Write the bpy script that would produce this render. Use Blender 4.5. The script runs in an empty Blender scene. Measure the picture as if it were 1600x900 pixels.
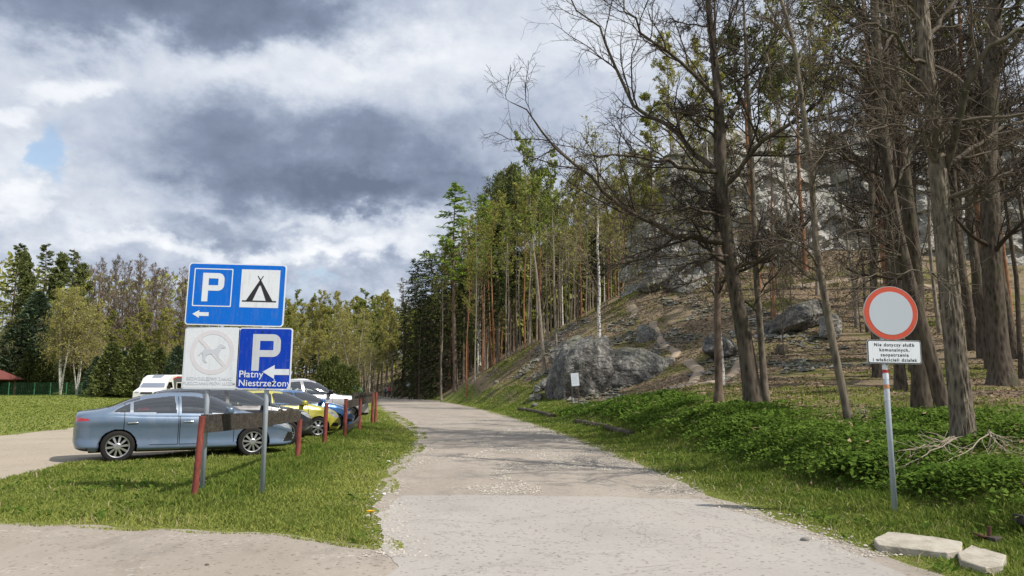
import bpy, bmesh, math, random
import numpy as np
from mathutils import Vector, Matrix

# ------------------------------------------------------------------ camera, sky, sun, exposure
S = bpy.context.scene
COL = S.collection
R = math.radians
F = 1142.0                      # focal length in pixels of a 1600 x 900 frame
PITCH = R(7.73)
CAMZ = 1.55
cd = bpy.data.cameras.new('camera'); cam = bpy.data.objects.new('camera', cd); COL.objects.link(cam)
cam.location = (0, 0, CAMZ); cam.rotation_euler = (R(90) + PITCH, 0, 0)
cd.sensor_width = 36; cd.lens = F / 1600 * 36; cd.clip_start = 0.05; cd.clip_end = 8000
S.camera = cam

SUN_EL = R(50); SUN_DIR = Vector((0.88, -0.474, 0)).normalized()      # towards the sun, on the ground plane
sl = bpy.data.lights.new('sun', 'SUN'); sl.energy = 4.6; sl.angle = R(0.53); sl.color = (1.0, 0.94, 0.85)
so = bpy.data.objects.new('sun', sl); COL.objects.link(so)
sd = Vector((SUN_DIR.x * math.cos(SUN_EL), SUN_DIR.y * math.cos(SUN_EL), math.sin(SUN_EL)))
so.rotation_euler = sd.to_track_quat('Z', 'Y').to_euler(); so.location = sd * 60

S.view_settings.view_transform = 'Standard'; S.view_settings.look = 'None'
S.view_settings.exposure = 0.10; S.view_settings.gamma = 1.0; S.view_settings.use_curve_mapping = False
S.render.engine = 'CYCLES'
S.cycles.max_bounces = 5; S.cycles.diffuse_bounces = 3; S.cycles.glossy_bounces = 3
S.cycles.transmission_bounces = 4; S.cycles.transparent_max_bounces = 8
S.cycles.caustics_reflective = False; S.cycles.caustics_refractive = False
S.cycles.use_denoising = True; S.render.filter_size = 1.1


def pix(px, py, d):
    """world point seen at pixel (px, py) of the 1600 x 900 frame, d metres ahead of the camera"""
    u = (px - 800) / F; v = (450 - py) / F
    y = math.cos(PITCH) - v * math.sin(PITCH); z = math.sin(PITCH) + v * math.cos(PITCH)
    return Vector((u / y * d, d, CAMZ + z / y * d))


def gnd(px, py, z=0.0):
    a = pix(px, py, 1.0) - Vector((0, 0, CAMZ))
    return Vector((a.x, a.y, a.z)) * ((z - CAMZ) / a.z) + Vector((0, 0, CAMZ))


# node helpers ------------------------------------------------------
class NT:
    def __init__(s, tree): s.t = tree; s.n = tree.nodes; s.l = tree.links
    def new(s, kind, **kw):
        n = s.n.new(kind)
        for k, v in kw.items(): setattr(n, k, v)
        return n
    def put(s, sock, v):
        if isinstance(v, bpy.types.NodeSocket): s.l.new(v, sock)
        elif v is not None: sock.default_value = v
    def math(s, op, a, b=None, c=None, clamp=False):
        n = s.new('ShaderNodeMath', operation=op, use_clamp=clamp)
        for i, v in enumerate((a, b, c)):
            if v is not None: s.put(n.inputs[i], v)
        return n.outputs[0]
    def vmath(s, op, a, b=None):
        n = s.new('ShaderNodeVectorMath', operation=op)
        s.put(n.inputs[0], a)
        if b is not None: s.put(n.inputs[1], b)
        return n.outputs[0]
    def noise(s, vec, scale, detail=4, rough=0.55, dist=0.0, color=False):
        n = s.new('ShaderNodeTexNoise'); s.put(n.inputs['Vector'], vec)
        n.inputs['Scale'].default_value = scale; n.inputs['Detail'].default_value = detail
        n.inputs['Roughness'].default_value = rough; n.inputs['Distortion'].default_value = dist
        return n.outputs['Color'] if color else n.outputs['Fac']
    def voro(s, vec, scale, feature='F1', out='Distance', rnd=1.0):
        n = s.new('ShaderNodeTexVoronoi', feature=feature); s.put(n.inputs['Vector'], vec)
        n.inputs['Scale'].default_value = scale; n.inputs['Randomness'].default_value = rnd
        return n.outputs[out]
    def ramp(s, fac, stops, mode='LINEAR'):
        n = s.new('ShaderNodeValToRGB'); n.color_ramp.interpolation = mode; s.put(n.inputs[0], fac)
        e = n.color_ramp.elements
        while len(e) < len(stops): e.new(0.5)
        for k, (p, c) in enumerate(stops):
            e[k].position = p; e[k].color = (*c, 1) if not np.isscalar(c) else (c, c, c, 1)
        return n.outputs[0]
    def mix(s, fac, a, b, mode='MIX'):
        n = s.new('ShaderNodeMix', data_type='RGBA', blend_type=mode); s.put(n.inputs[0], fac)
        s.put(n.inputs[6], (*a, 1) if isinstance(a, tuple) else a); s.put(n.inputs[7], (*b, 1) if isinstance(b, tuple) else b)
        return n.outputs[2]
    def step(s, v, lo, hi):
        n = s.new('ShaderNodeMapRange', interpolation_type='SMOOTHSTEP'); s.put(n.inputs[0], v)
        n.inputs[1].default_value = lo; n.inputs[2].default_value = hi
        return n.outputs[0]
    def mapping(s, vec, scale=(1, 1, 1), rot=(0, 0, 0)):
        n = s.new('ShaderNodeMapping'); s.put(n.inputs['Vector'], vec)
        n.inputs['Scale'].default_value = scale; n.inputs['Rotation'].default_value = rot
        return n.outputs[0]


# world: Nishita sky, with a layer of spring cumulus laid out by compass direction -----------
W = bpy.data.worlds.new('World'); S.world = W; W.use_nodes = True
w = NT(W.node_tree); w.n.clear()
out = w.new('ShaderNodeOutputWorld'); bg = w.new('ShaderNodeBackground'); w.l.new(bg.outputs[0], out.inputs[0])
bg.inputs[1].default_value = 0.1
sky = w.new('ShaderNodeTexSky', sky_type='NISHITA', sun_disc=False)
sky.sun_elevation = SUN_EL; sky.sun_rotation = math.atan2(SUN_DIR.x, SUN_DIR.y); sky.altitude = 300
tc = w.new('ShaderNodeTexCoord'); D = tc.outputs['Generated']
sep = w.new('ShaderNodeSeparateXYZ'); w.l.new(D, sep.inputs[0])
yy = w.math('MAXIMUM', sep.outputs[1], 0.06)
U0 = w.math('DIVIDE', sep.outputs[0], yy); V0 = w.math('DIVIDE', sep.outputs[2], yy)
flat = w.mapping(D, (1, 1, 1.45))
n1 = w.new('ShaderNodeTexNoise'); w.l.new(flat, n1.inputs['Vector']); n1.inputs['Scale'].default_value = 3.2
n1.inputs['Detail'].default_value = 7; n1.inputs['Roughness'].default_value = 0.58
sc = w.new('ShaderNodeSeparateColor'); w.l.new(n1.outputs['Color'], sc.inputs[0])
n2 = w.noise(flat, 8.0, 9, 0.62, 0.15)
n3 = w.new('ShaderNodeTexNoise'); w.l.new(flat, n3.inputs['Vector']); n3.inputs['Scale'].default_value = 11.0
n3.inputs['Detail'].default_value = 6; n3.inputs['Roughness'].default_value = 0.6
sc3 = w.new('ShaderNodeSeparateColor'); w.l.new(n3.outputs['Color'], sc3.inputs[0])
U = w.math('ADD', U0, w.math('ADD', w.math('MULTIPLY', w.math('SUBTRACT', sc.outputs[0], 0.5), 0.26), w.math('MULTIPLY', w.math('SUBTRACT', sc3.outputs[0], 0.5), 0.13)))
V = w.math('ADD', V0, w.math('ADD', w.math('MULTIPLY', w.math('SUBTRACT', sc.outputs[1], 0.5), 0.20), w.math('MULTIPLY', w.math('SUBTRACT', sc3.outputs[1], 0.5), 0.13)))


def blob(px, py, a, b, wt, ang=0.0):
    p = pix(px, py, 1.0); u0 = p.x; v0 = p.z - CAMZ; ca, sa = math.cos(R(ang)), math.sin(R(ang))
    du = w.math('SUBTRACT', U, u0); dv = w.math('SUBTRACT', V, v0)
    ru = w.math('ADD', w.math('MULTIPLY', du, ca), w.math('MULTIPLY', dv, sa))
    rv = w.math('SUBTRACT', w.math('MULTIPLY', dv, ca), w.math('MULTIPLY', du, sa))
    ru = w.math('DIVIDE', ru, a / F); rv = w.math('DIVIDE', rv, b / F)
    q = w.math('ADD', w.math('MULTIPLY', ru, ru), w.math('MULTIPLY', rv, rv))
    q = w.math('MULTIPLY', q, q)                              # flat-topped
    return w.math('MULTIPLY', w.math('EXPONENT', w.math('MULTIPLY', q, -1.0)), wt)


def total(items):
    acc = None
    for it in items:
        b = blob(*it); acc = b if acc is None else w.math('ADD', acc, b)
    return acc


# + = sunlit, - = heavy grey base     (px, py, half width, half height, weight, tilt)
shade = total([
    (220, 20, 390, 72, -0.48, 0), (430, 30, 170, 50, -0.10, 0),
    (640, 105, 400, 55, 0.15, 4), (230, 118, 190, 36, 0.06, 0), (590, 65, 110, 50, 0.16, 0), (900, 60, 240, 120, 0.10, 0),
    (500, 250, 300, 90, -0.28, -8), (450, 300, 230, 52, -0.20, -6), (640, 315, 230, 50, -0.18, 0), (700, 220, 250, 110, -0.12, 0), (290, 225, 110, 70, -0.14, 0),
    (140, 300, 130, 60, -0.02, 0), (345, 372, 110, 26, -0.26, 0),
    (105, 135, 70, 26, 0.26, 0), (20, 172, 45, 22, 0.22, 0), (65, 325, 42, 38, 0.30, 0), (20, 270, 60, 60, 0.12, 0),
    (330, 402, 220, 20, 0.26, 0), (590, 392, 110, 26, 0.26, 4), (150, 390, 200, 30, 0.10, 0), (560, 440, 120, 30, -0.12, 0), (500, 360, 80, 12, 0.18, 0)])
hole = total([(95, 232, 38, 56, 0.95, 8), (40, 150, 40, 26, 0.35, 0), (500, 445, 60, 14, 0.45, 0), (-60, 260, 60, 90, 0.6, 0)])
B = w.math('ADD', w.math('ADD', shade, 0.605), w.math('MULTIPLY', w.math('SUBTRACT', n2, 0.5), 0.56))
puff = w.math('SUBTRACT', w.math('ABSOLUTE', w.math('SUBTRACT', w.math('MULTIPLY', sc3.outputs[2], 2.0), 1.0)), 0.16)                       # cauliflower heads
B = w.math('ADD', B, w.math('MULTIPLY', puff, w.math('ADD', 0.22, w.math('MULTIPLY', w.step(V0, 0.42, 0.05), 0.50))))
B = w.math('ADD', B, w.math('MULTIPLY', w.math('SUBTRACT', sc.outputs[2], 0.5), 0.40), clamp=True)
cl = w.ramp(B, [(0.0, (0.150, 0.190, 0.270)), (0.25, (0.240, 0.290, 0.395)), (0.5, (0.45, 0.51, 0.625)), (0.75, (0.68, 0.725, 0.80)), (1.0, (0.90, 0.92, 0.96))])
cl10 = w.mix(1.0, cl, (10.0, 10.0, 10.0), 'MULTIPLY')
blue = w.mix(1.0, sky.outputs[0], (1.7, 1.7, 1.6), 'MULTIPLY')
hm = w.step(w.math('ADD', hole, w.math('MULTIPLY', w.math('SUBTRACT', n2, 0.5), 1.2)), 0.15, 0.95)
w.l.new(w.mix(w.math('MULTIPLY', hm, 0.75), cl10, blue), bg.inputs[0])

# ------------------------------------------------------------------ numpy helpers
rng = np.random.default_rng(7)


def hash3(ix, iy, iz, seed):
    h = (ix * 374761393 + iy * 668265263 + iz * 2147483647 + seed * 1274126177) & 0xFFFFFFFF
    h = ((h ^ (h >> 13)) * 1274126177) & 0xFFFFFFFF
    h = (h ^ (h >> 16)) & 0xFFFFFFFF
    return h.astype(np.float64) / 4294967295.0


def vnoise(p, seed=0):
    p = np.asarray(p, float); i = np.floor(p).astype(np.int64); f = p - i; f = f * f * (3 - 2 * f)
    r = np.zeros(len(p))
    for dx in (0, 1):
        for dy in (0, 1):
            for dz in (0, 1):
                wgt = (f[:, 0] if dx else 1 - f[:, 0]) * (f[:, 1] if dy else 1 - f[:, 1]) * (f[:, 2] if dz else 1 - f[:, 2])
                r += wgt * hash3(i[:, 0] + dx, i[:, 1] + dy, i[:, 2] + dz, seed)
    return r * 2 - 1


def fbm(p, octaves=4, seed=0, gain=0.5):
    p = np.asarray(p, float); r = np.zeros(len(p)); a = 1.0; s = 0
    for o in range(octaves):
        r += a * vnoise(p * 2.03 ** o + 17.3 * o, seed + o); s += a; a *= gain
    return r / s


def fbm2(x, y, sc, octaves=4, seed=0):
    x = np.asarray(x, float).ravel(); y = np.asarray(y, float).ravel()
    return fbm(np.stack([x * sc, y * sc, np.zeros_like(x) + seed * 3.7], 1), octaves, seed)


def sstep(a, b, v):
    t = np.clip((np.asarray(v, float) - a) / (b - a), 0, 1); return t * t * (3 - 2 * t)


def mesh_np(name, V, faces, mats, fmat=None, smooth=True, rnd=None):
    """faces: list of int arrays (n, k); one mesh from arrays"""
    me = bpy.data.meshes.new(name)
    V = np.ascontiguousarray(V, np.float32)
    me.vertices.add(len(V)); me.vertices.foreach_set('co', V.ravel())
    faces = [f for f in faces if len(f)]
    nl = sum(f.size for f in faces); npoly = sum(len(f) for f in faces)
    me.loops.add(nl); me.loops.foreach_set('vertex_index', np.concatenate([f.ravel() for f in faces]).astype(np.int32))
    tot = np.concatenate([np.full(len(f), f.shape[1], np.int32) for f in faces])
    st = np.concatenate([[0], np.cumsum(tot)[:-1]]).astype(np.int32)
    me.polygons.add(npoly); me.polygons.foreach_set('loop_start', st)
    try: me.polygons.foreach_set('loop_total', tot)
    except Exception: pass
    if fmat is not None: me.polygons.foreach_set('material_index', np.asarray(fmat, np.int32))
    me.polygons.foreach_set('use_smooth', np.full(npoly, bool(smooth)))
    if rnd is not None:
        a = me.attributes.new('rnd', 'FLOAT', 'POINT'); a.data.foreach_set('value', np.asarray(rnd, np.float32))
    for m in (mats if isinstance(mats, (list, tuple)) else [mats]): me.materials.append(m)
    me.update(calc_edges=True); me.validate(verbose=False)
    return me


def link(name, me, parent=None, loc=None, label=None):
    o = bpy.data.objects.new(name, me); COL.objects.link(o)
    if parent is not None: o.parent = parent
    if loc is not None: o.location = loc
    if label: o['label'] = label
    return o


def tag(o, label=None, cat=None, group=None, kind=None):
    if label: o['label'] = label
    if cat: o['category'] = cat
    if group: o['group'] = group
    if kind: o['kind'] = kind
    return o


def thing(name, label, cat, loc=(0, 0, 0), rz=0.0, group=None):
    o = bpy.data.objects.new(name, None); COL.objects.link(o)
    o.empty_display_size = 0.2; o.location = loc; o.rotation_euler = (0, 0, rz)
    return tag(o, label, cat, group)


class MB:
    """collects shapes into one mesh"""
    def __init__(s): s.v = []; s.f = []; s.n = 0; s.m = []
    def add(s, V, faces, m=0):
        V = np.asarray(V, float); s.v.append(V)
        for f in faces:
            f = np.asarray(f, int)
            if f.ndim == 1: f = f[None]
            s.f.append(f + s.n); s.m.append(np.full(len(f), m))
        s.n += len(V); return s
    def box(s, c, size, m=0, rot=None, bevel=0.0):
        bm = bmesh.new(); bmesh.ops.create_cube(bm, size=1.0)
        bmesh.ops.scale(bm, vec=size, verts=bm.verts)
        if bevel: bmesh.ops.bevel(bm, geom=bm.edges[:], offset=bevel, segments=2, affect='EDGES', profile=0.6)
        M = Matrix.Translation(c) @ (rot if rot is not None else Matrix.Identity(4))
        bm.transform(M); s.bm(bm, m); return s
    def bm(s, bm, m=0):
        bm.verts.ensure_lookup_table(); bm.verts.index_update()
        V = [v.co[:] for v in bm.verts]
        s.add(V, [[v.index for v in f.verts] for f in bm.faces], m); bm.free()
    def poly(s, pts3, m=0): s.add(pts3, [list(range(len(pts3)))], m); return s
    def tube(s, pts, rad, k=10, m=0, cap=True):
        pts = np.asarray(pts, float)[None]; rad = np.broadcast_to(np.asarray(rad, float), pts.shape[1:2])[None]
        V, q = tubes(pts, rad, k); s.add(V, [q], m)
        if cap:
            n = pts.shape[1]; s.f.append(np.arange(k)[None, ::-1] + s.n - len(V)); s.m.append(np.array([m]))
            s.f.append(np.arange(k)[None] + s.n - k); s.m.append(np.array([m]))
        return s
    def lathe(s, prof, k=40, axis='y', c=(0, 0, 0), m=0, closed=False):
        prof = np.asarray(prof, float); n = len(prof); a = np.linspace(0, 2 * np.pi, k, endpoint=False)
        V = np.zeros((n, k, 3)); r = prof[:, 0][:, None]; h = prof[:, 1][:, None]
        ax = {'y': (0, 2, 1), 'z': (0, 1, 2), 'x': (1, 2, 0)}[axis]
        V[:, :, ax[0]] = r * np.cos(a); V[:, :, ax[1]] = r * np.sin(a); V[:, :, ax[2]] = h
        i = np.arange(n - 1)[:, None] * k; j = np.arange(k)[None]; j2 = (j + 1) % k
        q = np.stack([i + j, i + j2, i + k + j2, i + k + j], -1).reshape(-1, 4)
        s.add(V.reshape(-1, 3) + np.asarray(c), [q], m); return s
    def mesh(s, name, mats, smooth=False):
        by = {}
        for f, m in zip(s.f, s.m): by.setdefault(f.shape[1], []).append((f, m))
        F_ = [np.concatenate([a for a, _ in v]) for v in by.values()]; M_ = [np.concatenate([b for _, b in v]) for v in by.values()]
        return mesh_np(name, np.concatenate(s.v), F_, mats, np.concatenate(M_), smooth)
    def build(s, name, mats, parent=None, smooth=False, label=None):
        return link(name, s.mesh(name, mats, smooth), parent, label=label)


def tubes(P, Rd, k):
    """P (N,S,3) centre lines, Rd (N,S) radii -> ring vertices and quads"""
    N, S_, _ = P.shape
    T = np.gradient(P, axis=1); T /= np.linalg.norm(T, axis=2, keepdims=True) + 1e-9
    md = P[:, -1] - P[:, 0]; md /= np.linalg.norm(md, axis=1, keepdims=True) + 1e-9
    ref = np.where((np.abs(md[:, 2]) > 0.8)[:, None], np.array([1.0, 0, 0]), np.array([0, 0, 1.0]))[:, None, :]
    A = np.cross(T, ref); A /= np.linalg.norm(A, axis=2, keepdims=True) + 1e-9
    Bv = np.cross(T, A)
    a = np.linspace(0, 2 * np.pi, k, endpoint=False)
    V = P[:, :, None, :] + Rd[:, :, None, None] * (np.cos(a)[None, None, :, None] * A[:, :, None, :] + np.sin(a)[None, None, :, None] * Bv[:, :, None, :])
    i = (np.arange(N)[:, None, None] * S_ + np.arange(S_ - 1)[None, :, None]) * k
    j = np.arange(k)[None, None]; j2 = (j + 1) % k
    q = np.stack([i + j, i + j2, i + k + j2, i + k + j], -1).reshape(-1, 4)
    return V.reshape(-1, 3), q


def pchip(xk, yk, x):
    xk = np.asarray(xk, float); yk = np.asarray(yk, float); x = np.asarray(x, float)
    h = np.diff(xk); dl = np.diff(yk) / h; m = np.zeros_like(xk)
    for i in range(1, len(xk) - 1):
        if dl[i - 1] * dl[i] > 0:
            w1 = 2 * h[i] + h[i - 1]; w2 = h[i] + 2 * h[i - 1]; m[i] = (w1 + w2) / (w1 / dl[i - 1] + w2 / dl[i])
    m[0] = dl[0]; m[-1] = dl[-1]
    k = np.clip(np.searchsorted(xk, x) - 1, 0, len(h) - 1); t = (x - xk[k]) / h[k]; t = np.clip(t, 0, 1)
    return (yk[k] * (1 + 2 * t) * (1 - t) ** 2 + h[k] * m[k] * t * (1 - t) ** 2 + yk[k + 1] * t * t * (3 - 2 * t) + h[k] * m[k + 1] * t * t * (t - 1))


def inpoly(x, y, poly):
    x = np.asarray(x); y = np.asarray(y); r = np.zeros(x.shape, bool); n = len(poly)
    for i in range(n):
        x1, y1 = poly[i][0], poly[i][1]; x2, y2 = poly[(i + 1) % n][0], poly[(i + 1) % n][1]
        c = ((y1 > y) != (y2 > y)) & (x < (x2 - x1) * (y - y1) / ((y2 - y1) if y2 != y1 else 1e-9) + x1); r ^= c
    return r


def pdist(x, y, poly):
    x = np.asarray(x, float); y = np.asarray(y, float); d = np.full(x.shape, 1e9); n = len(poly)
    for i in range(n):
        a = np.array(poly[i][:2], float); b = np.array(poly[(i + 1) % n][:2], float); ab = b - a
        t = np.clip(((x - a[0]) * ab[0] + (y - a[1]) * ab[1]) / (ab @ ab + 1e-12), 0, 1)
        d = np.minimum(d, np.hypot(x - a[0] - t * ab[0], y - a[1] - t * ab[1]))
    return d


def ldist(x, y, line):
    x = np.asarray(x, float); y = np.asarray(y, float); d = np.full(x.shape, 1e9)
    for a, b in zip(line[:-1], line[1:]):
        a = np.array(a[:2], float); b = np.array(b[:2], float); ab = b - a
        t = np.clip(((x - a[0]) * ab[0] + (y - a[1]) * ab[1]) / (ab @ ab + 1e-12), 0, 1)
        d = np.minimum(d, np.hypot(x - a[0] - t * ab[0], y - a[1] - t * ab[1]))
    return d


# ------------------------------------------------------------------ materials
def material(name):
    m = bpy.data.materials.new(name); m.use_nodes = True; t = NT(m.node_tree)
    p = m.node_tree.nodes['Principled BSDF']; t.p = p
    return m, t


def bump(t, h, strength=0.5, dist=0.02):
    b = t.new('ShaderNodeBump'); b.inputs['Strength'].default_value = strength; b.inputs['Distance'].default_value = dist
    t.put(b.inputs['Height'], h); t.l.new(b.outputs[0], t.p.inputs['Normal'])


def plain(name, col, rough=0.6, metal=0.0, var=0.12, scale=9.0, coat=0.0, spec=0.5, bmp=0.0):
    m, t = material(name); tc = t.new('ShaderNodeTexCoord').outputs['Object']
    n = t.noise(tc, scale, 5, 0.6)
    c = t.mix(n, tuple(x * (1 - var) for x in col), tuple(min(1, x * (1 + var)) for x in col))
    t.l.new(c, t.p.inputs['Base Color']); t.p.inputs['Roughness'].default_value = rough; t.p.inputs['Metallic'].default_value = metal
    t.p.inputs['Coat Weight'].default_value = coat; t.p.inputs['Specular IOR Level'].default_value = spec
    if coat: t.p.inputs['Coat Roughness'].default_value = 0.04
    if bmp: bump(t, t.noise(tc, scale * 4, 4), bmp, 0.01)
    return m


def foliage_mat(name, c1, c2, trans=0.35, rough=0.7):
    m, t = material(name); t.n.remove(t.p)
    a = t.new('ShaderNodeAttribute', attribute_name='rnd')
    c = t.mix(a.outputs['Fac'], c1, c2)
    d = t.new('ShaderNodeBsdfDiffuse'); tr = t.new('ShaderNodeBsdfTranslucent'); mx = t.new('ShaderNodeMixShader')
    t.l.new(c, d.inputs[0]); t.l.new(c, tr.inputs[0]); mx.inputs[0].default_value = trans
    t.l.new(d.outputs[0], mx.inputs[1]); t.l.new(tr.outputs[0], mx.inputs[2])
    t.l.new(mx.outputs[0], m.node_tree.nodes['Material Output'].inputs[0])
    return m


def bark_mat(name, c1, c2, scale=6.0, stretch=0.30, bmp=0.8, dist=0.03, moss=None):
    m, t = material(name); tc = t.new('ShaderNodeTexCoord').outputs['Object']
    q = t.mapping(tc, (1, 1, stretch)); n = t.noise(q, scale, 6, 0.65, 0.4); v = t.voro(q, scale * 2.2)
    h = t.math('ADD', t.math('MULTIPLY', n, 0.7), t.math('MULTIPLY', v, 0.5))
    c = t.ramp(h, [(0.3, c1), (0.72, c2)])
    if moss:
        mn = t.step(t.noise(tc, 0.9, 3), 0.5, 0.72); c = t.mix(t.math('MULTIPLY', mn, 0.6), c, moss)
    t.l.new(c, t.p.inputs['Base Color']); t.p.inputs['Roughness'].default_value = 0.92; t.p.inputs['Specular IOR Level'].default_value = 0.15
    bump(t, h, bmp, dist); return m


def birch_bark(name):
    m, t = material(name); tc = t.new('ShaderNodeTexCoord').outputs['Object']
    n = t.noise(t.mapping(tc, (2.2, 2.2, 5.5)), 2.6, 5, 0.6); k = t.step(n, 0.52, 0.60)
    c = t.mix(k, (0.62, 0.60, 0.55), (0.05, 0.045, 0.04))
    t.l.new(c, t.p.inputs['Base Color']); t.p.inputs['Roughness'].default_value = 0.8; return m


M = {}
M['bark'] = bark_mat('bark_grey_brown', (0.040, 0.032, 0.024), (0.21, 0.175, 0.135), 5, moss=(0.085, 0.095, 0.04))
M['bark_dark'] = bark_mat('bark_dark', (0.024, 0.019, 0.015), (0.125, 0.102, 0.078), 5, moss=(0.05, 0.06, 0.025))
M['bark_pale'] = bark_mat('bark_pale', (0.11, 0.09, 0.07), (0.30, 0.26, 0.21), 4)
M['bark_furrow'] = bark_mat('bark_furrowed', (0.018, 0.015, 0.012), (0.245, 0.205, 0.158), 11, 0.20, 1.0, 0.09, moss=(0.16, 0.150, 0.10))
M['bark_pine'] = bark_mat('bark_pine', (0.12, 0.055, 0.03), (0.36, 0.185, 0.105), 5)
M['bark_brown'] = bark_mat('bark_reddish', (0.045, 0.033, 0.026), (0.19, 0.142, 0.108), 4)
M['bark_birch'] = birch_bark('bark_birch')
M['twig_brown'] = plain('twig_brown', (0.235, 0.185, 0.14), 0.9, var=0.25, spec=0.1)
M['twig_dark'] = plain('twig_dark', (0.060, 0.048, 0.038), 0.9, var=0.3, spec=0.1)
M['twig_grey'] = plain('twig_grey', (0.13, 0.107, 0.082), 0.9, var=0.3, spec=0.1)
M['leaf_yellow'] = foliage_mat('leaf_yellow_green', (0.30, 0.29, 0.065), (0.55, 0.53, 0.16), 0.4)
M['leaf_fresh'] = foliage_mat('leaf_fresh_green', (0.17, 0.22, 0.045), (0.33, 0.38, 0.10), 0.4)
M['leaf_olive'] = foliage_mat('leaf_olive', (0.20, 0.215, 0.052), (0.40, 0.405, 0.11), 0.4)
M['leaf_gold'] = foliage_mat('leaf_gold', (0.32, 0.24, 0.04), (0.48, 0.38, 0.08), 0.4)
M['leaf_larch'] = foliage_mat('needle_larch', (0.16, 0.24, 0.035), (0.34, 0.45, 0.09), 0.35)
M['needle_dark'] = foliage_mat('needle_dark', (0.022, 0.036, 0.015), (0.070, 0.092, 0.034), 0.15)
M['needle_pine'] = foliage_mat('needle_pine', (0.075, 0.100, 0.036), (0.215, 0.240, 0.090), 0.2)
M['needle_juniper'] = foliage_mat('needle_juniper', (0.075, 0.100, 0.032), (0.215, 0.240, 0.085), 0.2)
M['needle_blue'] = foliage_mat('needle_blue', (0.05, 0.08, 0.05), (0.13, 0.17, 0.10), 0.2)
M['herb'] = foliage_mat('herb_leaf', (0.065, 0.130, 0.020), (0.200, 0.290, 0.055), 0.35)
M['blade'] = foliage_mat('grass_blade', (0.092, 0.158, 0.024), (0.370, 0.390, 0.105), 0.35)
M['litter'] = foliage_mat('leaf_litter', (0.12, 0.080, 0.048), (0.42, 0.315, 0.205), 0.15)
# ------------------------------------------------------------------ terrain
from mathutils.geometry import delaunay_2d_cdt
REDGE = [(5.6, -30), (4.9, -3), (4.3, 2), (3.75, 5), (3.42, 7.0), (3.25, 8.2), (2.85, 11), (2.42, 16), (1.93, 22), (0.6, 33), (-1.77, 50), (-5.0, 68), (-9.5, 88), (-16.5, 118), (-32, 150), (-70, 200), (-130, 260), (-500, 600)]
LEDGE = [(-1.2, 7.35), (-1.50, 8.6), (-1.85, 10.5), (-2.28, 14), (-2.40, 18.6), (-2.9, 23.5), (-4.3, 30), (-7.4, 44), (-11.0, 62), (-14.5, 80), (-21.5, 118), (-38, 150), (-76, 200)]
_ry = np.array([p[1] for p in REDGE]); _rx = np.array([p[0] for p in REDGE])
_ly = np.array([p[1] for p in LEDGE]); _lx = np.array([p[0] for p in LEDGE])


def xr(y): return np.interp(y, _ry, _rx)
def xl(y): return np.interp(y, _ly, _lx)
def sdr(x, y):
    y = np.asarray(y, float); s = (xr(y + 1.0) - xr(y - 1.0)) / 2
    return (np.asarray(x, float) - xr(y)) / np.sqrt(1 + s * s)


CP = []
for (px, py, d) in [(1402, 808, 8.9), (1505, 697, 13), (1328, 668, 17), (1178, 641, 22), (1122, 636, 24), (1600, 690, 12.5), (1600, 600, 25), (1400, 604, 26), (1250, 594, 30),
                    (1130, 594, 32), (1000, 614, 41), (870, 626, 43), (930, 630, 41.5), (830, 627, 44), (765, 622, 60), (700, 609, 74), (760, 580, 71), (850, 530, 68), (950, 481, 66), (1010, 446, 65),
                    (850, 592, 52), (900, 560, 55), (960, 522, 58), (1060, 542, 48), (1050, 482, 58), (1150, 530, 44), (1200, 480, 52), (1300, 545, 40), (1300, 455, 55), (1300, 388, 62), (1380, 392, 62), (1230, 425, 62), (1460, 405, 60), (1450, 565, 34), (1450, 490, 46),
                    (1600, 530, 36), (1600, 460, 50), (1150, 610, 28), (1300, 610, 24), (1100, 640, 24),
                    (660, 603, 112), (700, 598, 100), (780, 562, 98), (850, 525, 100), (930, 480, 100), (1010, 440, 100), (1200, 405, 95), (1400, 400, 90), (1700, 400, 85), (1900, 440, 55), (1900, 560, 30), (2000, 690, 12),
                    (620, 600, 150), (700, 560, 160), (850, 480, 170), (1010, 420, 170), (1300, 380, 170)]:
    CP.append(tuple(pix(px, py, d)))
for x, y in REDGE[:15]:
    CP.append((x + 0.8, y, 0.0)); CP.append((x - 8, y, 0.0)); CP.append((x - 30, y, 0.0))
for y in (-20, -8, 0, 5): CP.append((9 + 0.2 * abs(y), y, 0.45)); CP.append((20, y, 1.6))
CP += [(60, -20, 6), (80, 40, 14), (90, 90, 22), (60, 220, 24), (150, 150, 26), (0, 300, 10), (-200, 300, 3), (300, 0, 20), (300, 300, 24)]
CP = np.array(CP)
_d = np.linalg.norm(CP[:, None, :2] - CP[None, :, :2], axis=2)
_A = np.block([[-_d + np.eye(len(CP)) * 0.25, np.ones((len(CP), 1))], [np.ones((1, len(CP))), np.zeros((1, 1))]])
_w = np.linalg.solve(_A, np.concatenate([CP[:, 2], [0]]))


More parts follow.
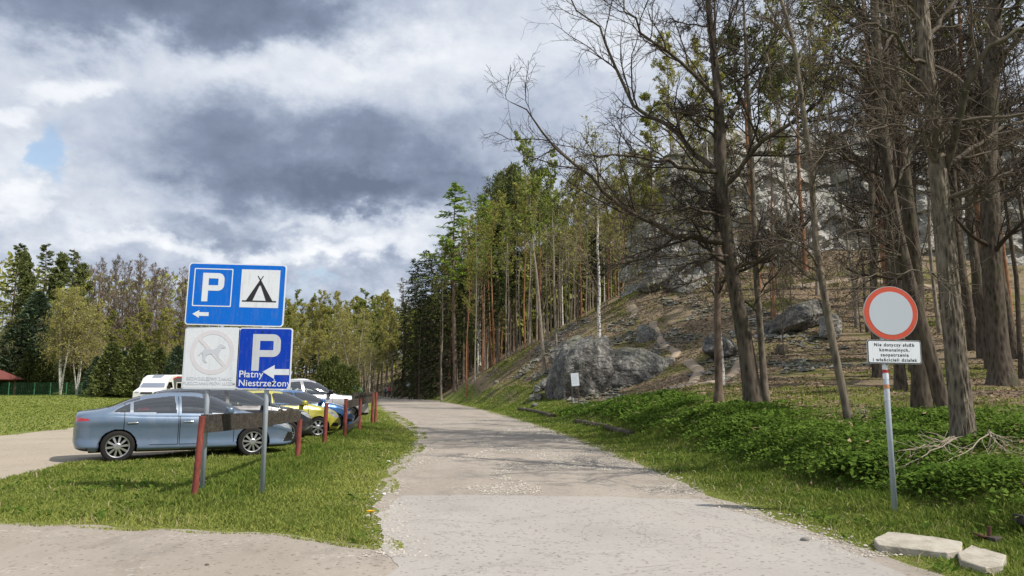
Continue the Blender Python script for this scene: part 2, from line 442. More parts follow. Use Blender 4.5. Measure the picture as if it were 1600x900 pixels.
def height(x, y, rough=True):
    x = np.atleast_1d(np.asarray(x, float)); y = np.atleast_1d(np.asarray(y, float)); sh = x.shape; x = x.ravel(); y = y.ravel()
    z = np.full(len(x), _w[-1])
    for k in range(len(CP)): z -= _w[k] * np.hypot(x - CP[k, 0], y - CP[k, 1])
    s = sdr(x, y); m = sstep(0.25, 2.6, s)
    z = np.maximum(z, 0.0) + 0.0
    r = np.hypot(x, y); z = z * m * (1 - sstep(400, 900, r) * 0.6)
    if rough:
        z += m * (0.10 * fbm2(x, y, 0.55, 4, 3) + 0.25 * sstep(35, 60, y) * fbm2(x, y, 0.22, 4, 8))
        z += 0.035 * sstep(0.3, 1.0, s) * fbm2(x, y, 1.7, 3, 5) + 0.0
        hb = sstep(1.6, 2.8, s) * (1 - sstep(5.5, 8.5, s)) * sstep(4, 8, y) * (1 - sstep(26, 38, y))       # the low bank beside the track
        z += hb * (0.22 + 0.14 * fbm2(x, y, 0.5, 3, 12))
    left = sstep(-9, -20, x - (xl(y) + 3))
    z += left * 0.75 * sstep(60, 100, y)
    return z.reshape(sh)


def hz(x, y): return float(height(x, y)[0])


def hit(px, py, d0=8.0, d1=170.0):
    """where the line of sight through a pixel meets the ground"""
    d = np.geomspace(d0, d1, 500); a = pix(px, py, 1.0)
    x = a.x * d; z = CAMZ + (a.z - CAMZ) * d; h = height(x, d); k = np.where(z <= h)[0]
    if not len(k): i = int(np.argmin(z - h))
    else: i = k[0]
    return Vector((x[i], d[i], h[i]))


def stand(px, d):
    p = pix(px, 605, d); return Vector((p.x, d, hz(p.x, d)))


def ground_material():
    m, t = material('ground_earth'); tc = t.new('ShaderNodeTexCoord').outputs['Object']
    big = t.noise(tc, 0.16, 5, 0.6); mid = t.noise(tc, 0.9, 6, 0.65); fine = t.noise(tc, 9, 6, 0.7); vf = t.noise(tc, 38, 5, 0.7)
    grass = t.ramp(t.math('ADD', t.math('MULTIPLY', mid, 0.6), t.math('MULTIPLY', fine, 0.4)),
                   [(0.3, (0.11, 0.15, 0.028)), (0.5, (0.205, 0.23, 0.060)), (0.7, (0.31, 0.29, 0.11))])
    wood = t.ramp(t.math('ADD', t.math('MULTIPLY', fine, 0.6), t.math('MULTIPLY', vf, 0.4)),
                  [(0.3, (0.070, 0.050, 0.034)), (0.48, (0.195, 0.146, 0.097)), (0.6, (0.34, 0.268, 0.188)), (0.72, (0.47, 0.40, 0.31))])
    moss = t.ramp(fine, [(0.35, (0.080, 0.090, 0.020)), (0.65, (0.21, 0.20, 0.060))])
    wood = t.mix(t.step(t.math('ADD', t.math('MULTIPLY', big, 0.5), t.math('MULTIPLY', mid, 0.5)), 0.465, 0.61), wood, moss)
    a = t.new('ShaderNodeAttribute', attribute_name='rnd').outputs['Fac']            # 0 meadow, 1 wooded hillside
    k = t.step(t.math('ADD', a, t.math('MULTIPLY', t.math('SUBTRACT', mid, 0.5), 0.8)), 0.35, 0.65)
    t.l.new(t.mix(k, grass, wood), t.p.inputs['Base Color']); t.p.inputs['Roughness'].default_value = 0.95; t.p.inputs['Specular IOR Level'].default_value = 0.1
    bump(t, t.math('ADD', fine, t.math('MULTIPLY', vf, 0.6)), 0.9, 0.07)
    return m


def make_ground():
    ang = np.concatenate([np.linspace(-46, 46, 620), np.linspace(50, 310, 66)]); ang = np.radians(ang)
    rr = np.concatenate([np.linspace(0.6, 5, 10, endpoint=False), np.geomspace(5, 130, 250), np.geomspace(136, 3500, 26)])
    A, Rr = np.meshgrid(ang, rr); x = Rr * np.sin(A); y = Rr * np.cos(A); z = height(x, y)
    n, k = x.shape; V = np.stack([x, y, z], -1).reshape(-1, 3)
    i = np.arange(n - 1)[:, None] * k; j = np.arange(k)[None]; j2 = (j + 1) % k
    q = np.stack([i + j, i + k + j, i + k + j2, i + j2], -1).reshape(-1, 4)
    V = np.concatenate([V, [[0, 0, 0]]]); tri = np.stack([np.full(k, len(V) - 1), np.arange(k), (np.arange(k) + 1) % k], 1)
    s = sdr(V[:, 0], V[:, 1])
    wood = np.clip(sstep(2.5, 7.5, s) * sstep(-5, 8, V[:, 1]) + sstep(0.5, 3, s) * sstep(38, 50, V[:, 1]) + sstep(104, 118, V[:, 1]) * sstep(0, -30, V[:, 0]), 0, 1)
    link('ground', mesh_np('ground', V, [q, tri], ground_material(), None, True, wood))['kind'] = 'structure'


make_ground()


def sheet(name, poly, z, mat, step=0.25, jag=0.10, jsc=1.3, drape=False):
    """a flat sheet with an uneven, worn outline"""
    P = np.array(poly, float); out = []
    for a, b in zip(P, np.roll(P, -1, 0)):
        L = np.hypot(*(b - a)); n = max(2, int(L / step)); t = np.linspace(0, 1, n, endpoint=False)[:, None]; out.append(a + (b - a) * t)
    Q = np.concatenate(out); nx = np.roll(Q, -1, 0) - np.roll(Q, 1, 0); nx /= np.linalg.norm(nx, axis=1, keepdims=True) + 1e-9
    nrm = np.stack([-nx[:, 1], nx[:, 0]], 1)
    dist = np.hypot(Q[:, 0], Q[:, 1])
    Q = Q + nrm * (jag * np.clip(dist / 12, 0.7, 4) * fbm2(Q[:, 0], Q[:, 1], jsc, 4, 21))[:, None]
    vs, _, fs, _, _, _ = delaunay_2d_cdt([Vector(p) for p in Q], [], [list(range(len(Q)))], 1, 1e-4)
    X = np.array([v[:] for v in vs]); T3 = np.array([f for f in fs if len(f) == 3])
    ar = (X[T3[:, 1], 0] - X[T3[:, 0], 0]) * (X[T3[:, 2], 1] - X[T3[:, 0], 1]) - (X[T3[:, 2], 0] - X[T3[:, 0], 0]) * (X[T3[:, 1], 1] - X[T3[:, 0], 1])
    T3[ar < 0] = T3[ar < 0][:, ::-1]
    me = mesh_np(name, np.column_stack([X, np.full(len(X), z)]), [T3], [], None, False)
    me.materials.append(mat); o = link(name, me); o['kind'] = 'structure'; return o


def gravel_mat(name, base, dark, rough_amt=1.0, ruts=False):
    m, t = material(name); tc = t.new('ShaderNodeTexCoord').outputs['Object']
    wide = t.noise(t.mapping(tc, (1.0, 0.35, 1), (0, 0, 0.15)), 0.9, 6, 0.7); big = t.noise(tc, 0.35, 5, 0.6); mid = t.noise(t.mapping(tc, (1.0, 0.55, 1)), 1.6, 6, 0.68, 0.3); fine = t.noise(tc, 26, 5, 0.75); st = t.voro(tc, 34, out='Color')
    sp = t.new('ShaderNodeSeparateColor'); t.l.new(st, sp.inputs[0])
    c = t.mix(t.step(big, 0.35, 0.68), base, tuple(x * 0.88 for x in base))
    c = t.mix(t.math('MULTIPLY', t.step(wide, 0.42, 0.62), 0.5 * rough_amt), c, tuple(x * y_ for x, y_ in zip(base, (0.80, 0.77, 0.74))))
    c = t.mix(t.math('MULTIPLY', t.step(mid, 0.50, 0.68), 0.55 * rough_amt), c, dark)
    c = t.mix(t.math('MULTIPLY', t.step(fine, 0.46, 0.72), 0.42), c, tuple(x * 0.62 for x in base))
    peb = t.math('MULTIPLY', t.step(sp.outputs[0], 0.86, 0.95), t.step(t.noise(tc, 0.8, 4, 0.65), 0.45, 0.7)); c = t.mix(t.math('MULTIPLY', peb, 0.5 * rough_amt), c, (0.62, 0.585, 0.53))
    pd = t.step(sp.outputs[1], 0.93, 0.98); c = t.mix(t.math('MULTIPLY', pd, 0.6), c, (0.14, 0.12, 0.10))
    cr = t.math('ABSOLUTE', t.math('SUBTRACT', t.noise(tc, 0.55, 6, 0.62, 0.6), 0.5)); c = t.mix(t.math('MULTIPLY', t.math('SUBTRACT', 1.0, t.step(cr, 0.0, 0.006)), 0.45 if rough_amt < 0.5 else 0.0), c, (0.12, 0.11, 0.10))
    st_ = t.noise(tc, 0.7, 5, 0.7, 0.2); c = t.mix(t.math('MULTIPLY', t.step(st_, 0.52, 0.70), 0.35), c, tuple(x * 0.68 for x in base))
    t.l.new(c, t.p.inputs['Base Color']); t.p.inputs['Roughness'].default_value = 0.93; t.p.inputs['Specular IOR Level'].default_value = 0.2
    h = t.math('ADD', t.math('MULTIPLY', fine, 0.6), t.math('MULTIPLY', sp.outputs[0], 0.5 * rough_amt))
    bump(t, t.math('ADD', h, t.math('MULTIPLY', mid, 1.5 * rough_amt)), 0.55 * rough_amt, 0.02)
    return m


M['gravel'] = gravel_mat('gravel_pale', (0.372, 0.328, 0.278), (0.225, 0.195, 0.165))
M['asphalt'] = gravel_mat('worn_asphalt', (0.395, 0.368, 0.336), (0.32, 0.296, 0.268), 0.28)
M['sand'] = gravel_mat('sandy_lot', (0.40, 0.345, 0.270), (0.30, 0.255, 0.195), 0.5)

# gravel track running away to the left, worn asphalt in front, sandy parking lot
right = [(x, y) for x, y in REDGE if 2 <= y <= 200]; left = [(x, y) for x, y in LEDGE if y <= 200]
lowl = [tuple(gnd(px, py)[:2]) for px, py in [(590, 843), (430, 834), (300, 829), (150, 822), (40, 817), (-60, 812), (-420, 795)]]
TRACK = right + left[::-1] + lowl[1:] + [(-26, 8.6), (-26, -12), (5, -12)]
sheet('gravel_track', TRACK, 0.004, M['gravel'], 0.12, 0.20, 1.9)
ASPH = [(3.1, 8.3), (2.55, 10.4), (1.9, 10.55), (1.1, 10.75), (-0.6, 10.85), (-1.55, 10.8), (-1.62, 9.2), (-1.38, 8.0), (-1.0, 6.6), (-1.5, 4.5), (-2.2, 1), (-3, -10), (4.4, -10), (4.0, 2), (3.3, 6)]
sheet('asphalt_apron', ASPH, 0.008, M['asphalt'], 0.08, 0.13, 2.6)
LOT = [tuple(gnd(px, py)[:2]) for px, py in [(-420, 815), (-60, 766), (0, 757), (70, 740), (120, 727), (215, 718), (330, 704), (430, 690), (470, 676), (500, 663), (520, 652), (545, 642), (560, 630), (400, 640), (300, 645), (190, 652), (120, 668), (0, 681), (-60, 687), (-420, 720)]]
sheet('sandy_parking_lot', LOT, 0.005, M['sand'], 0.25, 0.18)

M['path'] = gravel_mat('trodden_earth', (0.37, 0.295, 0.215), (0.23, 0.175, 0.125), 0.8)
PATHS = [[(1020, 505), (1024, 520), (1038, 540), (1056, 550), (1050, 560), (1040, 566)], [(1075, 565), (1090, 578), (1086, 592), (1062, 606), (1010, 618)], [(1040, 610), (1105, 600), (1150, 578), (1160, 560)],
         [(1240, 448), (1320, 440), (1420, 446), (1500, 450)], [(985, 478), (992, 488), (985, 500)]]


def make_path(pts, wpx):
    C = np.array([hit(px, py, 14)[:] for px, py in pts]); t = np.linspace(0, len(C) - 1, 60); k = np.arange(len(C))
    X = pchip(k, C[:, 0], t); Y = pchip(k, C[:, 1], t); dx = np.gradient(X); dy = np.gradient(Y); L = np.hypot(dx, dy) + 1e-9
    wv = 0.34 * (1 + 0.35 * fbm2(X, Y, 0.9, 3, 4)); V = []; n = 7
    for a in np.linspace(-1, 1, n):
        x = X - dy / L * a * wv; y = Y + dx / L * a * wv; V.append(np.stack([x, y, height(x, y) + 0.11 - 0.14 * abs(a) ** 3], 1))
    V = np.stack(V, 1); i = np.arange(59)[:, None] * n; j = np.arange(n - 1)[None]
    q = np.stack([i + j, i + j + 1, i + n + j + 1, i + n + j], -1).reshape(-1, 4)
    link('dirt_path', mesh_np('dirt_path', V.reshape(-1, 3), [q], M['path']))['kind'] = 'structure'


for p in PATHS: make_path(p, 8)


# ------------------------------------------------------------------ rocks and the limestone cliff
def rock_mat(name, c1, c2, c3, moss=0.35, sc=1.0):
    m, t = material(name); tc = t.new('ShaderNodeTexCoord').outputs['Object']
    n = t.noise(tc, 0.7 * sc, 7, 0.68, 0.3); f = t.noise(t.mapping(tc, (1, 1, 0.6)), 4.2 * sc, 6, 0.7); v = t.math('ABSOLUTE', t.math('SUBTRACT', t.noise(t.mapping(tc, (1, 1, 1.6)), 1.1 * sc, 5, 0.6, 0.8), 0.5)); pit = t.noise(tc, 14 * sc, 5, 0.75)
    c = t.ramp(t.math('ADD', t.math('MULTIPLY', n, 0.5), t.math('MULTIPLY', f, 0.5)), [(0.34, c1), (0.5, c2), (0.64, c3)])
    c = t.mix(t.math('MULTIPLY', t.math('SUBTRACT', 1.0, t.step(v, 0.0, 0.028)), 0.6), c, tuple(x * 0.3 for x in c1))
    c = t.mix(t.math('MULTIPLY', t.step(pit, 0.55, 0.7), 0.45), c, tuple(x * 0.5 for x in c1))
    g = t.new('ShaderNodeNewGeometry'); sp = t.new('ShaderNodeSeparateXYZ'); t.l.new(g.outputs['Normal'], sp.inputs[0])
    mm = t.step(t.math('ADD', t.math('MULTIPLY', sp.outputs[2], 0.45), t.noise(tc, 0.55 * sc, 5, 0.65)), 0.72, 0.9)
    c = t.mix(t.math('MULTIPLY', mm, moss * 2), c, (0.085, 0.10, 0.028))
    t.l.new(c, t.p.inputs['Base Color']); t.p.inputs['Roughness'].default_value = 0.93; t.p.inputs['Specular IOR Level'].default_value = 0.15
    bump(t, t.math('ADD', t.math('ADD', f, pit), t.step(v, 0.0, 0.12)), 0.8, 0.12 / sc); return m


M['rock_dark'] = rock_mat('limestone_weathered', (0.045, 0.043, 0.040), (0.185, 0.18, 0.168), (0.48, 0.465, 0.43), 0.12, 1.2)
M['rock_pale'] = rock_mat('limestone_pale', (0.13, 0.125, 0.115), (0.31, 0.30, 0.275), (0.50, 0.48, 0.44), 0.25, 1.5)
M['rock_cliff'] = rock_mat('limestone_cliff', (0.24, 0.235, 0.22), (0.56, 0.545, 0.51), (0.76, 0.74, 0.70), 0.30, 0.35)


def rock(name, label, cat, c, size, rz=0, tilt=(0, 0), mat='rock_dark', seed=0, sub=5, rough=0.22, shape=None, group=None, freq=1.1):
    bm = bmesh.new(); bmesh.ops.create_icosphere(bm, subdivisions=sub, radius=1.0)
    V = np.array([v.co[:] for v in bm.verts]); Fc = np.array([[v.index for v in f.verts] for f in bm.faces]); bm.free()
    V = np.sign(V) * np.abs(V) ** 0.8; gr = np.random.default_rng(seed + 500); pn = gr.normal(size=(26, 3)); pn /= np.linalg.norm(pn, axis=1, keepdims=True)
    dn = V @ pn.T; V = V * np.minimum(1, (gr.uniform(0.70, 0.98, 26)[None] / np.maximum(dn, 1e-3)).min(1))[:, None]      # split along joint planes
    if shape is not None: V = shape(V)
    d = fbm(V * freq + seed * 9.1, 6, seed, 0.55); rd = 1 - np.abs(fbm(V * freq * 1.9 + seed * 4.4, 4, seed + 40)) * 2
    st = np.floor(V[:, 2] * 4 + d * 2) / 4 - V[:, 2]
    V = V * (1 + rough * d + rough * 0.35 * rd)[:, None]; V[:, 0] += st * rough * 0.25
    V = V * np.array(size)
    Mx = Matrix.Rotation(R(tilt[0]), 3, 'Y') @ Matrix.Rotation(R(tilt[1]), 3, 'X'); V = V @ np.array(Mx).T
    o = link(name, mesh_np(name, V, [Fc], M[mat], None, False), None, c); o.rotation_euler = (0, 0, R(rz))
    return tag(o, label, cat, group)


def bshape(V):                                   # steep flat front, top ridge leaning to one side
    V = V.copy(); V[:, 0] *= 1 - 0.42 * np.clip(V[:, 2], 0, 1) ** 1.2; V[:, 0] += 0.16 * np.clip(V[:, 2], -1, 0.7); V[:, 2] *= 1 + 0.16 * (V[:, 0] < 0.1); return V


def on(px, py, d): p = pix(px, py, d); return p


rock('boulder', 'tall dark weathered boulder standing behind the small white notice', 'boulder', on(914, 590, 44.5), (2.35, 1.9, 2.7), 10, (3, 0), 'rock_dark', 3, 6, 0.20, bshape)
rock('rock_outcrop', 'broad low grey rock mass leaning against the tall boulder', 'rock', on(970, 592, 45.0), (3.8, 2.1, 2.0), -8, (14, 0), 'rock_dark', 8, 6, 0.28)
rock('rock_ledge', 'pale fractured rock ledge on the slope just above the tall boulder', 'rock', on(885, 548, 53), (1.7, 1.3, 0.8), 20, (-32, 0), 'rock_pale', 5, 5, 0.30)
rock('rock_slab', 'large tilted grey rock slab on the wooded slope beyond the big trunk', 'rock', on(1240, 502, 45), (2.3, 1.6, 0.95), 10, (-24, 0), 'rock_dark', 11, 6, 0.24)
rock('rock', 'square grey rock beside the birch trunk near the big tree', 'rock', on(1128, 544, 42), (1.05, 1.0, 0.72), 5, (0, 0), 'rock_dark', 14, 5, 0.25)
rock('rock', 'small pale rock behind the slender leaning tree', 'rock', on(1297, 512, 42), (0.6, 0.6, 0.9), 25, (8, 0), 'rock_pale', 17, 5, 0.3)
rock('rock', 'whitish rock at the foot of the cliff beside the dark hollow', 'rock', on(1076, 446, 62), (1.6, 1.2, 1.0), 5, (-10, 0), 'rock_pale', 19, 5, 0.34)
rock('rock', 'dark rock at the top of the path under the cliff', 'rock', on(1030, 440, 64), (2.0, 1.4, 1.1), 0, (-25, 0), 'rock_dark', 21, 5, 0.34)
rock('rock', 'pale rock strip beside the path above the low rock mass', 'rock', on(1012, 528, 53), (0.9, 0.8, 1.0), 12, (-30, 0), 'rock_pale', 23, 5, 0.36)
rock('rock', 'pale rock half buried in the slope right of the winding path', 'rock', on(1060, 497, 57), (1.5, 0.8, 0.4), 12, (-16, 0), 'rock_pale', 29, 4, 0.36)
for k, (px, py, d, s, lb) in enumerate([(838, 626, 43, 0.48, 'rounded pale stone lying in the grass below the tall boulder'), (857, 606, 47, 0.7, 'grey broken stone low on the slope beside the tall boulder'),
                                        (842, 612, 46, 0.45, 'small grey stone in the rubble beside the tall boulder'), (868, 598, 47.5, 0.55, 'upper grey stone in the rubble beside the tall boulder'),
                                        (836, 635, 41, 0.22, 'small yellowish stone on the grass near the fallen log'), (965, 630, 40.5, 0.42, 'flat grey stone in the grass before the low rock mass'), (1045, 545, 50, 0.22, 'single white stone lying on the hillside path'),
                                        (878, 560, 53, 0.5, 'dark stone beside the leaning trunk above the boulder'), (775, 600, 60, 0.3, 'small stone among dry litter on the lower slope'), (1046, 567, 46, 0.4, 'dark stone at the bend of the hillside path')]):
    h = hit(px, py, 14); rock('stone', lb, 'stone', h + Vector((0, 0, s * 0.25)), (s, s * 0.9, s * 0.7), 40 * k, (0, 0), 'rock_dark' if 'dark' in lb else 'rock_pale', 60 + k, 4, 0.3)


def cliff():
    """limestone tor: a wall of buttresses bending back along the hill, with its own thickness"""
    line = np.array([(11.5, 72), (13.0, 68.5), (17, 67), (22, 65.5), (28, 65), (34, 64), (42, 62), (52, 61), (64, 60)], float)
    top = np.array([22.0, 23.8, 25.0, 26.4, 26.2, 25.6, 25.5, 25, 24]); k = np.arange(len(line))
    nu, nv = 300, 170; u = np.linspace(0, len(line) - 1, nu)
    X = pchip(k, line[:, 0], u); Y = pchip(k, line[:, 1], u); T = pchip(k, top, u) + 1.1 * fbm2(X, Y, 0.5, 4, 2)
    dx = np.gradient(X); dy = np.gradient(Y); L = np.hypot(dx, dy); NX = dy / L; NY = -dx / L
    zb = height(X, Y) - 2.0; V = []
    vv = np.concatenate([np.linspace(0, 1, nv), np.full(14, 1.0)]); back = np.concatenate([np.zeros(nv), np.linspace(0.5, 16, 14)])
    for v, b in zip(vv, back):
        z = zb + (T - zb) * v - 0.10 * b
        lean = 3.6 * v ** 1.3 + b; x = X - NX * lean; y = Y - NY * lean
        p = np.stack([x, y, z], 1)
        d = 1.9 * fbm(p * np.array([0.16, 0.16, 0.09]), 5, 31, 0.55) + 0.9 * (1 - 2 * np.abs(fbm(p * np.array([0.42, 0.42, 0.2]), 4, 37)))
        d += 0.45 * (np.floor(z * 0.55 + fbm(p * 0.3, 3, 5) * 1.6) % 2) * (v > 0.04)
        d += 0.5 * fbm(p * 1.3, 4, 41, 0.6)
        if b: d = d * 0.3; z = z
        V.append(np.stack([x + NX * d, y + NY * d, z + (0.5 * fbm(p * 0.4, 3, 9) if b else 0)], 1))
    V = np.stack(V, 0); n = len(vv); i = np.arange(n - 1)[:, None] * nu; j = np.arange(nu - 1)[None]
    q = np.stack([i + j, i + j + 1, i + nu + j + 1, i + nu + j], -1).reshape(-1, 4)
    tag(link('limestone_cliff', mesh_np('limestone_cliff', V.reshape(-1, 3), [q], M['rock_cliff'], None, False)), 'high pale limestone cliff rising behind the bare trees on the hill', 'cliff')


cliff()
# ------------------------------------------------------------------ trees
def unit(v): return v / (np.linalg.norm(v, axis=-1, keepdims=True) + 1e-9)


def grow(P, Rd, n, t0, t1, ang, length, S_, up=0.0, wob=0.12, rr=0.6, rend=0.004, g=None, tpow=1.0, droop=0.0):
    """n children on every parent line; length(t, parent_length) -> metres. Returns child lines and radii"""
    g = g or rng; N, Sp, _ = P.shape
    t = (np.arange(n)[None] + g.random((N, n))) / n; t = t0 + (t1 - t0) * t ** tpow
    f = t * (Sp - 1); i = np.clip(f.astype(int), 0, Sp - 2); q = (f - i)[..., None]; ar = np.arange(N)[:, None]
    p0 = P[ar, i] * (1 - q) + P[ar, i + 1] * q; tan = unit(P[ar, i + 1] - P[ar, i]); r0 = (Rd[ar, i] * (1 - q[..., 0]) + Rd[ar, i + 1] * q[..., 0]) * rr
    pl = np.linalg.norm(np.diff(P, axis=1), axis=2).sum(1)[:, None]
    L = np.broadcast_to(length(t, pl), t.shape) * g.uniform(0.6, 1.2, t.shape)
    rnd = g.normal(size=tan.shape); per = unit(rnd - (rnd * tan).sum(-1, keepdims=True) * tan)
    a = np.radians(g.uniform(ang[0], ang[1], t.shape))[..., None]
    d = (tan * np.cos(a) + per * np.sin(a)).reshape(-1, 3); p = p0.reshape(-1, 3); L = L.reshape(-1, 1); r0 = np.maximum(r0.reshape(-1), rend)
    out = [p]; st = L / (S_ - 1)
    for k in range(S_ - 1):
        d = unit(d + wob * g.normal(size=d.shape) + np.array([0, 0, up - droop * k])); p = p + d * st; out.append(p)
    C = np.stack(out, 1); tt = np.linspace(0, 1, S_)[None]
    return C, r0[:, None] * (1 - tt) ** 0.8 + rend * tt ** 0.8


def spine(H, r, S_=22, wob=0.02, lean=(0, 0), g=None, base=1.35, top=0.12):
    g = g or rng; d = np.array([0, 0, 1.0]); p = np.zeros(3); out = [p]; st = H / (S_ - 1); dr = np.zeros(2)
    for k in range(S_ - 1):
        dr = dr * 0.85 + g.normal(size=2) * wob; p = p + st * np.array([lean[0] + dr[0], lean[1] + dr[1], 1.0]); out.append(p)
    t = np.linspace(0, 1, S_); rad = r * ((1 - t) * (1 - top) + top) * (1 + (base - 1) * np.exp(-t * H / 0.35))
    return np.array(out)[None], rad[None]


def resample(line, rad, S_):
    line = np.asarray(line, float); k = np.arange(len(line)); t = np.linspace(0, len(line) - 1, S_)
    return np.stack([pchip(k, line[:, a], t) for a in range(3)], 1)[None], np.interp(t, np.arange(len(rad)), rad)[None]


def cat(*parts, ks):
    V = []; Q = []; n = 0
    for (P, Rd), k in zip(parts, ks):
        v, q = tubes(P, Rd, k); V.append(v); Q.append(q + n); n += len(v)
    return np.concatenate(V), np.concatenate(Q)


def leaves(C, size, aspect=0.55, axis=None, g=None, flat=0.0):
    """a pointed four-cornered leaf or spray of needles at every centre"""
    g = g or rng; N = len(C); s = size * g.uniform(0.6, 1.35, (N, 1))
    a = unit(g.normal(size=(N, 3)) * np.array([1, 1, 1 - flat]) if axis is None else axis + 0.35 * g.normal(size=(N, 3)))
    b = unit(np.cross(a, g.normal(size=(N, 3)) * (1 - flat) + np.array([0, 0, flat * 2.5]) if flat else g.normal(size=(N, 3))))
    c = np.cross(a, b) * 0.18
    if flat: b = unit(np.cross(a, np.cross(b, a)))
    V = np.stack([C - a * s, C + b * s * aspect + c * s, C + a * s, C - b * s * aspect + c * s], 1).reshape(-1, 3)
    Q = np.arange(N * 4).reshape(N, 4); r = np.repeat(np.clip(g.random(N), 0, 1), 4)
    return V, Q, r


def along(P, n, g=None, t0=0.15, jit=0.05):
    g = g or rng; N, S_, _ = P.shape; t = g.uniform(t0, 1, (N, n)) * (S_ - 1); i = np.clip(t.astype(int), 0, S_ - 2); q = (t - i)[..., None]; ar = np.arange(N)[:, None]
    p = (P[ar, i] * (1 - q) + P[ar, i + 1] * q).reshape(-1, 3)
    return p + g.normal(size=p.shape) * jit, unit((P[ar, i + 1] - P[ar, i]).reshape(-1, 3))


def crown_mesh(name, wood, woodk, woodmat, leaf=None, leafmat=None):
    V, Q = cat(*wood, ks=woodk) if wood else (np.zeros((0, 3)), np.zeros((0, 4), int)); fm = np.zeros(len(Q), int); r = np.full(len(V), 0.5); mats = [woodmat]
    if leaf is not None:
        LV, LQ, Lr = leaf; Q = np.concatenate([Q, LQ + len(V)]); fm = np.concatenate([fm, np.ones(len(LQ), int)]); V = np.concatenate([V, LV]); r = np.concatenate([r, Lr]); mats.append(leafmat)
    return mesh_np(name, V, [Q], mats, fm, True, r)


def trunk_mesh(P, Rd, mat, k=10, limbs=None):
    parts = [(P, Rd)]; ks = [k]
    if limbs: parts += [limbs]; ks += [7]
    V, Q = cat(*parts, ks=ks); return mesh_np('trunk', V, [Q], mat)


def bare(H, r, seed, bark, twig, first=0.3, n1=20, n2=8, n3=6, n4=0, spread=0.42, ang=(35, 75), up=0.06, lean=(0, 0), leaf=None, leafmat=None, nleaf=3, lsize=0.1, wob=0.02, rend=0.005, asc=False, minr=0.006):
    g = np.random.default_rng(seed); P, Rd = spine(H, r, 24, wob, lean, g)
    L1 = grow(P, Rd, n1, first, 0.99, ang, lambda t, pl: H * spread * (1.05 - 0.75 * t), 10, up, 0.10, 0.5, rend * 2, g)
    L2 = grow(*L1, n2, 0.2, 1.0, (25, 65), lambda t, pl: pl * 0.5 * (1.1 - 0.6 * t), 7, up * 0.8, 0.13, 0.55, rend * 1.3, g)
    L3 = grow(*L2, n3, 0.15, 1.0, (20, 60), lambda t, pl: pl * 0.55 * (1.1 - 0.5 * t), 5, up * 0.5, 0.15, 0.6, rend, g)
    wood = [L2, L3]; ks = [4, 3]; last = L3
    if n4:
        L4 = grow(*L3, n4, 0.2, 1.0, (20, 60), lambda t, pl: pl * 0.55, 4, up * 0.3, 0.15, 0.7, minr * 0.7, g); wood.append(L4); ks.append(3); last = L4
    lf = None
    if leaf: c, ax = along(last[0], nleaf, g, 0.2, 0.08); lf = leaves(c, lsize, 0.5, None, g)
    return trunk_mesh(P, Rd, bark, 10, L1), crown_mesh('crown', wood, ks, twig, lf, leafmat)


def birch(H, r, seed, leafmat, stems=1, nleaf=3, lsize=0.085, twig=None):
    g = np.random.default_rng(seed); Ps = []; Rs = []
    for k in range(stems):
        P, Rd = spine(H * g.uniform(0.8, 1), r, 22, 0.025, (g.normal() * 0.10 * (stems > 1), g.normal() * 0.08 * (stems > 1)), g, 1.2); Ps.append(P); Rs.append(Rd)
    P = np.concatenate(Ps); Rd = np.concatenate(Rs)
    L1 = grow(P, Rd, 26, 0.25, 0.99, (28, 60), lambda t, pl: H * 0.30 * (1.1 - 0.8 * t), 9, 0.05, 0.07, 0.42, 0.012, g)
    L2 = grow(*L1, 8, 0.2, 1, (30, 70), lambda t, pl: pl * 0.5, 7, 0.0, 0.1, 0.6, 0.007, g, droop=0.06)
    L3 = grow(*L2, 5, 0.2, 1, (20, 60), lambda t, pl: pl * 0.7, 6, -0.05, 0.1, 0.7, 0.005, g, droop=0.10)
    c, _ = along(L3[0], nleaf, g, 0.1, 0.08)
    return trunk_mesh(P, Rd, M['bark_birch'], 8), crown_mesh('crown', [L1, L2, L3], [4, 3, 3], twig or M['twig_brown'], leaves(c, lsize, 0.6, None, g), leafmat)


def spruce(H, r, seed, needle, bark, first=0.08, width=0.22, droop=0.35, dens=1.0, size=0.26, ragged=0.25, nb=None):
    g = np.random.default_rng(seed); P, Rd = spine(H, r, 20, 0.008, (0, 0), g, 1.3, 0.05)
    nb = nb or int(H * 9); t = first + (0.985 - first) * (np.arange(nb) + g.random(nb)) / nb
    az = g.random(nb) * 2 * np.pi; L = H * width * (1 - t) ** 0.8 * g.uniform(1 - ragged, 1 + ragged, nb) + 0.25
    S_ = 7; s = np.linspace(0, 1, S_); z0 = t * H
    elev = R(25) * t - R(14) * (1 - t)
    x = L[:, None] * s; z = x * np.tan(elev)[:, None] - droop * L[:, None] * s ** 2 + 0.35 * droop * L[:, None] * s ** 3.5
    px = np.interp(z0, P[0, :, 2], P[0, :, 0]); pyy = np.interp(z0, P[0, :, 2], P[0, :, 1])
    C = np.stack([px[:, None] + x * np.cos(az)[:, None], pyy[:, None] + x * np.sin(az)[:, None], z0[:, None] + z], -1); Rb = 0.028 * (1 - s)[None] * np.ones((nb, 1)) + 0.006
    n = max(3, int(11 * dens)); c, ax = along(C, n, g, 0.12, 0.06 + 0.02 * size)
    side = np.cross(ax, [0, 0, 1]) * g.choice([-1, 1], (len(ax), 1)); d = unit(ax * 0.8 + side * g.uniform(0.2, 1.1, (len(ax), 1)) + np.array([0, 0, -0.45]))
    lf = leaves(c + d * size * 0.6, size, 0.30, d, g)
    return trunk_mesh(P, Rd, bark, 9), crown_mesh('crown', [(C, Rb)], [3], M['twig_dark'], lf, needle)


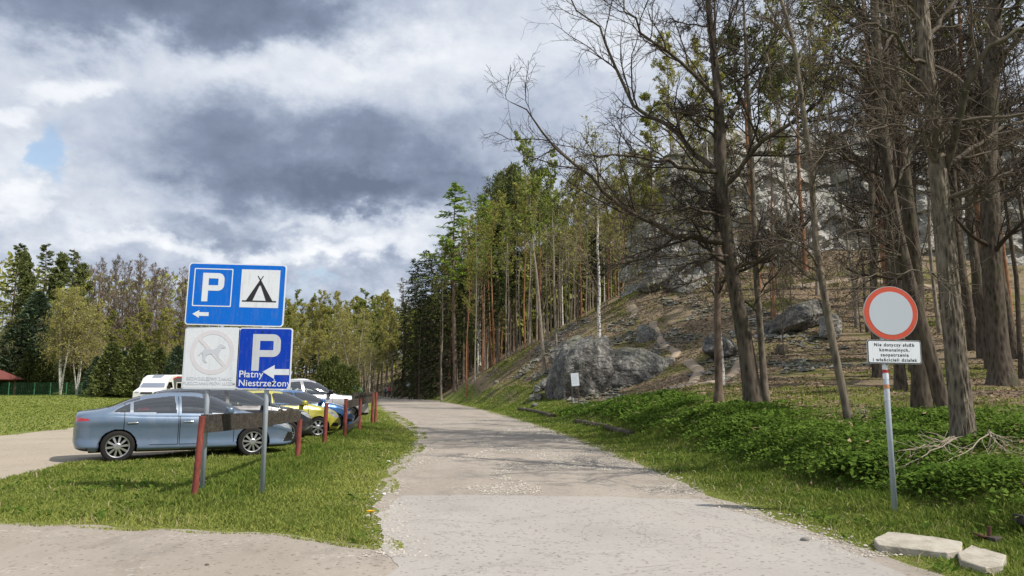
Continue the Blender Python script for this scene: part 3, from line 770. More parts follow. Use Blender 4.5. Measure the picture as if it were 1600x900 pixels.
def pine(H, r, seed, needle, first=0.6, width=0.20, dens=1.0, size=0.2, snags=True, bark='bark_pine', lean=(0, 0), n1=26):
    g = np.random.default_rng(seed); P, Rd = spine(H, r, 20, 0.012, lean, g, 1.15, 0.2)
    L1 = grow(P, Rd, n1, first, 0.99, (45, 85), lambda t, pl: H * width * (1.25 - 0.9 * (t - first) / (1 - first)), 8, 0.10, 0.14, 0.4, 0.015, g)
    L2 = grow(*L1, 7, 0.3, 1, (25, 65), lambda t, pl: pl * 0.42, 5, 0.12, 0.15, 0.6, 0.01, g)
    c, ax = along(L2[0], max(3, int(13 * dens)), g, 0.35, 0.12 + size * 0.3); lf = leaves(c, size, 0.32, unit(ax * 0.4 + g.normal(size=c.shape) * 0.7 + np.array([0, 0, 0.5])), g)
    wood = [L1, L2]; ks = [5, 3]
    if snags:
        Ls = grow(P, Rd, 16, 0.22, first, (70, 105), lambda t, pl: H * 0.07 + 0 * t, 5, -0.03, 0.1, 0.25, 0.008, g); wood.append(Ls); ks.append(3)
    return trunk_mesh(P, Rd, M[bark], 9), crown_mesh('crown', wood, ks, M['twig_dark'], lf, needle)


def bushy(H, r, seed, needle, width=0.42, n=5200, size=0.16, col=False):
    """a dense evergreen shrub or column"""
    g = np.random.default_rng(seed); P, Rd = spine(H * 0.9, r, 10, 0.01, (0, 0), g)
    z = g.random(n) ** (0.8 if col else 1.15); az = g.random(n) * 2 * np.pi
    prof = (np.minimum(1, z / 0.08) * (1 - z) ** (0.42 if col else 0.6)); q = np.stack([np.cos(az) * 2.2, np.sin(az) * 2.2, z * (6 if col else 5)], 1)
    lump = 1 + 0.38 * fbm(q, 3, seed); rad = H * width * prof * lump * np.sqrt(g.uniform(0.25, 1, n))
    c = np.stack([rad * np.cos(az), rad * np.sin(az), z * H * (1 + 0.06 * lump)], 1); d = unit(np.stack([np.cos(az), np.sin(az), np.full(n, 1.8 if col else 0.5)], 1))
    L1 = grow(P, Rd, 12, 0.1, 0.9, (30, 60), lambda t, pl: H * width * 0.8 * (1.1 - t), 6, 0.1, 0.1, 0.4, 0.008, g)
    return trunk_mesh(P, Rd, M['bark_dark'], 7), crown_mesh('crown', [L1], [3], M['twig_dark'], leaves(c, size, 0.38, d, g), needle)


def plant_tree(kind, meshes, loc, rz, sc, label, group=None, cat_='tree', sxy=None):
    t = thing(kind, label, cat_, loc, rz, group); t.scale = (sxy or sc, sxy or sc, sc)
    link('trunk', meshes[0], t); link('crown', meshes[1], t); return t


PR = {}
PR['brown'] = [(bare(22, 0.20, 100 + k, M['bark'], M['twig_brown'], 0.22, 26, 8, 7, 3, 0.20, (22, 45), 0.10, rend=0.009, minr=0.013), 22) for k in range(3)]
PR['leafy'] = [(bare(22, 0.18, 110 + k, M['bark_pale'], M['twig_brown'], 0.22, 28, 8, 7, 0, 0.24, (28, 60), 0.06, leaf=True, leafmat=M['leaf_yellow'], nleaf=7, lsize=0.095, rend=0.010), 22) for k in range(3)]
PR['fresh'] = [(bare(22, 0.17, 120 + k, M['bark_pale'], M['twig_brown'], 0.25, 26, 8, 6, 0, 0.22, (28, 58), 0.06, leaf=True, leafmat=M['leaf_fresh'], nleaf=6, lsize=0.12, rend=0.010), 22) for k in range(2)]
PR['olive'] = [(bare(20, 0.15, 130 + k, M['bark_brown'], M['twig_grey'], 0.30, 24, 8, 7, 0, 0.18, (28, 62), 0.04, leaf=True, leafmat=M['leaf_olive'], nleaf=5, lsize=0.11, rend=0.009), 20) for k in range(3)]
PR['wood_olive'] = [(bare(22, 0.13, 230 + k, M['bark_pale'] if k % 2 else M['bark_pine'], M['twig_grey'], 0.55, 14, 7, 6, 0, 0.20, (25, 60), 0.05, leaf=True, leafmat=M['leaf_olive'], nleaf=3, lsize=0.11, rend=0.008), 22) for k in range(4)]
PR['wood_yellow'] = [(bare(22, 0.12, 240 + k, M['bark_pale'], M['twig_grey'], 0.54, 14, 7, 6, 0, 0.21, (25, 60), 0.05, leaf=True, leafmat=M['leaf_yellow'], nleaf=3, lsize=0.11, rend=0.008), 22) for k in range(3)]
PR['wood_fresh'] = [(bare(22, 0.12, 245 + k, M['bark_pale'], M['twig_grey'], 0.56, 14, 7, 5, 0, 0.21, (25, 60), 0.05, leaf=True, leafmat=M['leaf_fresh'], nleaf=3, lsize=0.11, rend=0.008), 22) for k in range(2)]
PR['birch'] = [(birch(14, 0.12, 140, M['leaf_yellow'], 3), 14), (birch(15, 0.12, 141, M['leaf_yellow'], 3), 15), (birch(18, 0.13, 142, M['leaf_olive'], 1, 3), 18)]
PR['spruce'] = [(spruce(20, 0.22, 150 + k, M['needle_dark'], M['bark_dark'], 0.05, 0.17, 0.30, 1.3, 0.30), 20) for k in range(2)]
PR['forest_spruce'] = [(spruce(20, 0.18, 156 + k, M['needle_dark'], M['bark_brown'], 0.38, 0.16, 0.40, 1.6, 0.22, 0.4), 20) for k in range(2)]
PR['dry_spruce'] = [(spruce(20, 0.20, 160 + k, M['needle_dark'], M['bark_brown'], 0.03, 0.24, 0.42, 0.75, 0.22, 0.4, nb=240), 20) for k in range(2)]
PR['larch'] = [(spruce(22, 0.18, 170 + k, M['leaf_larch'], M['bark_brown'], 0.52, 0.15, 0.30, 2.4, 0.17, 0.6, nb=90), 22) for k in range(2)]
PR['pine'] = [(pine(22, 0.17, 180 + k, M['needle_pine'], 0.62, 0.15, 0.8, 0.2), 22) for k in range(3)]
PR['lot_pine'] = [(spruce(21, 0.24, 183 + k, M['needle_pine'], M['bark_brown'], 0.06, 0.165, 0.06, 2.6, 0.20, 0.5, nb=150), 21) for k in range(3)] + [(pine(22, 0.24, 186 + k, M['needle_pine'], 0.10, 0.105, 2.3, 0.26, False, 'bark_brown', n1=60), 22) for k in range(3)]
PR['juniper'] = [(bushy(6, 0.10, 190 + k, M['needle_juniper'], 0.36, 6500, 0.17), 6) for k in range(2)] + [(bushy(9, 0.12, 193, M['needle_blue'], 0.30, 7000, 0.2), 9)]
PR['thuja'] = [(bushy(4, 0.08, 196 + k, M['needle_juniper'], 0.24, 4500, 0.11, True), 4) for k in range(2)]
PR['pole'] = [(bare(20, 0.12, 200 + k, M['bark_pale'], M['twig_grey'], 0.55, 14, 6, 5, 0, 0.16, (25, 55), 0.06, rend=0.008), 20) for k in range(2)] + [(bare(20, 0.11, 205, M['bark_brown'], M['twig_grey'], 0.5, 14, 6, 5, 0, 0.16, (25, 55), 0.06, leaf=True, leafmat=M['leaf_olive'], nleaf=3, lsize=0.14, rend=0.008), 20)]
g_t = np.random.default_rng(4); cnt = {}


def put(proto, px, d, top, label, group=None, kind='tree', base=None, wide=1.0, idx=None, cat_='tree'):
    """a tree whose foot is d metres out (or where the sight line through base=(px,py) meets the slope), as tall as it looks"""
    loc = hit(px, base, 14) if base else stand(px, d); d = loc.y
    h = pix(px, top, d).z - loc.z
    k = cnt.get(proto, 0) if idx is None else idx; cnt[proto] = k + 1; ms, H = PR[proto][k % len(PR[proto])]
    sc = h / H; loc.z -= 0.05
    return plant_tree(kind, ms, loc, g_t.random() * 6.28, sc, label, group, cat_, sc * wide)


# --- far side of the meadow, from the gazebo to the track
for px, d, top, lb in [(8, 104, 378, 'dark evergreen pine cut by the photo edge above the gazebo'), (58, 102, 380, 'tall dense pine with a broad dark crown beyond the gazebo'), (98, 106, 388, 'loose topped dark pine next to the leafless brown row'),
                       (30, 112, 398, 'dark pine filling the gap above the gazebo roof'), (82, 110, 400, 'dark pine standing between two taller dark pines'), (118, 116, 415, 'thin dark pine at the start of the leafless brown row')]:
    put('lot_pine', px, d, top, lb, 'dark pines beyond the meadow', 'pine_tree', wide=1.1)
put('juniper', 48, 95, 465, 'bluish conifer standing before the tall dark pines', None, 'conifer', idx=2, wide=1.3)
put('juniper', 24, 93, 500, 'low bluish conifer behind the green fence near the gazebo', None, 'conifer', idx=2, wide=1.6)
for px, d, top, lb in [(95, 88, 455, 'multi stemmed white birch with thin yellow green leaves in front of dark pines'), (121, 89, 452, 'forked white birch leaning over the fence beside the multi stemmed birch'), (8, 92, 470, 'yellowish birch above the red roofed gazebo')]:
    put('birch', px, d, top, lb, 'birches along the green fence', 'birch_tree')
jl = ['round green juniper behind the fence, left of the camper van', 'taller round juniper next to the camper van', 'dark juniper between the birches and the round ones', 'dark shrubby conifer under the forked birch', 'dark shrubby conifer behind the gazebo posts',
      'green juniper tucked behind the white faded panel', 'dark bushy conifer behind the camper van roof', 'low conifer under the multi stemmed birch', 'shrubby conifer at the fence end beside the van', 'dark conifer in shade behind the fence posts']
for (px, d, top), lb in zip([(172, 84, 540), (213, 82, 538), (148, 88, 560), (120, 92, 552), (14, 92, 545), (275, 80, 545), (246, 85, 548), (68, 93, 548), (190, 86, 552), (40, 92, 552)], jl):
    put('juniper', px, d, top, lb, 'shrubby conifers along the green fence', 'conifer', wide=1.25)
for px in np.linspace(112, 318, 27):
    put('brown', px + g_t.normal() * 3, g_t.uniform(118, 138), g_t.uniform(402, 428) + 12 * (px > 235), 'tall leafless reddish brown tree in the row between dark pines and blue signs', 'leafless trees beyond the meadow', 'bare_tree', wide=1.2)
for px in np.linspace(125, 440, 22):
    put('leafy' if g_t.random() < 0.55 else 'olive', px, g_t.uniform(100, 116), g_t.uniform(468, 505), 'shorter budding tree below the tall leafless row behind the camper van', 'budding trees behind the camper van', 'budding_tree', wide=1.3)
for px in np.linspace(432, 612, 26):
    put('leafy' if g_t.random() < 0.7 else 'fresh', px + g_t.normal() * 3, g_t.uniform(112, 150), g_t.uniform(456, 482), 'yellow green spring tree in the wood between blue signs and track', 'spring trees behind the parked cars', 'budding_tree', wide=1.15)
for px in np.linspace(560, 650, 12):
    put('fresh' if px < 625 else 'leafy', px, g_t.uniform(175, 215), g_t.uniform(470, 485), 'distant fresh green tree where the track disappears', 'trees at the end of the track', 'budding_tree', wide=1.1)
put('birch', 556, 98, 485, 'pale forked birch with spreading limbs behind the thuja row', None, 'birch_tree', idx=0)
put('birch', 578, 96, 520, 'slim white birch beside the far end of the track', None, 'birch_tree', idx=2, wide=1.2)
for px in np.linspace(560, 640, 22):
    put('pole', px + g_t.normal() * 2, g_t.uniform(125, 165), g_t.uniform(500, 540), 'thin bare stem in the pale thicket where the track disappears', 'bare stems at the end of the track', 'sapling', wide=1.0)
for px, top, lb in [(448, 552, 'dark spruce right behind the blue parking panel'), (470, 558, 'dark spruce between the parking panel and the thuja row'), (490, 552, 'dark spruce behind the silver pickup cab')]:
    put('spruce', px, 84, top, lb, 'dark spruces behind the silver pickup', 'spruce_tree', wide=1.6)
for px, top, lb in [(507, 566, 'leftmost and bulkiest thuja behind the silver pickup'), (521, 560, 'tallest thuja in the clipped row behind the silver pickup'), (535, 572, 'middle thuja in the row, behind the pickup bonnet'), (550, 574, 'rightmost thuja in the row, beside the green cover')]:
    put('thuja', px, 72, top, lb, 'thujas behind the silver pickup', 'thuja', wide=1.35)

# --- the wood on the hillside, left edge first
for px, d, top in [(646, 120, 425), (650, 104, 402), (662, 100, 388), (674, 96, 395), (688, 92, 400), (632, 122, 470), (655, 94, 450), (700, 95, 380)]:
    put('dry_spruce', px, d, top, {646: 'dark ragged spruce at the corner where the track turns', 650: 'tall dark spruce with brown twiggy lower boughs beside the track'}.get(px, 'dark twiggy spruce in the cluster at the edge of the hillside wood'), 'dark spruces at the wood edge', 'spruce_tree', wide=1.0)
put('larch', 712, 80, 284, 'tall bright green larch rising highest against the sky at the wood edge', None, 'larch_tree', idx=0, wide=1.5)
put('larch', 756, 84, 300, 'second bright green larch with a slim pointed top', None, 'larch_tree', idx=1, wide=1.3)
put('wood_fresh', 742, 78, 320, 'light trunk tree hung with vivid green foliage beside the larches', None, 'budding_tree', base=599, wide=0.8)
put('brown', 628, 130, 440, 'bare bushy tree above the end of the track', None, 'bare_tree', wide=1.5)
for px, top, base, lb in [(654, 470, 607, 'thin pale trunk under the dark spruces beside the track'), (675, 480, 604, 'second thin pale trunk under the dark spruces'), (693, 440, 603, 'leaning pale trunk in front of the dark spruces'), (702, 430, 598, 'pair trunk of pale bark at the foot of the slope'), (721, 420, 592, 'straight grey trunk between the pale pair and the dark crooked tree'),
                          (747, 380, 577, 'pale straight trunk just up the slope from the crooked tree')]:
    put('pole', px, 0, top, lb, 'pale trunks at the foot of the wood', 'tree', base=base)
put('wood_olive', 729, 0, 400, 'crooked dark trunk tree standing lowest on the slope', None, 'tree', base=622, wide=0.8)
gl = bare(9, 0.10, 300, M['bark_dark'], M['twig_grey'], 0.45, 12, 5, 4, 0, 0.28, (30, 80), 0.0, leaf=True, leafmat=M['leaf_gold'], nleaf=5, lsize=0.13)
p = hit(706, 600, 14); plant_tree('maple_tree', gl, p, 1.0, (pix(706, 465, p.y).z - p.z) / 9, 'small tree in golden yellow blossom before the dark spruces')
for k, (px, base, top) in enumerate([(763, 562, 300), (780, 553, 285), (790, 548, 262), (795, 545, 270), (800, 541, 268), (808, 540, 275), (815, 535, 290), (824, 532, 285), (760, 572, 330), (772, 566, 310)]):
    put('pine', px, 0, top, 'straight orange barked pine in the group left of the forked tree', 'orange barked pines on the hillside', 'pine_tree', base=base)
tw = [bare(20, 0.17, 310, M['bark_pale'], M['twig_grey'], 0.45, 16, 7, 5, 0, 0.24, (20, 45), 0.1, (-0.10, 0), True, M['leaf_fresh'], 3, 0.14), bare(20, 0.14, 311, M['bark_pale'], M['twig_grey'], 0.5, 14, 7, 5, 0, 0.2, (20, 45), 0.1, (0.02, 0), True, M['leaf_fresh'], 3, 0.14)]
p = hit(851, 582, 14); h = (pix(820, 222, p.y).z - p.z) / 20
plant_tree('tall_tree', tw[0], p, 0.0, h, 'tall leaning tree with sparse pale green crown standing alone on the slope')
p = hit(870, 562, 14); plant_tree('tall_tree', tw[1], p, 2.0, (pix(868, 240, p.y).z - p.z) / 20, 'slim upright tree beside the leaning tree on the slope')
wb = birch(17, 0.15, 320, M['leaf_olive'], 1, 2); p = hit(938, 530, 14); p = stand(938, 49)
plant_tree('birch_tree', wb, p, 0.5, (pix(941, 205, p.y).z - p.z) / 17, 'white barked birch rising straight above the tall boulder')
kinds = ['wood_olive', 'wood_yellow', 'wood_olive', 'pole', 'pine', 'wood_olive', 'wood_fresh', 'pole', 'forest_spruce', 'wood_yellow', 'birch']
nm = {'wood_yellow': ('budding_tree', 'yellowish leaved tree in the dense wood on the hillside', 'yellowish trees on the hillside'), 'wood_olive': ('budding_tree', 'slender olive leaved tree in the dense wood on the hillside', 'olive leaved trees on the hillside'), 'forest_spruce': ('spruce_tree', 'dark high crowned spruce deep in the hillside wood', 'dark spruces on the hillside'),
      'pole': ('tree', 'thin bare trunk deep in the hillside wood', 'thin bare trunks on the hillside'), 'pine': ('pine_tree', 'reddish pine deep in the hillside wood right of the forked tree', 'red pines in the wood'), 'wood_fresh': ('budding_tree', 'fresh green slender tree in the hillside wood', 'fresh green trees on the hillside'), 'birch': ('birch_tree', 'pale birch deep in the hillside wood', 'pale birches on the hillside')}
for k in range(76):
    px = 690 + 330 * ((k * 0.6180339) % 1.0); d = g_t.uniform(72, 112); kd = kinds[k % len(kinds)] if px > 830 or k % 3 else ('forest_spruce' if px < 790 and k % 2 else 'wood_olive')
    top = np.interp(px, [690, 740, 800, 860, 930, 1010], [350, 315, 285, 262, 258, 225]) + g_t.uniform(-5, 60)
    if kd == 'pine' and px < 830: kd = 'wood_yellow'
    if kd == 'forest_spruce': top += 55
    put(kd, px, d, top, nm[kd][1], nm[kd][2], nm[kd][0], wide=1.0, idx=(2 if kd == 'birch' else None))
for px, d, top, kd, lb in [(1060, 76, 60, 'leafy', 'yellowish leaved tree growing on top of the cliff behind the big tree'), (1105, 78, 70, 'leafy', 'second yellowish leaved tree on the cliff top'), (1240, 76, 70, 'pine', 'dark pine on the cliff top behind the slender leaning trunk'), (1280, 80, 90, 'pine', 'shorter pine on the cliff top beside the dark pine'),
                           (1030, 66, 150, 'olive', 'thin olive tree hiding the shoulder of the cliff'), (1012, 70, 190, 'birch', 'pale thin birch at the edge of the cliff')]:
    loc = stand(px, d); loc.z = max(loc.z, 20.5 if px > 1040 and d > 74 else 0); ms, H = PR[kd][0 if kd != 'birch' else 2]; plant_tree('cliff_tree', ms, loc, px, (pix(px, top, d).z - loc.z) / H, lb)

# --- big leafless trees in front, traced limb by limb in depth
def limb(pts, d, w):
    """pts: (px, py, depth offset, diameter in pixels)"""
    L = [pix(a, b, d + o) for a, b, o, _ in pts]; return np.array([v[:] for v in L]), [wd / 2 / F * (d + o) * w for _, _, o, wd in pts]


def traced(kind, label, d, main, limbs, bark, twig, seed, n1=18, k=20, extra=(0.3, 0.98), sub=(9, 7, 4), disp=0.0, L1f=0.16, flare=0.28, wf=0.70, limbmat=None, spreadang=(35, 80)):
    g = np.random.default_rng(seed); base = hit(main[0][0], main[0][1], 8); d = base.y
    A, ra = limb(main, d, wf); A[0] = base[:] ; A[0][2] -= 0.15; off = np.array(base[:])
    P, Rd = resample(A - off, ra, 40); hgt = P[0, :, 2]; Rd = Rd * (1 + flare * np.exp(-np.maximum(hgt, 0) / 0.28))
    H = P[0, -1, 2]
    LP = []; LR = []
    for l in limbs:
        a, r_ = limb(l, d, wf); q, qr = resample(a - off, r_, 14); q[0, 1:] += g.normal(size=(13, 3)) * 0.05 * np.linspace(0.3, 1, 13)[:, None] * np.linalg.norm(q[0, -1] - q[0, 0]) / 3; LP.append(q); LR.append(qr)
    E = grow(P, Rd, n1, extra[0], extra[1], spreadang, lambda t, pl: H * L1f * (1.2 - 0.5 * t), 14, 0.03, 0.13, 0.28, 0.012, g)
    L1 = (np.concatenate(LP + [E[0]]), np.concatenate(LR + [E[1]]))
    L2 = grow(*L1, sub[0], 0.12, 1, (25, 70), lambda t, pl: np.minimum(pl, 6) * 0.46 * (1.15 - 0.6 * t), 8, 0.03, 0.15, 0.5, 0.007, g)
    L3 = grow(*L2, sub[1], 0.12, 1, (25, 65), lambda t, pl: pl * 0.50 * (1.1 - 0.5 * t), 6, 0.02, 0.17, 0.6, 0.0045, g)
    L4 = grow(*L3, sub[2], 0.15, 1, (25, 65), lambda t, pl: pl * 0.55, 4, 0.02, 0.18, 0.7, 0.003, g)
    V, q = tubes(P, Rd, max(k, 12))
    if disp:
        PP, RR = resample(P[0], Rd[0], 200); kk = 72; V, q = tubes(PP, RR, kk); cen = np.repeat(PP[0], kk, 0); ro = unit(V - cen); a = np.tile(np.arange(kk) / kk * 2 * np.pi, 200)
        zz = np.repeat(PP[0, :, 2], kk); qv = np.stack([np.cos(a) * 3.2, np.sin(a) * 3.2, zz * 0.75], 1); rid = 1 - 2 * np.abs(fbm(qv * 1.6, 4, seed, 0.6)); V = V + ro * (disp * (rid - 0.25) + disp * 0.8 * fbm(qv * 0.5, 3, seed + 3))[:, None]
    t = thing(kind, label, 'tree', base)
    link('trunk', mesh_np('trunk', V, [q], bark), t)
    for lp, lr in zip(LP, LR): v, q = tubes(lp, lr, 10); link('limb', mesh_np('limb', v, [q], limbmat or bark), t)
    v, q = cat((E[0], E[1]), L2, L3, L4, ks=[6, 4, 3, 3]); link('crown', mesh_np('crown', v, [q], twig), t)
    return t


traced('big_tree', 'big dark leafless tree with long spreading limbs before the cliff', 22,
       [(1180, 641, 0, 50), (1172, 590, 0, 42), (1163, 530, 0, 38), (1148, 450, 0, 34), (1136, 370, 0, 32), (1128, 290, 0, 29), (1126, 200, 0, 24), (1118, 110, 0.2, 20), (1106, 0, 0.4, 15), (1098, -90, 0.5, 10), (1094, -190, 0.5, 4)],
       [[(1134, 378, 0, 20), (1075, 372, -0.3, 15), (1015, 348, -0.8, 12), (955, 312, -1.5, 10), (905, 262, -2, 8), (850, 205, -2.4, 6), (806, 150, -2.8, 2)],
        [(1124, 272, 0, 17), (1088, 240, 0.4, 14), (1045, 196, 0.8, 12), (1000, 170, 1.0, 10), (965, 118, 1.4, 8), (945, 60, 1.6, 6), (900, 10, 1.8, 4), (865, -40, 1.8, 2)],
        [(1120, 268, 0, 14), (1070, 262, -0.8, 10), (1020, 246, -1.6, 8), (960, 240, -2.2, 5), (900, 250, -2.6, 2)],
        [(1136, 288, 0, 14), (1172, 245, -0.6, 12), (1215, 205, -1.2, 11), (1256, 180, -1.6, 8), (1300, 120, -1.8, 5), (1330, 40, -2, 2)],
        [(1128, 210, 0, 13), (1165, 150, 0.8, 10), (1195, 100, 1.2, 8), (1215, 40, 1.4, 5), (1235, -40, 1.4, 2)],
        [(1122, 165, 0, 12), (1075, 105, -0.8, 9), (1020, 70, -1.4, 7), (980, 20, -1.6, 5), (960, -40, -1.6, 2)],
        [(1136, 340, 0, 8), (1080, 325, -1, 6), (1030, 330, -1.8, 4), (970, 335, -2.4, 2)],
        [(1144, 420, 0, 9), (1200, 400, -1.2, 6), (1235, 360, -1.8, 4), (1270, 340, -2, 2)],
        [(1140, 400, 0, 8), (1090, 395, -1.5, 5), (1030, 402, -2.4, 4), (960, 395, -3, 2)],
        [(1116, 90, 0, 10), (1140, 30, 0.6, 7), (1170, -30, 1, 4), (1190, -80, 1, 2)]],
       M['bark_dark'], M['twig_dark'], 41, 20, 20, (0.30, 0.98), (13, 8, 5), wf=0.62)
traced('furrowed_tree', 'thick tree with deeply furrowed sunlit bark behind the round red and white sign', 13,
       [(1507, 700, 0, 54), (1502, 640, 0, 48), (1494, 560, 0, 46), (1484, 460, 0, 45), (1476, 370, 0, 44), (1466, 280, 0, 40), (1458, 190, 0, 36), (1447, 90, 0, 34), (1440, 0, 0.1, 30), (1434, -100, 0.2, 24), (1430, -260, 0.3, 12), (1425, -380, 0.3, 4)],
       [[(1476, 268, 0, 20), (1492, 215, -0.3, 20), (1505, 150, -0.5, 18), (1535, 90, -0.7, 15), (1590, 55, -0.8, 12), (1660, 20, -0.8, 8), (1740, -30, -0.8, 3)],
        [(1474, 262, 0, 15), (1510, 235, 0.4, 12), (1545, 215, 0.7, 10), (1590, 190, 1, 8), (1650, 170, 1.2, 4), (1700, 130, 1.2, 2)],
        [(1450, 100, 0, 11), (1420, 92, -0.4, 9), (1392, 48, -0.6, 8), (1352, 35, -0.9, 6), (1310, 50, -1.2, 4), (1270, 40, -1.3, 2)],
        [(1458, 210, 0, 10), (1420, 200, -0.6, 8), (1375, 202, -1.0, 6), (1330, 225, -1.4, 4), (1280, 240, -1.6, 2)],
        [(1462, 232, 0, 9), (1500, 196, 0.5, 7), (1570, 190, 0.8, 5), (1640, 150, 1, 2)],
        [(1446, 70, 0, 14), (1470, 30, 0.5, 11), (1500, -10, 0.8, 8), (1540, -60, 1, 4)],
        [(1443, 50, 0, 9), (1408, 10, 0.5, 7), (1380, -50, 0.8, 3)],
        [(1482, 440, 0, 5), (1440, 425, -0.9, 4), (1395, 425, -1.4, 3), (1350, 410, -1.8, 1.5)]],
       M['bark_furrow'], M['twig_grey'], 43, 16, 28, (0.36, 0.95), (9, 6, 4), 0.024, 0.13, limbmat=M['bark_dark'], wf=0.60)
traced('slender_tree', 'slender crooked tree leaning left across the hillside path', 17,
       [(1330, 668, 0, 20), (1320, 625, 0, 17), (1303, 545, 0, 17), (1290, 470, 0, 16), (1275, 380, 0, 15), (1268, 280, 0, 13), (1256, 180, 0, 12), (1240, 70, 0, 10), (1215, -20, 0, 8), (1195, -120, 0, 3)],
       [[(1280, 420, 0, 6), (1255, 385, -0.6, 5), (1220, 370, -1, 3), (1190, 340, -1.2, 1.5)], [(1262, 230, 0, 7), (1232, 190, 0.5, 5), (1205, 130, 0.8, 4), (1190, 60, 1, 2)], [(1266, 260, 0, 6), (1300, 215, -0.5, 5), (1345, 195, -0.8, 3), (1390, 180, -1, 1.5)],
        [(1246, 100, 0, 7), (1268, 40, 0.5, 5), (1300, -20, 0.6, 3)], [(1238, 70, 0, 6), (1200, 30, -0.5, 4), (1160, 20, -0.8, 2)]],
       M['bark'], M['twig_grey'], 45, 22, 14, (0.35, 0.98), (7, 6, 3), 0.0, 0.14)
traced('leaning_tree', 'thick dark trunk leaning left close behind the furrowed tree', 19,
       [(1478, 652, 0, 34), (1462, 590, 0, 32), (1440, 510, 0, 31), (1418, 430, 0, 29), (1400, 350, 0, 27), (1385, 250, 0, 25), (1374, 130, 0, 22), (1366, 0, 0, 19), (1360, -120, 0, 12), (1356, -240, 0, 4)],
       [[(1398, 340, 0, 11), (1370, 290, -0.6, 9), (1330, 250, -1, 6), (1280, 225, -1.4, 3)], [(1392, 300, 0, 10), (1420, 250, 0.6, 8), (1450, 170, 1, 5), (1475, 100, 1.2, 2)], [(1378, 160, 0, 10), (1340, 110, -0.4, 7), (1300, 85, -0.8, 4), (1250, 90, -1, 2)],
        [(1372, 100, 0, 10), (1400, 40, 0.6, 7), (1430, -30, 0.8, 3)], [(1410, 400, 0, 7), (1370, 390, -0.8, 5), (1325, 400, -1.2, 3), (1280, 390, -1.5, 1.5)]],
       M['bark_dark'], M['twig_dark'], 47, 24, 16, (0.32, 0.98), (8, 6, 4), 0.010, 0.16, wf=0.62)
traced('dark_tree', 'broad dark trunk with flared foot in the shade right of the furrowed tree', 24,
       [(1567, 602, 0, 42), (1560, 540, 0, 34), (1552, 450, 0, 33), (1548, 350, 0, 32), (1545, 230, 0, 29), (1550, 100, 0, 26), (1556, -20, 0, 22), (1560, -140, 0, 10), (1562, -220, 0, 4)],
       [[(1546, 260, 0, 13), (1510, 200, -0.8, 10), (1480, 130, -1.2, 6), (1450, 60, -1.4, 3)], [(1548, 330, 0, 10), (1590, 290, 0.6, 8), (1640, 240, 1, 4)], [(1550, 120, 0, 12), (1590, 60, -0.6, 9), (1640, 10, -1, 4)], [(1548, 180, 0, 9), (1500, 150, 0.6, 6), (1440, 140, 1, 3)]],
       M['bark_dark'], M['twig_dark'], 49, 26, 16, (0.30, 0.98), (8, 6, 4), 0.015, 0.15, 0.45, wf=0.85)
traced('reddish_pine', 'thin dark trunk standing just left of the big dark tree', 24,
       [(1123, 637, 0, 26), (1123, 600, 0, 17), (1121, 520, 0, 16), (1122, 430, 0, 16), (1121, 340, 0, 14), (1119, 250, 0, 12), (1118, 150, 0, 10), (1117, 40, 0, 6), (1116, -40, 0, 2)],
       [[(1121, 425, 0, 5), (1080, 440, -0.8, 4), (1040, 452, -1.4, 2)], [(1121, 380, 0, 5), (1160, 360, 0.8, 4), (1200, 365, 1.2, 2)]], M['bark_brown'], M['twig_dark'], 51, 20, 12, (0.28, 0.98), (6, 5, 3), 0.0, 0.12)
traced('companion_tree', 'thin dark trunk standing just right of the big dark tree', 24.5,
       [(1197, 636, 0, 20), (1192, 570, 0, 15), (1186, 490, 0, 14), (1180, 400, 0, 13), (1177, 300, 0, 11), (1172, 200, 0, 10), (1166, 90, 0, 8), (1160, -30, 0, 3)],
       [[(1182, 430, 0, 5), (1215, 380, -0.6, 4), (1250, 300, -1, 2)], [(1178, 320, 0, 5), (1150, 260, 0.6, 4), (1130, 200, 1, 2)]], M['bark'], M['twig_dark'], 53, 20, 12, (0.28, 0.98), (6, 5, 3), 0.0, 0.12)
bb = birch(15, 0.17, 330, M['leaf_olive'], 1, 1); p = stand(1129, 30); plant_tree('birch_tree', bb, p, 2.2, (pix(1129, 200, p.y).z - p.z) / 15, 'black and white birch trunk just behind the thin dark trunk')

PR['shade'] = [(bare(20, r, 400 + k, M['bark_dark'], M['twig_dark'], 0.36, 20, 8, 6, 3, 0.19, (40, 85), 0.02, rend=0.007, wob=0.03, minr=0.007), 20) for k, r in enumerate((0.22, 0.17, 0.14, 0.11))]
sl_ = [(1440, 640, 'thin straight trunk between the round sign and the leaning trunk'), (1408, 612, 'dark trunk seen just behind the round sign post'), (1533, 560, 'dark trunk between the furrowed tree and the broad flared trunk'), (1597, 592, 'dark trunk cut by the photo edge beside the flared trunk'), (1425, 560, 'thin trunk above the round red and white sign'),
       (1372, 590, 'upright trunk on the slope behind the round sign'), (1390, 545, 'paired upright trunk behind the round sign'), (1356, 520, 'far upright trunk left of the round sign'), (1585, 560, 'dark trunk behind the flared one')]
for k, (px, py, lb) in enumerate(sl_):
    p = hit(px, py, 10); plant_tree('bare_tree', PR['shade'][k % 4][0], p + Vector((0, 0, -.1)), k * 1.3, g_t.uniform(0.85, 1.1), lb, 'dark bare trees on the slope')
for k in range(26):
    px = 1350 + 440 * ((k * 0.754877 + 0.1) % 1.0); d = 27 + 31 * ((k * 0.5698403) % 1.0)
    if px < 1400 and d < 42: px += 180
    p = stand(px, d); plant_tree('bare_tree', PR['shade'][(k + 1) % 4][0], p + Vector((0, 0, -.1)), k * 2.1, g_t.uniform(0.75, 1.1), 'dark bare tree in the crowded wood behind the round sign', 'crowded bare trees behind the round sign')
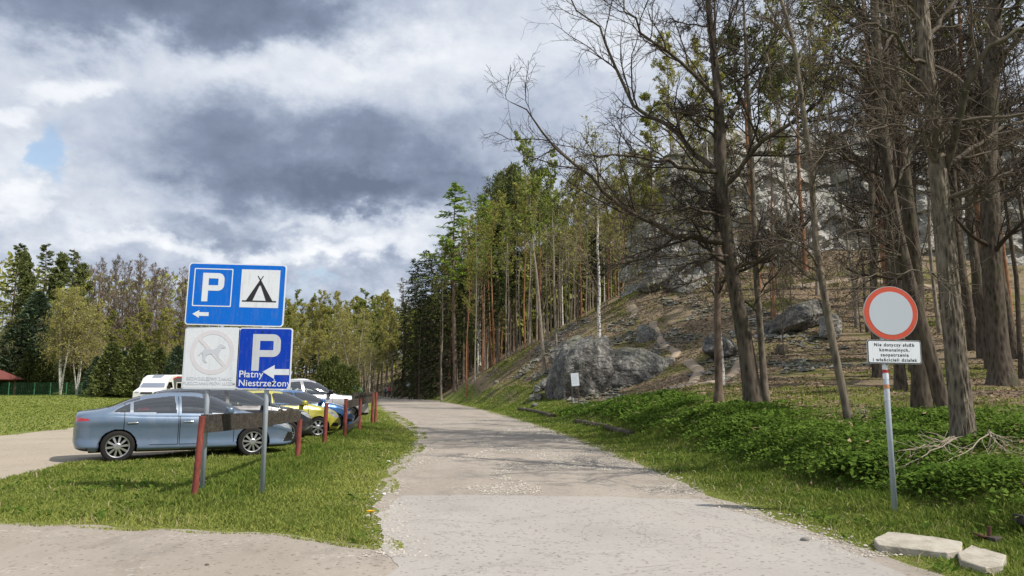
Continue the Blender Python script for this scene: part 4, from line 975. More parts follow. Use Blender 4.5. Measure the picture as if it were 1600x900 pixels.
for k, (x, y) in enumerate([(19.5, 19.5), (24, 12), (26, 24), (29, 15)]):
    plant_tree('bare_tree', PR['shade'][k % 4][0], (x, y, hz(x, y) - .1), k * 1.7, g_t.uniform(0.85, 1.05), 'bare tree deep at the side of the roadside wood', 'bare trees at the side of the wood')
for k, (px, d, top) in enumerate([(1192, 58, 50), (1268, 60, 90), (1400, 46, -60), (1560, 42, -80)]):
    put('pine', px, d, top, 'dark needled pine towering among the bare trees before the cliff', 'dark pines before the cliff', 'pine_tree', wide=1.5)
for k, (px, d) in enumerate([(1150, 52), (1215, 48), (1285, 54), (1345, 44), (1420, 50), (1475, 40), (1525, 46), (1590, 38), (1250, 60), (1385, 58)]):
    put('wood_olive' if k % 3 else 'wood_yellow', px, d, g_t.uniform(-60, 90), 'slim tree with a haze of young leaves among the bare trees before the cliff', 'young leaved trees before the cliff', 'budding_tree', wide=0.9)
# undergrowth of thin saplings and scrub on the slope before the cliff
sap = [bare(5, 0.03, 420 + k, M['twig_grey'], M['twig_grey'], 0.08, 16, 6, 5, 0, 0.42, (25, 65), 0.05, rend=0.003) for k in range(3)]
for k, (px, py) in enumerate([(1225, 560), (1215, 470), (1255, 455), (1180, 450), (1290, 470), (1335, 470), (1230, 430), (1150, 440), (1345, 520), (1100, 430), (1310, 500), (1205, 500), (1270, 440), (1380, 480), (1240, 520), (1190, 425)]):
    p = hit(px, py, 14); plant_tree('sapling', sap[k % 3], p, k * 1.1, g_t.uniform(0.7, 1.35), 'grey leafless scrub sapling on the slope below the cliff', 'scrub saplings below the cliff', 'sapling')
# ivy-dark yew at the cliff foot
put('juniper', 1060, 0, 380, 'dark evergreen bush crouching in the hollow at the cliff foot', None, 'evergreen_bush', base=436, idx=0, wide=1.5, cat_='bush')
# the wood that closes the view far behind, one mass
def far_wood():
    g = np.random.default_rng(77); n = 26000; px = np.concatenate([g.uniform(-420, 660, n // 2), g.uniform(640, 1050, n // 2)]); d = np.concatenate([g.uniform(150, 215, n // 2), g.uniform(112, 150, n // 2)])
    u = (px - 800) / F * 0.99; x = u * d; z0 = height(x, d, False); top = np.interp(px, [-420, 0, 120, 300, 440, 600, 660, 700, 800, 1050], [400, 405, 430, 440, 482, 490, 480, 450, 395, 290])
    h = CAMZ + (605 - top) / F * d * 1.0 - z0; h = h * (1 + 0.10 * fbm2(px, px * 0, 0.05, 3, 3)); z = z0 + h * g.random(n) ** 0.85
    V, Q, r = leaves(np.stack([x, d, z], 1), 0.75, 0.45, None, g); nt = 420
    pt = g.integers(0, n, nt); b = np.stack([x[pt], d[pt], z0[pt] - 0.3], 1); P = np.stack([b + np.array([0, 0, 1.0]) * h[pt][:, None] * f + g.normal(size=b.shape) * 0.25 for f in np.linspace(0, 0.95, 6)], 1)
    v, q = tubes(P, np.linspace(0.16, 0.04, 6)[None] * np.ones((nt, 1)), 4)
    me = mesh_np('far_wood', np.concatenate([V, v]), [np.concatenate([Q, q + len(V)])], [M['leaf_olive'], M['bark']], np.concatenate([np.zeros(len(Q), int), np.ones(len(q), int)]), True, np.concatenate([r, np.full(len(v), 0.5)]))
    tag(link('far_wood', me), 'hazy olive wood closing the view behind the nearer trees', 'wood', None, 'stuff')


far_wood()
# ------------------------------------------------------------------ vehicles
def paint(name, col, metal=0.45, rough=0.32):
    m, t = material(name); g = t.new('ShaderNodeNewGeometry'); tc = t.new('ShaderNodeTexCoord').outputs['Object']
    sp = t.new('ShaderNodeSeparateXYZ'); t.l.new(tc, sp.inputs[0])
    dust = t.math('MULTIPLY', t.step(t.noise(tc, 3.5, 5, 0.65), 0.4, 0.75), 0.16)
    c = t.mix(dust, col, (0.30, 0.27, 0.23)); c = t.mix(g.outputs['Backfacing'], c, (0.02, 0.02, 0.022))
    t.l.new(c, t.p.inputs['Base Color']); t.p.inputs['Metallic'].default_value = metal; t.l.new(t.math('ADD', t.math('MULTIPLY', dust, 1.4), rough), t.p.inputs['Roughness'])
    t.p.inputs['Coat Weight'].default_value = 0.8; t.p.inputs['Coat Roughness'].default_value = 0.05; return m


def glass(name, tint=(0.60, 0.64, 0.63)):
    m, t = material(name); t.n.remove(t.p)
    tr = t.new('ShaderNodeBsdfTransparent'); tr.inputs[0].default_value = (*tint, 1); gl = t.new('ShaderNodeBsdfGlossy'); gl.inputs['Roughness'].default_value = 0.03
    fr = t.new('ShaderNodeFresnel'); fr.inputs[0].default_value = 1.9; mx = t.new('ShaderNodeMixShader')
    t.l.new(t.math('ADD', t.math('MULTIPLY', fr.outputs[0], 1.1), 0.12, clamp=True), mx.inputs[0])
    t.l.new(tr.outputs[0], mx.inputs[1]); t.l.new(gl.outputs[0], mx.inputs[2]); t.l.new(mx.outputs[0], m.node_tree.nodes['Material Output'].inputs[0]); return m


M['rubber'] = plain('tyre_rubber', (0.022, 0.021, 0.020), 0.85, var=0.3, spec=0.2)
M['alloy'] = plain('alloy_rim', (0.62, 0.62, 0.63), 0.28, 0.85, 0.05)
M['black_trim'] = plain('black_trim', (0.014, 0.014, 0.015), 0.45, var=0.2)
M['under'] = plain('underbody', (0.012, 0.012, 0.012), 0.9, var=0.2, spec=0.1)
M['chrome'] = plain('chrome', (0.75, 0.76, 0.78), 0.14, 1.0, 0.03)
M['glass'] = glass('car_glass'); M['glass_dark'] = glass('dark_glass', (0.10, 0.11, 0.12))
M['red_lens'] = plain('red_lens', (0.42, 0.012, 0.015), 0.15, coat=1.0, var=0.1)
M['clear_lens'] = plain('headlight_lens', (0.52, 0.54, 0.57), 0.08, 0.5, 0.35, 22, coat=1.0)
M['seat'] = plain('seat_cloth', (0.035, 0.034, 0.035), 0.9, var=0.2)
M['white_paint'] = plain('white_paint', (0.78, 0.78, 0.77), 0.3, coat=0.5, var=0.03)

mw = MB()


def wheel_parts(Rw, W_, spokes, steel=False, twin=True):
    tyre = MB(); h = W_ / 2
    tyre.lathe([(Rw * 0.66, -h * 0.9), (Rw * 0.80, -h), (Rw * 0.93, -h * 0.97), (Rw * 0.985, -h * 0.80), (Rw, -h * 0.5), (Rw, h * 0.5), (Rw * 0.985, h * 0.80), (Rw * 0.93, h * 0.97), (Rw * 0.80, h), (Rw * 0.66, h * 0.9)], 48)
    rim = MB(); r = Rw * 0.70
    rim.lathe([(r, h * 0.92), (r * 0.97, h * 1.0), (r * 0.92, h * 0.96), (r * 0.90, h * 0.45), (r * 0.88, 0.0)], 48)
    rim.lathe([(r * 0.90, h * 0.05), (0.001, h * 0.05)], 40, m=1)
    rim.lathe([(0.075, h * 0.55), (0.070, h * 0.80), (0.055, h * 0.86), (0.001, h * 0.86)], 20)
    for k in range(spokes):
        for da in ((-0.13, 0.13) if twin else (0,)):
            a = 2 * math.pi * k / spokes + da; a2 = 2 * math.pi * k / spokes + da * 1.15
            w0 = 0.018 if twin else 0.20 / spokes; w1 = 0.022 if twin else 0.30 / spokes; p = []
            for rr, ww, aa, hh in ((0.055, w0, a, 0.80), (r * 0.94, w1, a2, 0.72)):
                for s in (-1, 1):
                    c = np.array([math.cos(aa) * rr - math.sin(aa) * ww * s * .8, h * hh, math.sin(aa) * rr + math.cos(aa) * ww * s * .8]); p += [c, c - np.array([0, h * 0.35, 0])]
            rim.add(p, [[0, 4, 6, 2], [0, 1, 5, 4], [2, 6, 7, 3], [4, 5, 7, 6]])
    return tyre.mesh('wheel', [M['rubber']], True), rim.mesh('rim', [M['black_trim'] if steel else M['alloy'], M['under']], False)


def sub(V, faces, fm, mats, name, parent, smooth=True, label=None, push=0.0):
    if not len(faces): return None
    u, inv = np.unique(faces.ravel(), return_inverse=True); used = sorted(set(fm)); rem = {m: i for i, m in enumerate(used)}
    return link(name, mesh_np(name, V[u], [inv.reshape(faces.shape)], [mats[m] for m in used], [rem[m] for m in fm], smooth), parent, label=label)


def car(kind, label, cat_, loc, head, sp):
    """shell lofted from side, plan and section curves; panels, doors, panes and lamps cut out of it as parts"""
    L = sp['L'] / 2; Lr = sp.get('Lr', L); t = thing(kind, label, cat_, loc, head, sp.get('group')); body = sp['paint']
    xs = np.unique(np.concatenate([np.linspace(-Lr, L, int(sp['L'] / 0.016)), -Lr + np.geomspace(1e-4, 0.12, 16), L - np.geomspace(1e-4, 0.12, 16)]))
    zt = pchip(*zip(*sp['top']), xs); zs = np.minimum(pchip(*zip(*sp['belt']), xs), zt - 0.004); zb = np.minimum(pchip(*zip(*sp['bottom']), xs), zs - 0.002); wd = pchip(*zip(*sp['plan']), xs)
    nl, nu = 46, 62; sl = np.linspace(0, 1, nl); prof = pchip([0, 0.12, 0.35, 0.62, 0.80, 0.93, 1.0], sp.get('side', [0.90, 0.97, 0.995, 1.0, 0.985, 0.965, 0.935]), sl)
    tu = np.linspace(0, np.pi / 2, nu + 1)[1:]; ex = sp.get('ex', 3.0); k = sp.get('tumble', 0.52)
    Z1 = zb[:, None] + sl * (zs - zb)[:, None]; Y1 = wd[:, None] * prof
    b = (zt - zs)[:, None]; a = wd[:, None] * prof[-1]; s2 = np.sin(tu)[None] ** (2 / ex); c2 = np.cos(tu)[None] ** (2 / ex)
    Z2 = zs[:, None] + b * s2; Y2 = a * c2 * (1 - k * b * s2); Y2[:, -1] = 0
    Zh = np.concatenate([Z1, Z2], 1); Yh = np.concatenate([Y1, Y2], 1); n, m = Zh.shape
    VV = []; FF = []; CC = []
    q0 = (np.arange(n - 1)[:, None] * m + np.arange(m - 1)[None]); q0 = np.stack([q0, q0 + 1, q0 + m + 1, q0 + m], -1).reshape(-1, 4)
    X = np.repeat(xs[:, None], m, 1)
    for s in (-1, 1):
        VV.append(np.stack([X, Yh * s, Zh], -1).reshape(-1, 3)); f = q0[:, ::-1] if s < 0 else q0
        FF.append(f + (0 if s < 0 else n * m))
    j_ = np.arange(nl - 1); o_ = n * m; rowj = np.concatenate([np.tile(np.tile(np.arange(m - 1), n - 1), 2), j_, j_])
    FF.append(np.stack([j_, j_ + 1, o_ + j_ + 1, o_ + j_], 1)); e_ = (n - 1) * m; FF.append(np.stack([e_ + j_, o_ + e_ + j_, o_ + e_ + j_ + 1, e_ + j_ + 1], 1))
    V = np.concatenate(VV); Fq = np.concatenate(FF); C = V[Fq].mean(1)
    upper = rowj >= nl - 1; x, y, z = C[:, 0], np.abs(C[:, 1]), C[:, 2]; side = C[:, 1] > 0
    owner = np.full(len(Fq), 'body', dtype=object); mat_i = np.zeros(len(Fq), int)
    mats = [body, M['black_trim'], M['chrome'], M['glass'], M['clear_lens'], M['red_lens'], M['glass_dark']]
    # glazing
    for poly in sp['panes']:
        d = pdist(x, z, poly); ins = inpoly(x, z, poly) & upper & (y > 0.45)
        tr = upper & ~ins & (d < 0.018) & (z < sp['roofz'] - 0.05) & (y > 0.5); mat_i[tr] = sp.get('trim', 1)
        owner[ins] = 'window%d' % sp['panes'].index(poly); mat_i[ins] = 3 if x[ins].mean() > -0.3 else sp.get('rearglass', 3)
    for nme, poly in (('windscreen', sp['screen']), ('rear_window', sp.get('rear'))):
        if poly is None: continue
        ins = inpoly(x, y, poly) & upper & (z > sp['screenz']); owner[ins] = nme; mat_i[ins] = 3
    # lamps, grille, lower trim
    for nme, mi, test in sp['marks']:
        ins = test(x, y, z) & np.array([o == 'body' for o in owner])
        if nme == 'body': mat_i[ins] = mi
        else:
            for s_, tg in ((True, 'A'), (False, 'B')): owner[ins & (side == s_)] = nme + tg
            mat_i[ins] = mi
    isb = np.array([o == 'body' for o in owner])
    # doors with their shut lines
    for di, (xa, xb, zl) in enumerate(sp['doors']):
        ins = isb & (x > xa) & (x < xb) & (z > zl) & ~upper
        for s_ in (True, False): owner[ins & (side == s_)] = 'door%d%s' % (di, 'A' if s_ else 'B')
        ed = ins & ((x < xa + 0.014) | (x > xb - 0.014) | (z < zl + 0.012)); mat_i[ed] = 1
        pl = upper & isb & ((np.abs(x - xb + 0.01) < 0.008) | (np.abs(x - xa) < 0.004)) & (z < sp['roofz'] - 0.08) & (y > 0.5); mat_i[pl] = 1
    # wheel arches
    keep = np.ones(len(Fq), bool)
    for xw in sp['axles']:
        rr = np.hypot(x - xw, z - sp['Rw']); keep &= ~((rr < sp['Rw'] * 1.11) & ~upper & (y > 0.45))
        lip = (rr < sp['Rw'] * sp.get('lip', 1.13)) & ~upper & isb; mat_i[lip] = 1 if sp.get('lip', 1.13) > 1.15 else mat_i[lip]
    Fq, owner, mat_i, C = Fq[keep], owner[keep], mat_i[keep], C[keep]; order = {}
    bodyo = sub(V, Fq[owner == 'body'], mat_i[owner == 'body'], mats, 'body', t)
    doors = {}
    for o in sorted(set(owner)):
        if o == 'body': continue
        mk = owner == o; nme = o.rstrip('AB0123456789')
        if nme == 'window':
            for s_ in (True, False):
                ms = mk & ((C[:, 1] > 0) == s_); sub(V, Fq[ms], mat_i[ms], mats, 'window', t)
        else:
            ob = sub(V, Fq[mk], mat_i[mk], mats, nme, t)
            if nme == 'door': doors[o] = (ob, C[mk])
    # door handles
    for o, (ob, c) in doors.items():
        sgn = 1 if o.endswith('A') else -1; di = int(o[4]); xa, xb, _ = sp['doors'][di]; hx = xa + 0.17; hzv = sp['handlez']; yv = np.interp(hx, xs, wd) * 0.985
        hb = MB(); hb.box((hx, sgn * (yv + 0.012), hzv), (0.20, 0.030, 0.030), 0, bevel=0.010); hb.box((hx, sgn * (yv - 0.004), hzv + 0.012), (0.11, 0.02, 0.075), 1, bevel=0.006)
        hb.build('handle', [M['chrome'] if sp.get('trim', 1) == 2 else body, M['black_trim']], ob, True)
    # underbody, wheel housings, cabin floor, seats
    ub = MB(); ub.box((0.06, 0, 0.27), (sp['L'] * 0.84, 1.30, 0.14))
    for xw in sp['axles']:
        for s in (-1, 1):
            yo = s * (np.interp(xw, xs, wd) - 0.03); yi = s * 0.42; a = np.linspace(-0.35, math.pi + 0.35, 24); rr = sp['Rw'] * 1.14
            pv = [(xw + math.cos(q) * rr, yy_, sp['Rw'] + math.sin(q) * rr) for q in a for yy_ in (yo, yi)]
            ub.add(pv, [[2 * i, 2 * i + 1, 2 * i + 3, 2 * i + 2] for i in range(23)]); ub.add([(xw + math.cos(q) * rr, yi, sp['Rw'] + math.sin(q) * rr) for q in a], [list(range(24))])
    ub.build('underbody', [M['under']], t)
    for xx, nn in sp.get('seats', []):
        for yy_ in ((-0.36, 0.36) if nn == 2 else (-0.42, 0.0, 0.42)):
            sb = MB(); w_ = 0.46 if nn == 2 else 0.40; rot = Matrix.Rotation(R(-14), 4, 'Y')
            sb.box((xx, yy_, 0.80), (0.13, w_, 0.62), 0, rot, 0.05); sb.box((xx - 0.10, yy_, sp['seatz']), (0.09, 0.26, 0.17), 0, rot, 0.035); sb.box((xx + 0.25, yy_, 0.50), (0.5, w_, 0.14), 0, None, 0.05); sb.build('seat', [M['seat']], t, True)
    db = MB(); db.box((sp['dash'], 0, sp['dashz']), (0.5, 1.30, 0.16), 0, None, 0.05); db.build('dashboard', [M['seat']], t, True)
    # mirrors
    for s in (-1, 1):
        mx, mz = sp['mirror']; yv = np.interp(mx, xs, wd) * 0.93; mb = MB()
        mb.box((mx, s * (yv + 0.13), mz + 0.03), (0.13, 0.23, 0.15), 0, Matrix.Rotation(R(-6 * s), 4, 'Z'), 0.045); mb.box((mx, s * (yv + 0.01), mz - 0.04), (0.07, 0.10, 0.04), 1, None, 0.01)
        mb.build('mirror', [sp.get('mirrorm', body), M['black_trim']], t, True)
    for fn in sp.get('extra', []): fn(t)
    # wheels
    ty, rm = wheel_parts(sp['Rw'], sp.get('Ww', 0.215), sp.get('spokes', 10), sp.get('steel', False), sp.get('twin', True))
    for xw in sp['axles']:
        for s in (-1, 1):
            wo = link('wheel', ty, t, (xw, s * (np.interp(xw, xs, wd) - 0.125), sp['Rw'])); wo.rotation_euler = (0, xw * 1.3, 0 if s > 0 else math.pi); link('rim', rm, wo)
    return t


blue_grey = paint('paint_blue_grey', (0.135, 0.195, 0.285), 0.3, 0.30)
HEAD = R(30)
SEDAN = dict(L=4.63, Rw=0.325, axles=(-1.36, 1.34), paint=blue_grey, roofz=1.435, screenz=0.93, trim=2, handlez=0.805, spokes=10, twin=False, group='cars parked along the post fence',
    top=[(-2.315, 0.70), (-2.305, 0.90), (-2.26, 1.03), (-2.15, 1.055), (-1.85, 1.085), (-1.60, 1.135), (-1.1, 1.315), (-0.75, 1.395), (-0.3, 1.435), (0.1, 1.43), (0.4, 1.385), (0.75, 1.245), (1.13, 1.045), (1.30, 0.985), (1.7, 0.90), (2.05, 0.80), (2.22, 0.70), (2.29, 0.60), (2.315, 0.48)],
    belt=[(-2.315, 0.695), (-2.28, 0.88), (-2.1, 0.97), (-1.6, 1.00), (-0.9, 0.965), (0.3, 0.93), (1.1, 0.905), (1.7, 0.82), (2.1, 0.70), (2.28, 0.57), (2.315, 0.46)],
    bottom=[(-2.315, 0.42), (-2.25, 0.30), (-2.0, 0.24), (-1.0, 0.20), (1.0, 0.19), (2.0, 0.20), (2.27, 0.25), (2.315, 0.36)],
    plan=[(-2.315, 0.40), (-2.27, 0.60), (-2.16, 0.745), (-1.95, 0.825), (-1.4, 0.885), (-0.3, 0.89), (0.8, 0.89), (1.4, 0.885), (1.85, 0.835), (2.12, 0.735), (2.26, 0.60), (2.315, 0.46)],
    side=[0.90, 0.985, 0.962, 0.975, 1.0, 0.978, 0.925],
    panes=[[(-1.50, 1.035), (-1.40, 1.10), (-1.16, 1.215), (-1.16, 1.02)], [(-1.11, 1.02), (-1.11, 1.235), (-0.85, 1.305), (-0.40, 1.350), (-0.30, 1.355), (-0.26, 0.995)], [(-0.16, 0.99), (-0.17, 1.357), (0.10, 1.345), (0.36, 1.295), (0.70, 1.15), (0.86, 1.045), (0.90, 0.965)]],
    screen=[(0.30, 0.0), (0.28, 0.56), (1.02, 0.735), (1.16, 0.60), (1.22, 0.0)], rear=[(-1.66, 0.0), (-1.62, 0.6), (-0.98, 0.52), (-0.95, 0.0)],
    doors=[(-1.27, -0.21, 0.33), (-0.20, 0.92, 0.33)], mirror=(0.80, 1.00), seats=[(-0.15, 2), (-1.05, 3)], seatz=1.14, dash=0.78, dashz=0.90,
    marks=[('taillight', 5, lambda x, y, z: inpoly(x, z, [(-2.4, 0.97), (-1.93, 0.905), (-1.90, 0.875), (-2.4, 0.80)]) & (z < 0.96) & (y > 0.36)),
           ('headlight', 4, lambda x, y, z: inpoly(x, z, [(1.86, 0.715), (2.04, 0.745), (2.28, 0.60), (2.4, 0.545), (2.06, 0.625)]) & (y > 0.30)),
           ('body', 1, lambda x, y, z: (x > 2.05) & (z < 0.50) & (z > 0.30) & (y < 0.60)), ('body', 1, lambda x, y, z: (z < 0.235) & (np.abs(x) < 2.1)), ('body', 1, lambda x, y, z: (x < -1.9) & (z < 0.30)),
           ('body', 2, lambda x, y, z: inpoly(x, z, [(2.0, 0.30), (2.14, 0.53), (2.155, 0.53), (2.02, 0.30)]) & (y > 0.45)), ('body', 1, lambda x, y, z: inpoly(x, z, [(2.03, 0.31), (2.15, 0.52), (2.4, 0.47), (2.4, 0.31)]))])
sq = lambda x: x if x > -1.36 else -1.36 + (x + 1.36) * 0.86
for key in ('top', 'belt', 'bottom', 'plan'): SEDAN[key] = [(sq(a), b) for a, b in SEDAN[key]]
SEDAN['Lr'] = -sq(-2.315); SEDAN['panes'][0] = [(sq(a), b) for a, b in SEDAN['panes'][0]]; SEDAN['rear'] = [(sq(a), b) for a, b in SEDAN['rear']]
pc = Vector((-7.45, 16.92, 0.0))
h = Vector((math.cos(HEAD), math.sin(HEAD), 0)); nrm = Vector((-math.sin(HEAD), math.cos(HEAD), 0))
car('sedan', 'blue grey metallic sedan with chrome edged windows, parked closest to the signs', 'car', pc, HEAD, SEDAN)


def grow_spec(base, **kw): d = dict(base); d.update(kw); return d


dark = paint('paint_black', (0.020, 0.022, 0.026), 0.3, 0.25); lime = paint('paint_lime', (0.50, 0.46, 0.055), 0.15, 0.3); blue = paint('paint_blue', (0.035, 0.14, 0.36), 0.3, 0.28); silver = paint('paint_silver', (0.50, 0.50, 0.51), 0.5, 0.32); whitep = paint('paint_white', (0.75, 0.75, 0.74), 0.0, 0.3)
HATCH = dict(L=4.1, Rw=0.315, axles=(-1.22, 1.26), paint=lime, roofz=1.45, screenz=0.95, handlez=0.83, spokes=7, twin=False, group='cars parked along the post fence',
    top=[(-2.05, 0.62), (-2.04, 0.95), (-1.98, 1.10), (-1.75, 1.28), (-1.5, 1.385), (-0.9, 1.44), (-0.2, 1.455), (0.15, 1.43), (0.5, 1.335), (0.95, 1.12), (1.18, 1.02), (1.5, 0.94), (1.82, 0.83), (1.97, 0.70), (2.03, 0.58), (2.05, 0.46)],
    belt=[(-2.05, 0.615), (-2.02, 0.92), (-1.8, 1.03), (-0.9, 0.99), (0.2, 0.95), (1.0, 0.92), (1.5, 0.84), (1.85, 0.72), (2.02, 0.54), (2.05, 0.44)],
    bottom=[(-2.05, 0.42), (-1.98, 0.30), (-1.7, 0.22), (1.0, 0.19), (1.75, 0.20), (2.0, 0.25), (2.05, 0.34)],
    plan=[(-2.05, 0.66), (-1.98, 0.76), (-1.7, 0.82), (-1.1, 0.85), (0.5, 0.85), (1.25, 0.845), (1.65, 0.78), (1.9, 0.66), (2.01, 0.54), (2.05, 0.42)],
    panes=[[(-1.62, 1.12), (-1.42, 1.29), (-1.2, 1.34), (-1.16, 1.05)], [(-1.10, 1.045), (-1.14, 1.345), (-0.5, 1.385), (-0.18, 1.385), (-0.16, 1.01)], [(-0.08, 1.005), (-0.08, 1.385), (0.15, 1.365), (0.45, 1.285), (0.84, 1.09), (0.92, 0.99)]],
    screen=[(0.24, 0.0), (0.22, 0.55), (1.02, 0.70), (1.12, 0.55), (1.16, 0.0)], rear=[(-2.0, 0.0), (-1.96, 0.55), (-1.50, 0.52), (-1.48, 0.0)],
    doors=[(-1.10, -0.10, 0.33), (-0.09, 0.94, 0.33)], mirror=(0.78, 1.04), seats=[(-0.1, 2), (-0.95, 3)], seatz=1.16, dash=0.72, dashz=0.92,
    marks=[('taillight', 5, lambda x, y, z: (x < -1.82) & (z > 0.82) & (z < 1.02) & (y > 0.5)), ('headlight', 4, lambda x, y, z: inpoly(x, z, [(1.50, 0.80), (1.66, 0.82), (1.92, 0.68), (2.05, 0.58), (1.80, 0.60)]) & (y > 0.34)),
           ('body', 1, lambda x, y, z: (x > 1.85) & (z < 0.44) & (z > 0.28) & (y < 0.52)), ('body', 1, lambda x, y, z: (x > 1.90) & (z < 0.62) & (z > 0.54) & (y < 0.30)), ('foglight', 1, lambda x, y, z: inpoly(x, z, [(1.66, 0.35), (1.74, 0.45), (1.96, 0.42), (1.96, 0.33)]) & (y > 0.5)), ('body', 1, lambda x, y, z: (z < 0.235) & (np.abs(x) < 1.85))])
SUV = grow_spec(HATCH, paint=dark, L=4.38, Rw=0.345, axles=(-1.30, 1.36), roofz=1.54, screenz=1.0, lip=1.22, handlez=0.90, spokes=5, twin=True, trim=1,
    top=[(-2.19, 0.70), (-2.18, 1.0), (-2.1, 1.15), (-1.9, 1.33), (-1.65, 1.46), (-1.0, 1.53), (-0.2, 1.545), (0.2, 1.52), (0.55, 1.42), (1.0, 1.18), (1.2, 1.08), (1.6, 1.00), (1.95, 0.90), (2.1, 0.76), (2.17, 0.62), (2.19, 0.50)],
    belt=[(-2.19, 0.69), (-2.15, 0.98), (-1.9, 1.09), (-0.9, 1.06), (0.2, 1.02), (1.0, 0.99), (1.6, 0.90), (1.98, 0.78), (2.16, 0.58), (2.19, 0.48)],
    bottom=[(-2.19, 0.48), (-2.1, 0.36), (-1.8, 0.28), (1.0, 0.25), (1.85, 0.26), (2.12, 0.30), (2.19, 0.40)],
    plan=[(-2.19, 0.70), (-2.1, 0.80), (-1.8, 0.87), (-1.1, 0.91), (0.5, 0.91), (1.35, 0.905), (1.75, 0.85), (2.02, 0.74), (2.15, 0.60), (2.19, 0.46)],
    panes=[[(-1.72, 1.20), (-1.52, 1.37), (-1.3, 1.42), (-1.26, 1.13)], [(-1.18, 1.12), (-1.22, 1.425), (-0.5, 1.47), (-0.18, 1.47), (-0.16, 1.085)], [(-0.08, 1.08), (-0.08, 1.47), (0.2, 1.45), (0.5, 1.37), (0.88, 1.16), (0.96, 1.06)]],
    screen=[(0.28, 0.0), (0.26, 0.58), (1.06, 0.74), (1.16, 0.58), (1.2, 0.0)], rear=[(-2.12, 0.0), (-2.06, 0.55), (-1.66, 0.52), (-1.62, 0.0)], doors=[(-1.18, -0.11, 0.40), (-0.10, 0.98, 0.40)], mirror=(0.82, 1.10), seatz=1.24, dashz=1.0,
    marks=[('taillight', 5, lambda x, y, z: (x < -1.95) & (z > 0.9) & (z < 1.08) & (y > 0.5)), ('headlight', 4, lambda x, y, z: inpoly(x, z, [(1.70, 0.90), (1.98, 0.86), (2.19, 0.74), (2.19, 0.66), (1.95, 0.74)]) & (y > 0.30)),
           ('body', 2, lambda x, y, z: inpoly(x, z, [(1.80, 0.36), (2.05, 0.52), (2.19, 0.52), (2.19, 0.49), (2.06, 0.49), (1.84, 0.36)])), ('body', 1, lambda x, y, z: (x > 1.9) & (z < 0.66) & (z > 0.36) & (y < 0.62)), ('body', 1, lambda x, y, z: (z < 0.40) & (np.abs(x) < 2.0))])
PICK = grow_spec(HATCH, paint=silver, L=5.3, Rw=0.40, Ww=0.265, axles=(-1.52, 1.70), roofz=1.84, screenz=1.22, ex=3.4, tumble=0.36, lip=1.24, handlez=1.13, spokes=6, twin=False, mirrorm=M['black_trim'],
    top=[(-2.65, 0.60), (-2.64, 1.22), (-2.55, 1.27), (-1.02, 1.27), (-0.99, 1.30), (-0.94, 1.74), (-0.85, 1.81), (-0.2, 1.85), (0.35, 1.83), (0.62, 1.74), (1.22, 1.34), (1.38, 1.27), (2.0, 1.22), (2.45, 1.15), (2.58, 1.02), (2.63, 0.8), (2.65, 0.6)],
    belt=[(-2.65, 0.59), (-2.62, 1.16), (-1.0, 1.22), (0.2, 1.20), (1.2, 1.18), (2.0, 1.12), (2.45, 1.03), (2.62, 0.78), (2.65, 0.58)],
    bottom=[(-2.65, 0.52), (-2.5, 0.46), (-1.0, 0.44), (1.0, 0.42), (2.3, 0.44), (2.6, 0.46), (2.65, 0.50)],
    plan=[(-2.65, 0.80), (-2.55, 0.88), (-1.5, 0.93), (0.5, 0.93), (1.7, 0.93), (2.25, 0.89), (2.52, 0.80), (2.63, 0.68), (2.65, 0.60)],
    panes=[[(-0.80, 1.29), (-0.76, 1.70), (-0.15, 1.76), (-0.10, 1.285)], [(0.0, 1.285), (0.0, 1.76), (0.30, 1.745), (0.58, 1.65), (1.06, 1.33), (1.10, 1.275)]],
    screen=[(0.52, 0.0), (0.50, 0.62), (1.22, 0.78), (1.30, 0.6), (1.34, 0.0)], rear=None, doors=[(-0.88, -0.06, 0.56), (-0.05, 1.06, 0.56)], mirror=(0.98, 1.34), seats=[(0.0, 2), (-0.7, 3)], seatz=1.55, dash=0.9, dashz=1.2,
    marks=[('taillight', 5, lambda x, y, z: (x < -2.45) & (z > 0.85) & (z < 1.12) & (y > 0.7)), ('headlight', 4, lambda x, y, z: inpoly(x, z, [(2.28, 1.06), (2.50, 1.05), (2.65, 0.92), (2.65, 0.82), (2.36, 0.90)]) & (y > 0.46)),
           ('body', 1, lambda x, y, z: (x > 2.4) & (z < 1.04) & (z > 0.55) & (y < 0.46)), ('body', 1, lambda x, y, z: (z < 0.54))])


def row(n, L2, px):
    """place in the row n metres behind the sedan, its near front corner on the line of sight px"""
    best = min(np.linspace(-2, 14, 1601), key=lambda s: abs((lambda q: 800 + F * 1.015 * q.x / q.y)(pc + nrm * (n - 0.5) + h * (s + L2)) - px)); return pc + nrm * n + h * float(best)


c2_ = row(2.6, 2.19, 490)
car('suv', 'black compact suv parked between the blue grey sedan and the lime hatchback', 'car', c2_, HEAD, SUV)
c3 = pc + nrm * 0 + row(5.4, 2.05, 532) - pc
car('hatchback', 'lime yellow hatchback parked behind the black suv', 'car', c3, HEAD, HATCH)
c4 = row(8.1, 2.05, 553)
car('hatchback', 'bright blue hatchback parked between the lime hatchback and the silver pickup', 'car', c4, HEAD, grow_spec(HATCH, paint=blue))
c5 = row(11.2, 2.65, 574)
car('pickup_truck', 'silver pickup truck with black mirrors and dark grille at the end of the parked row', 'pickup', c5, HEAD, PICK)
car('minivan', 'white van roof showing behind the silver pickup bonnet', 'van', stand(478, 43), R(30), grow_spec(HATCH, paint=whitep, L=4.1, roofz=2.0, top=[(a, b if b < 1 else 1 + (b - 1) * 2.3) for a, b in HATCH['top']], belt=[(a, b if b < 0.95 else b + 0.1) for a, b in HATCH['belt']]))


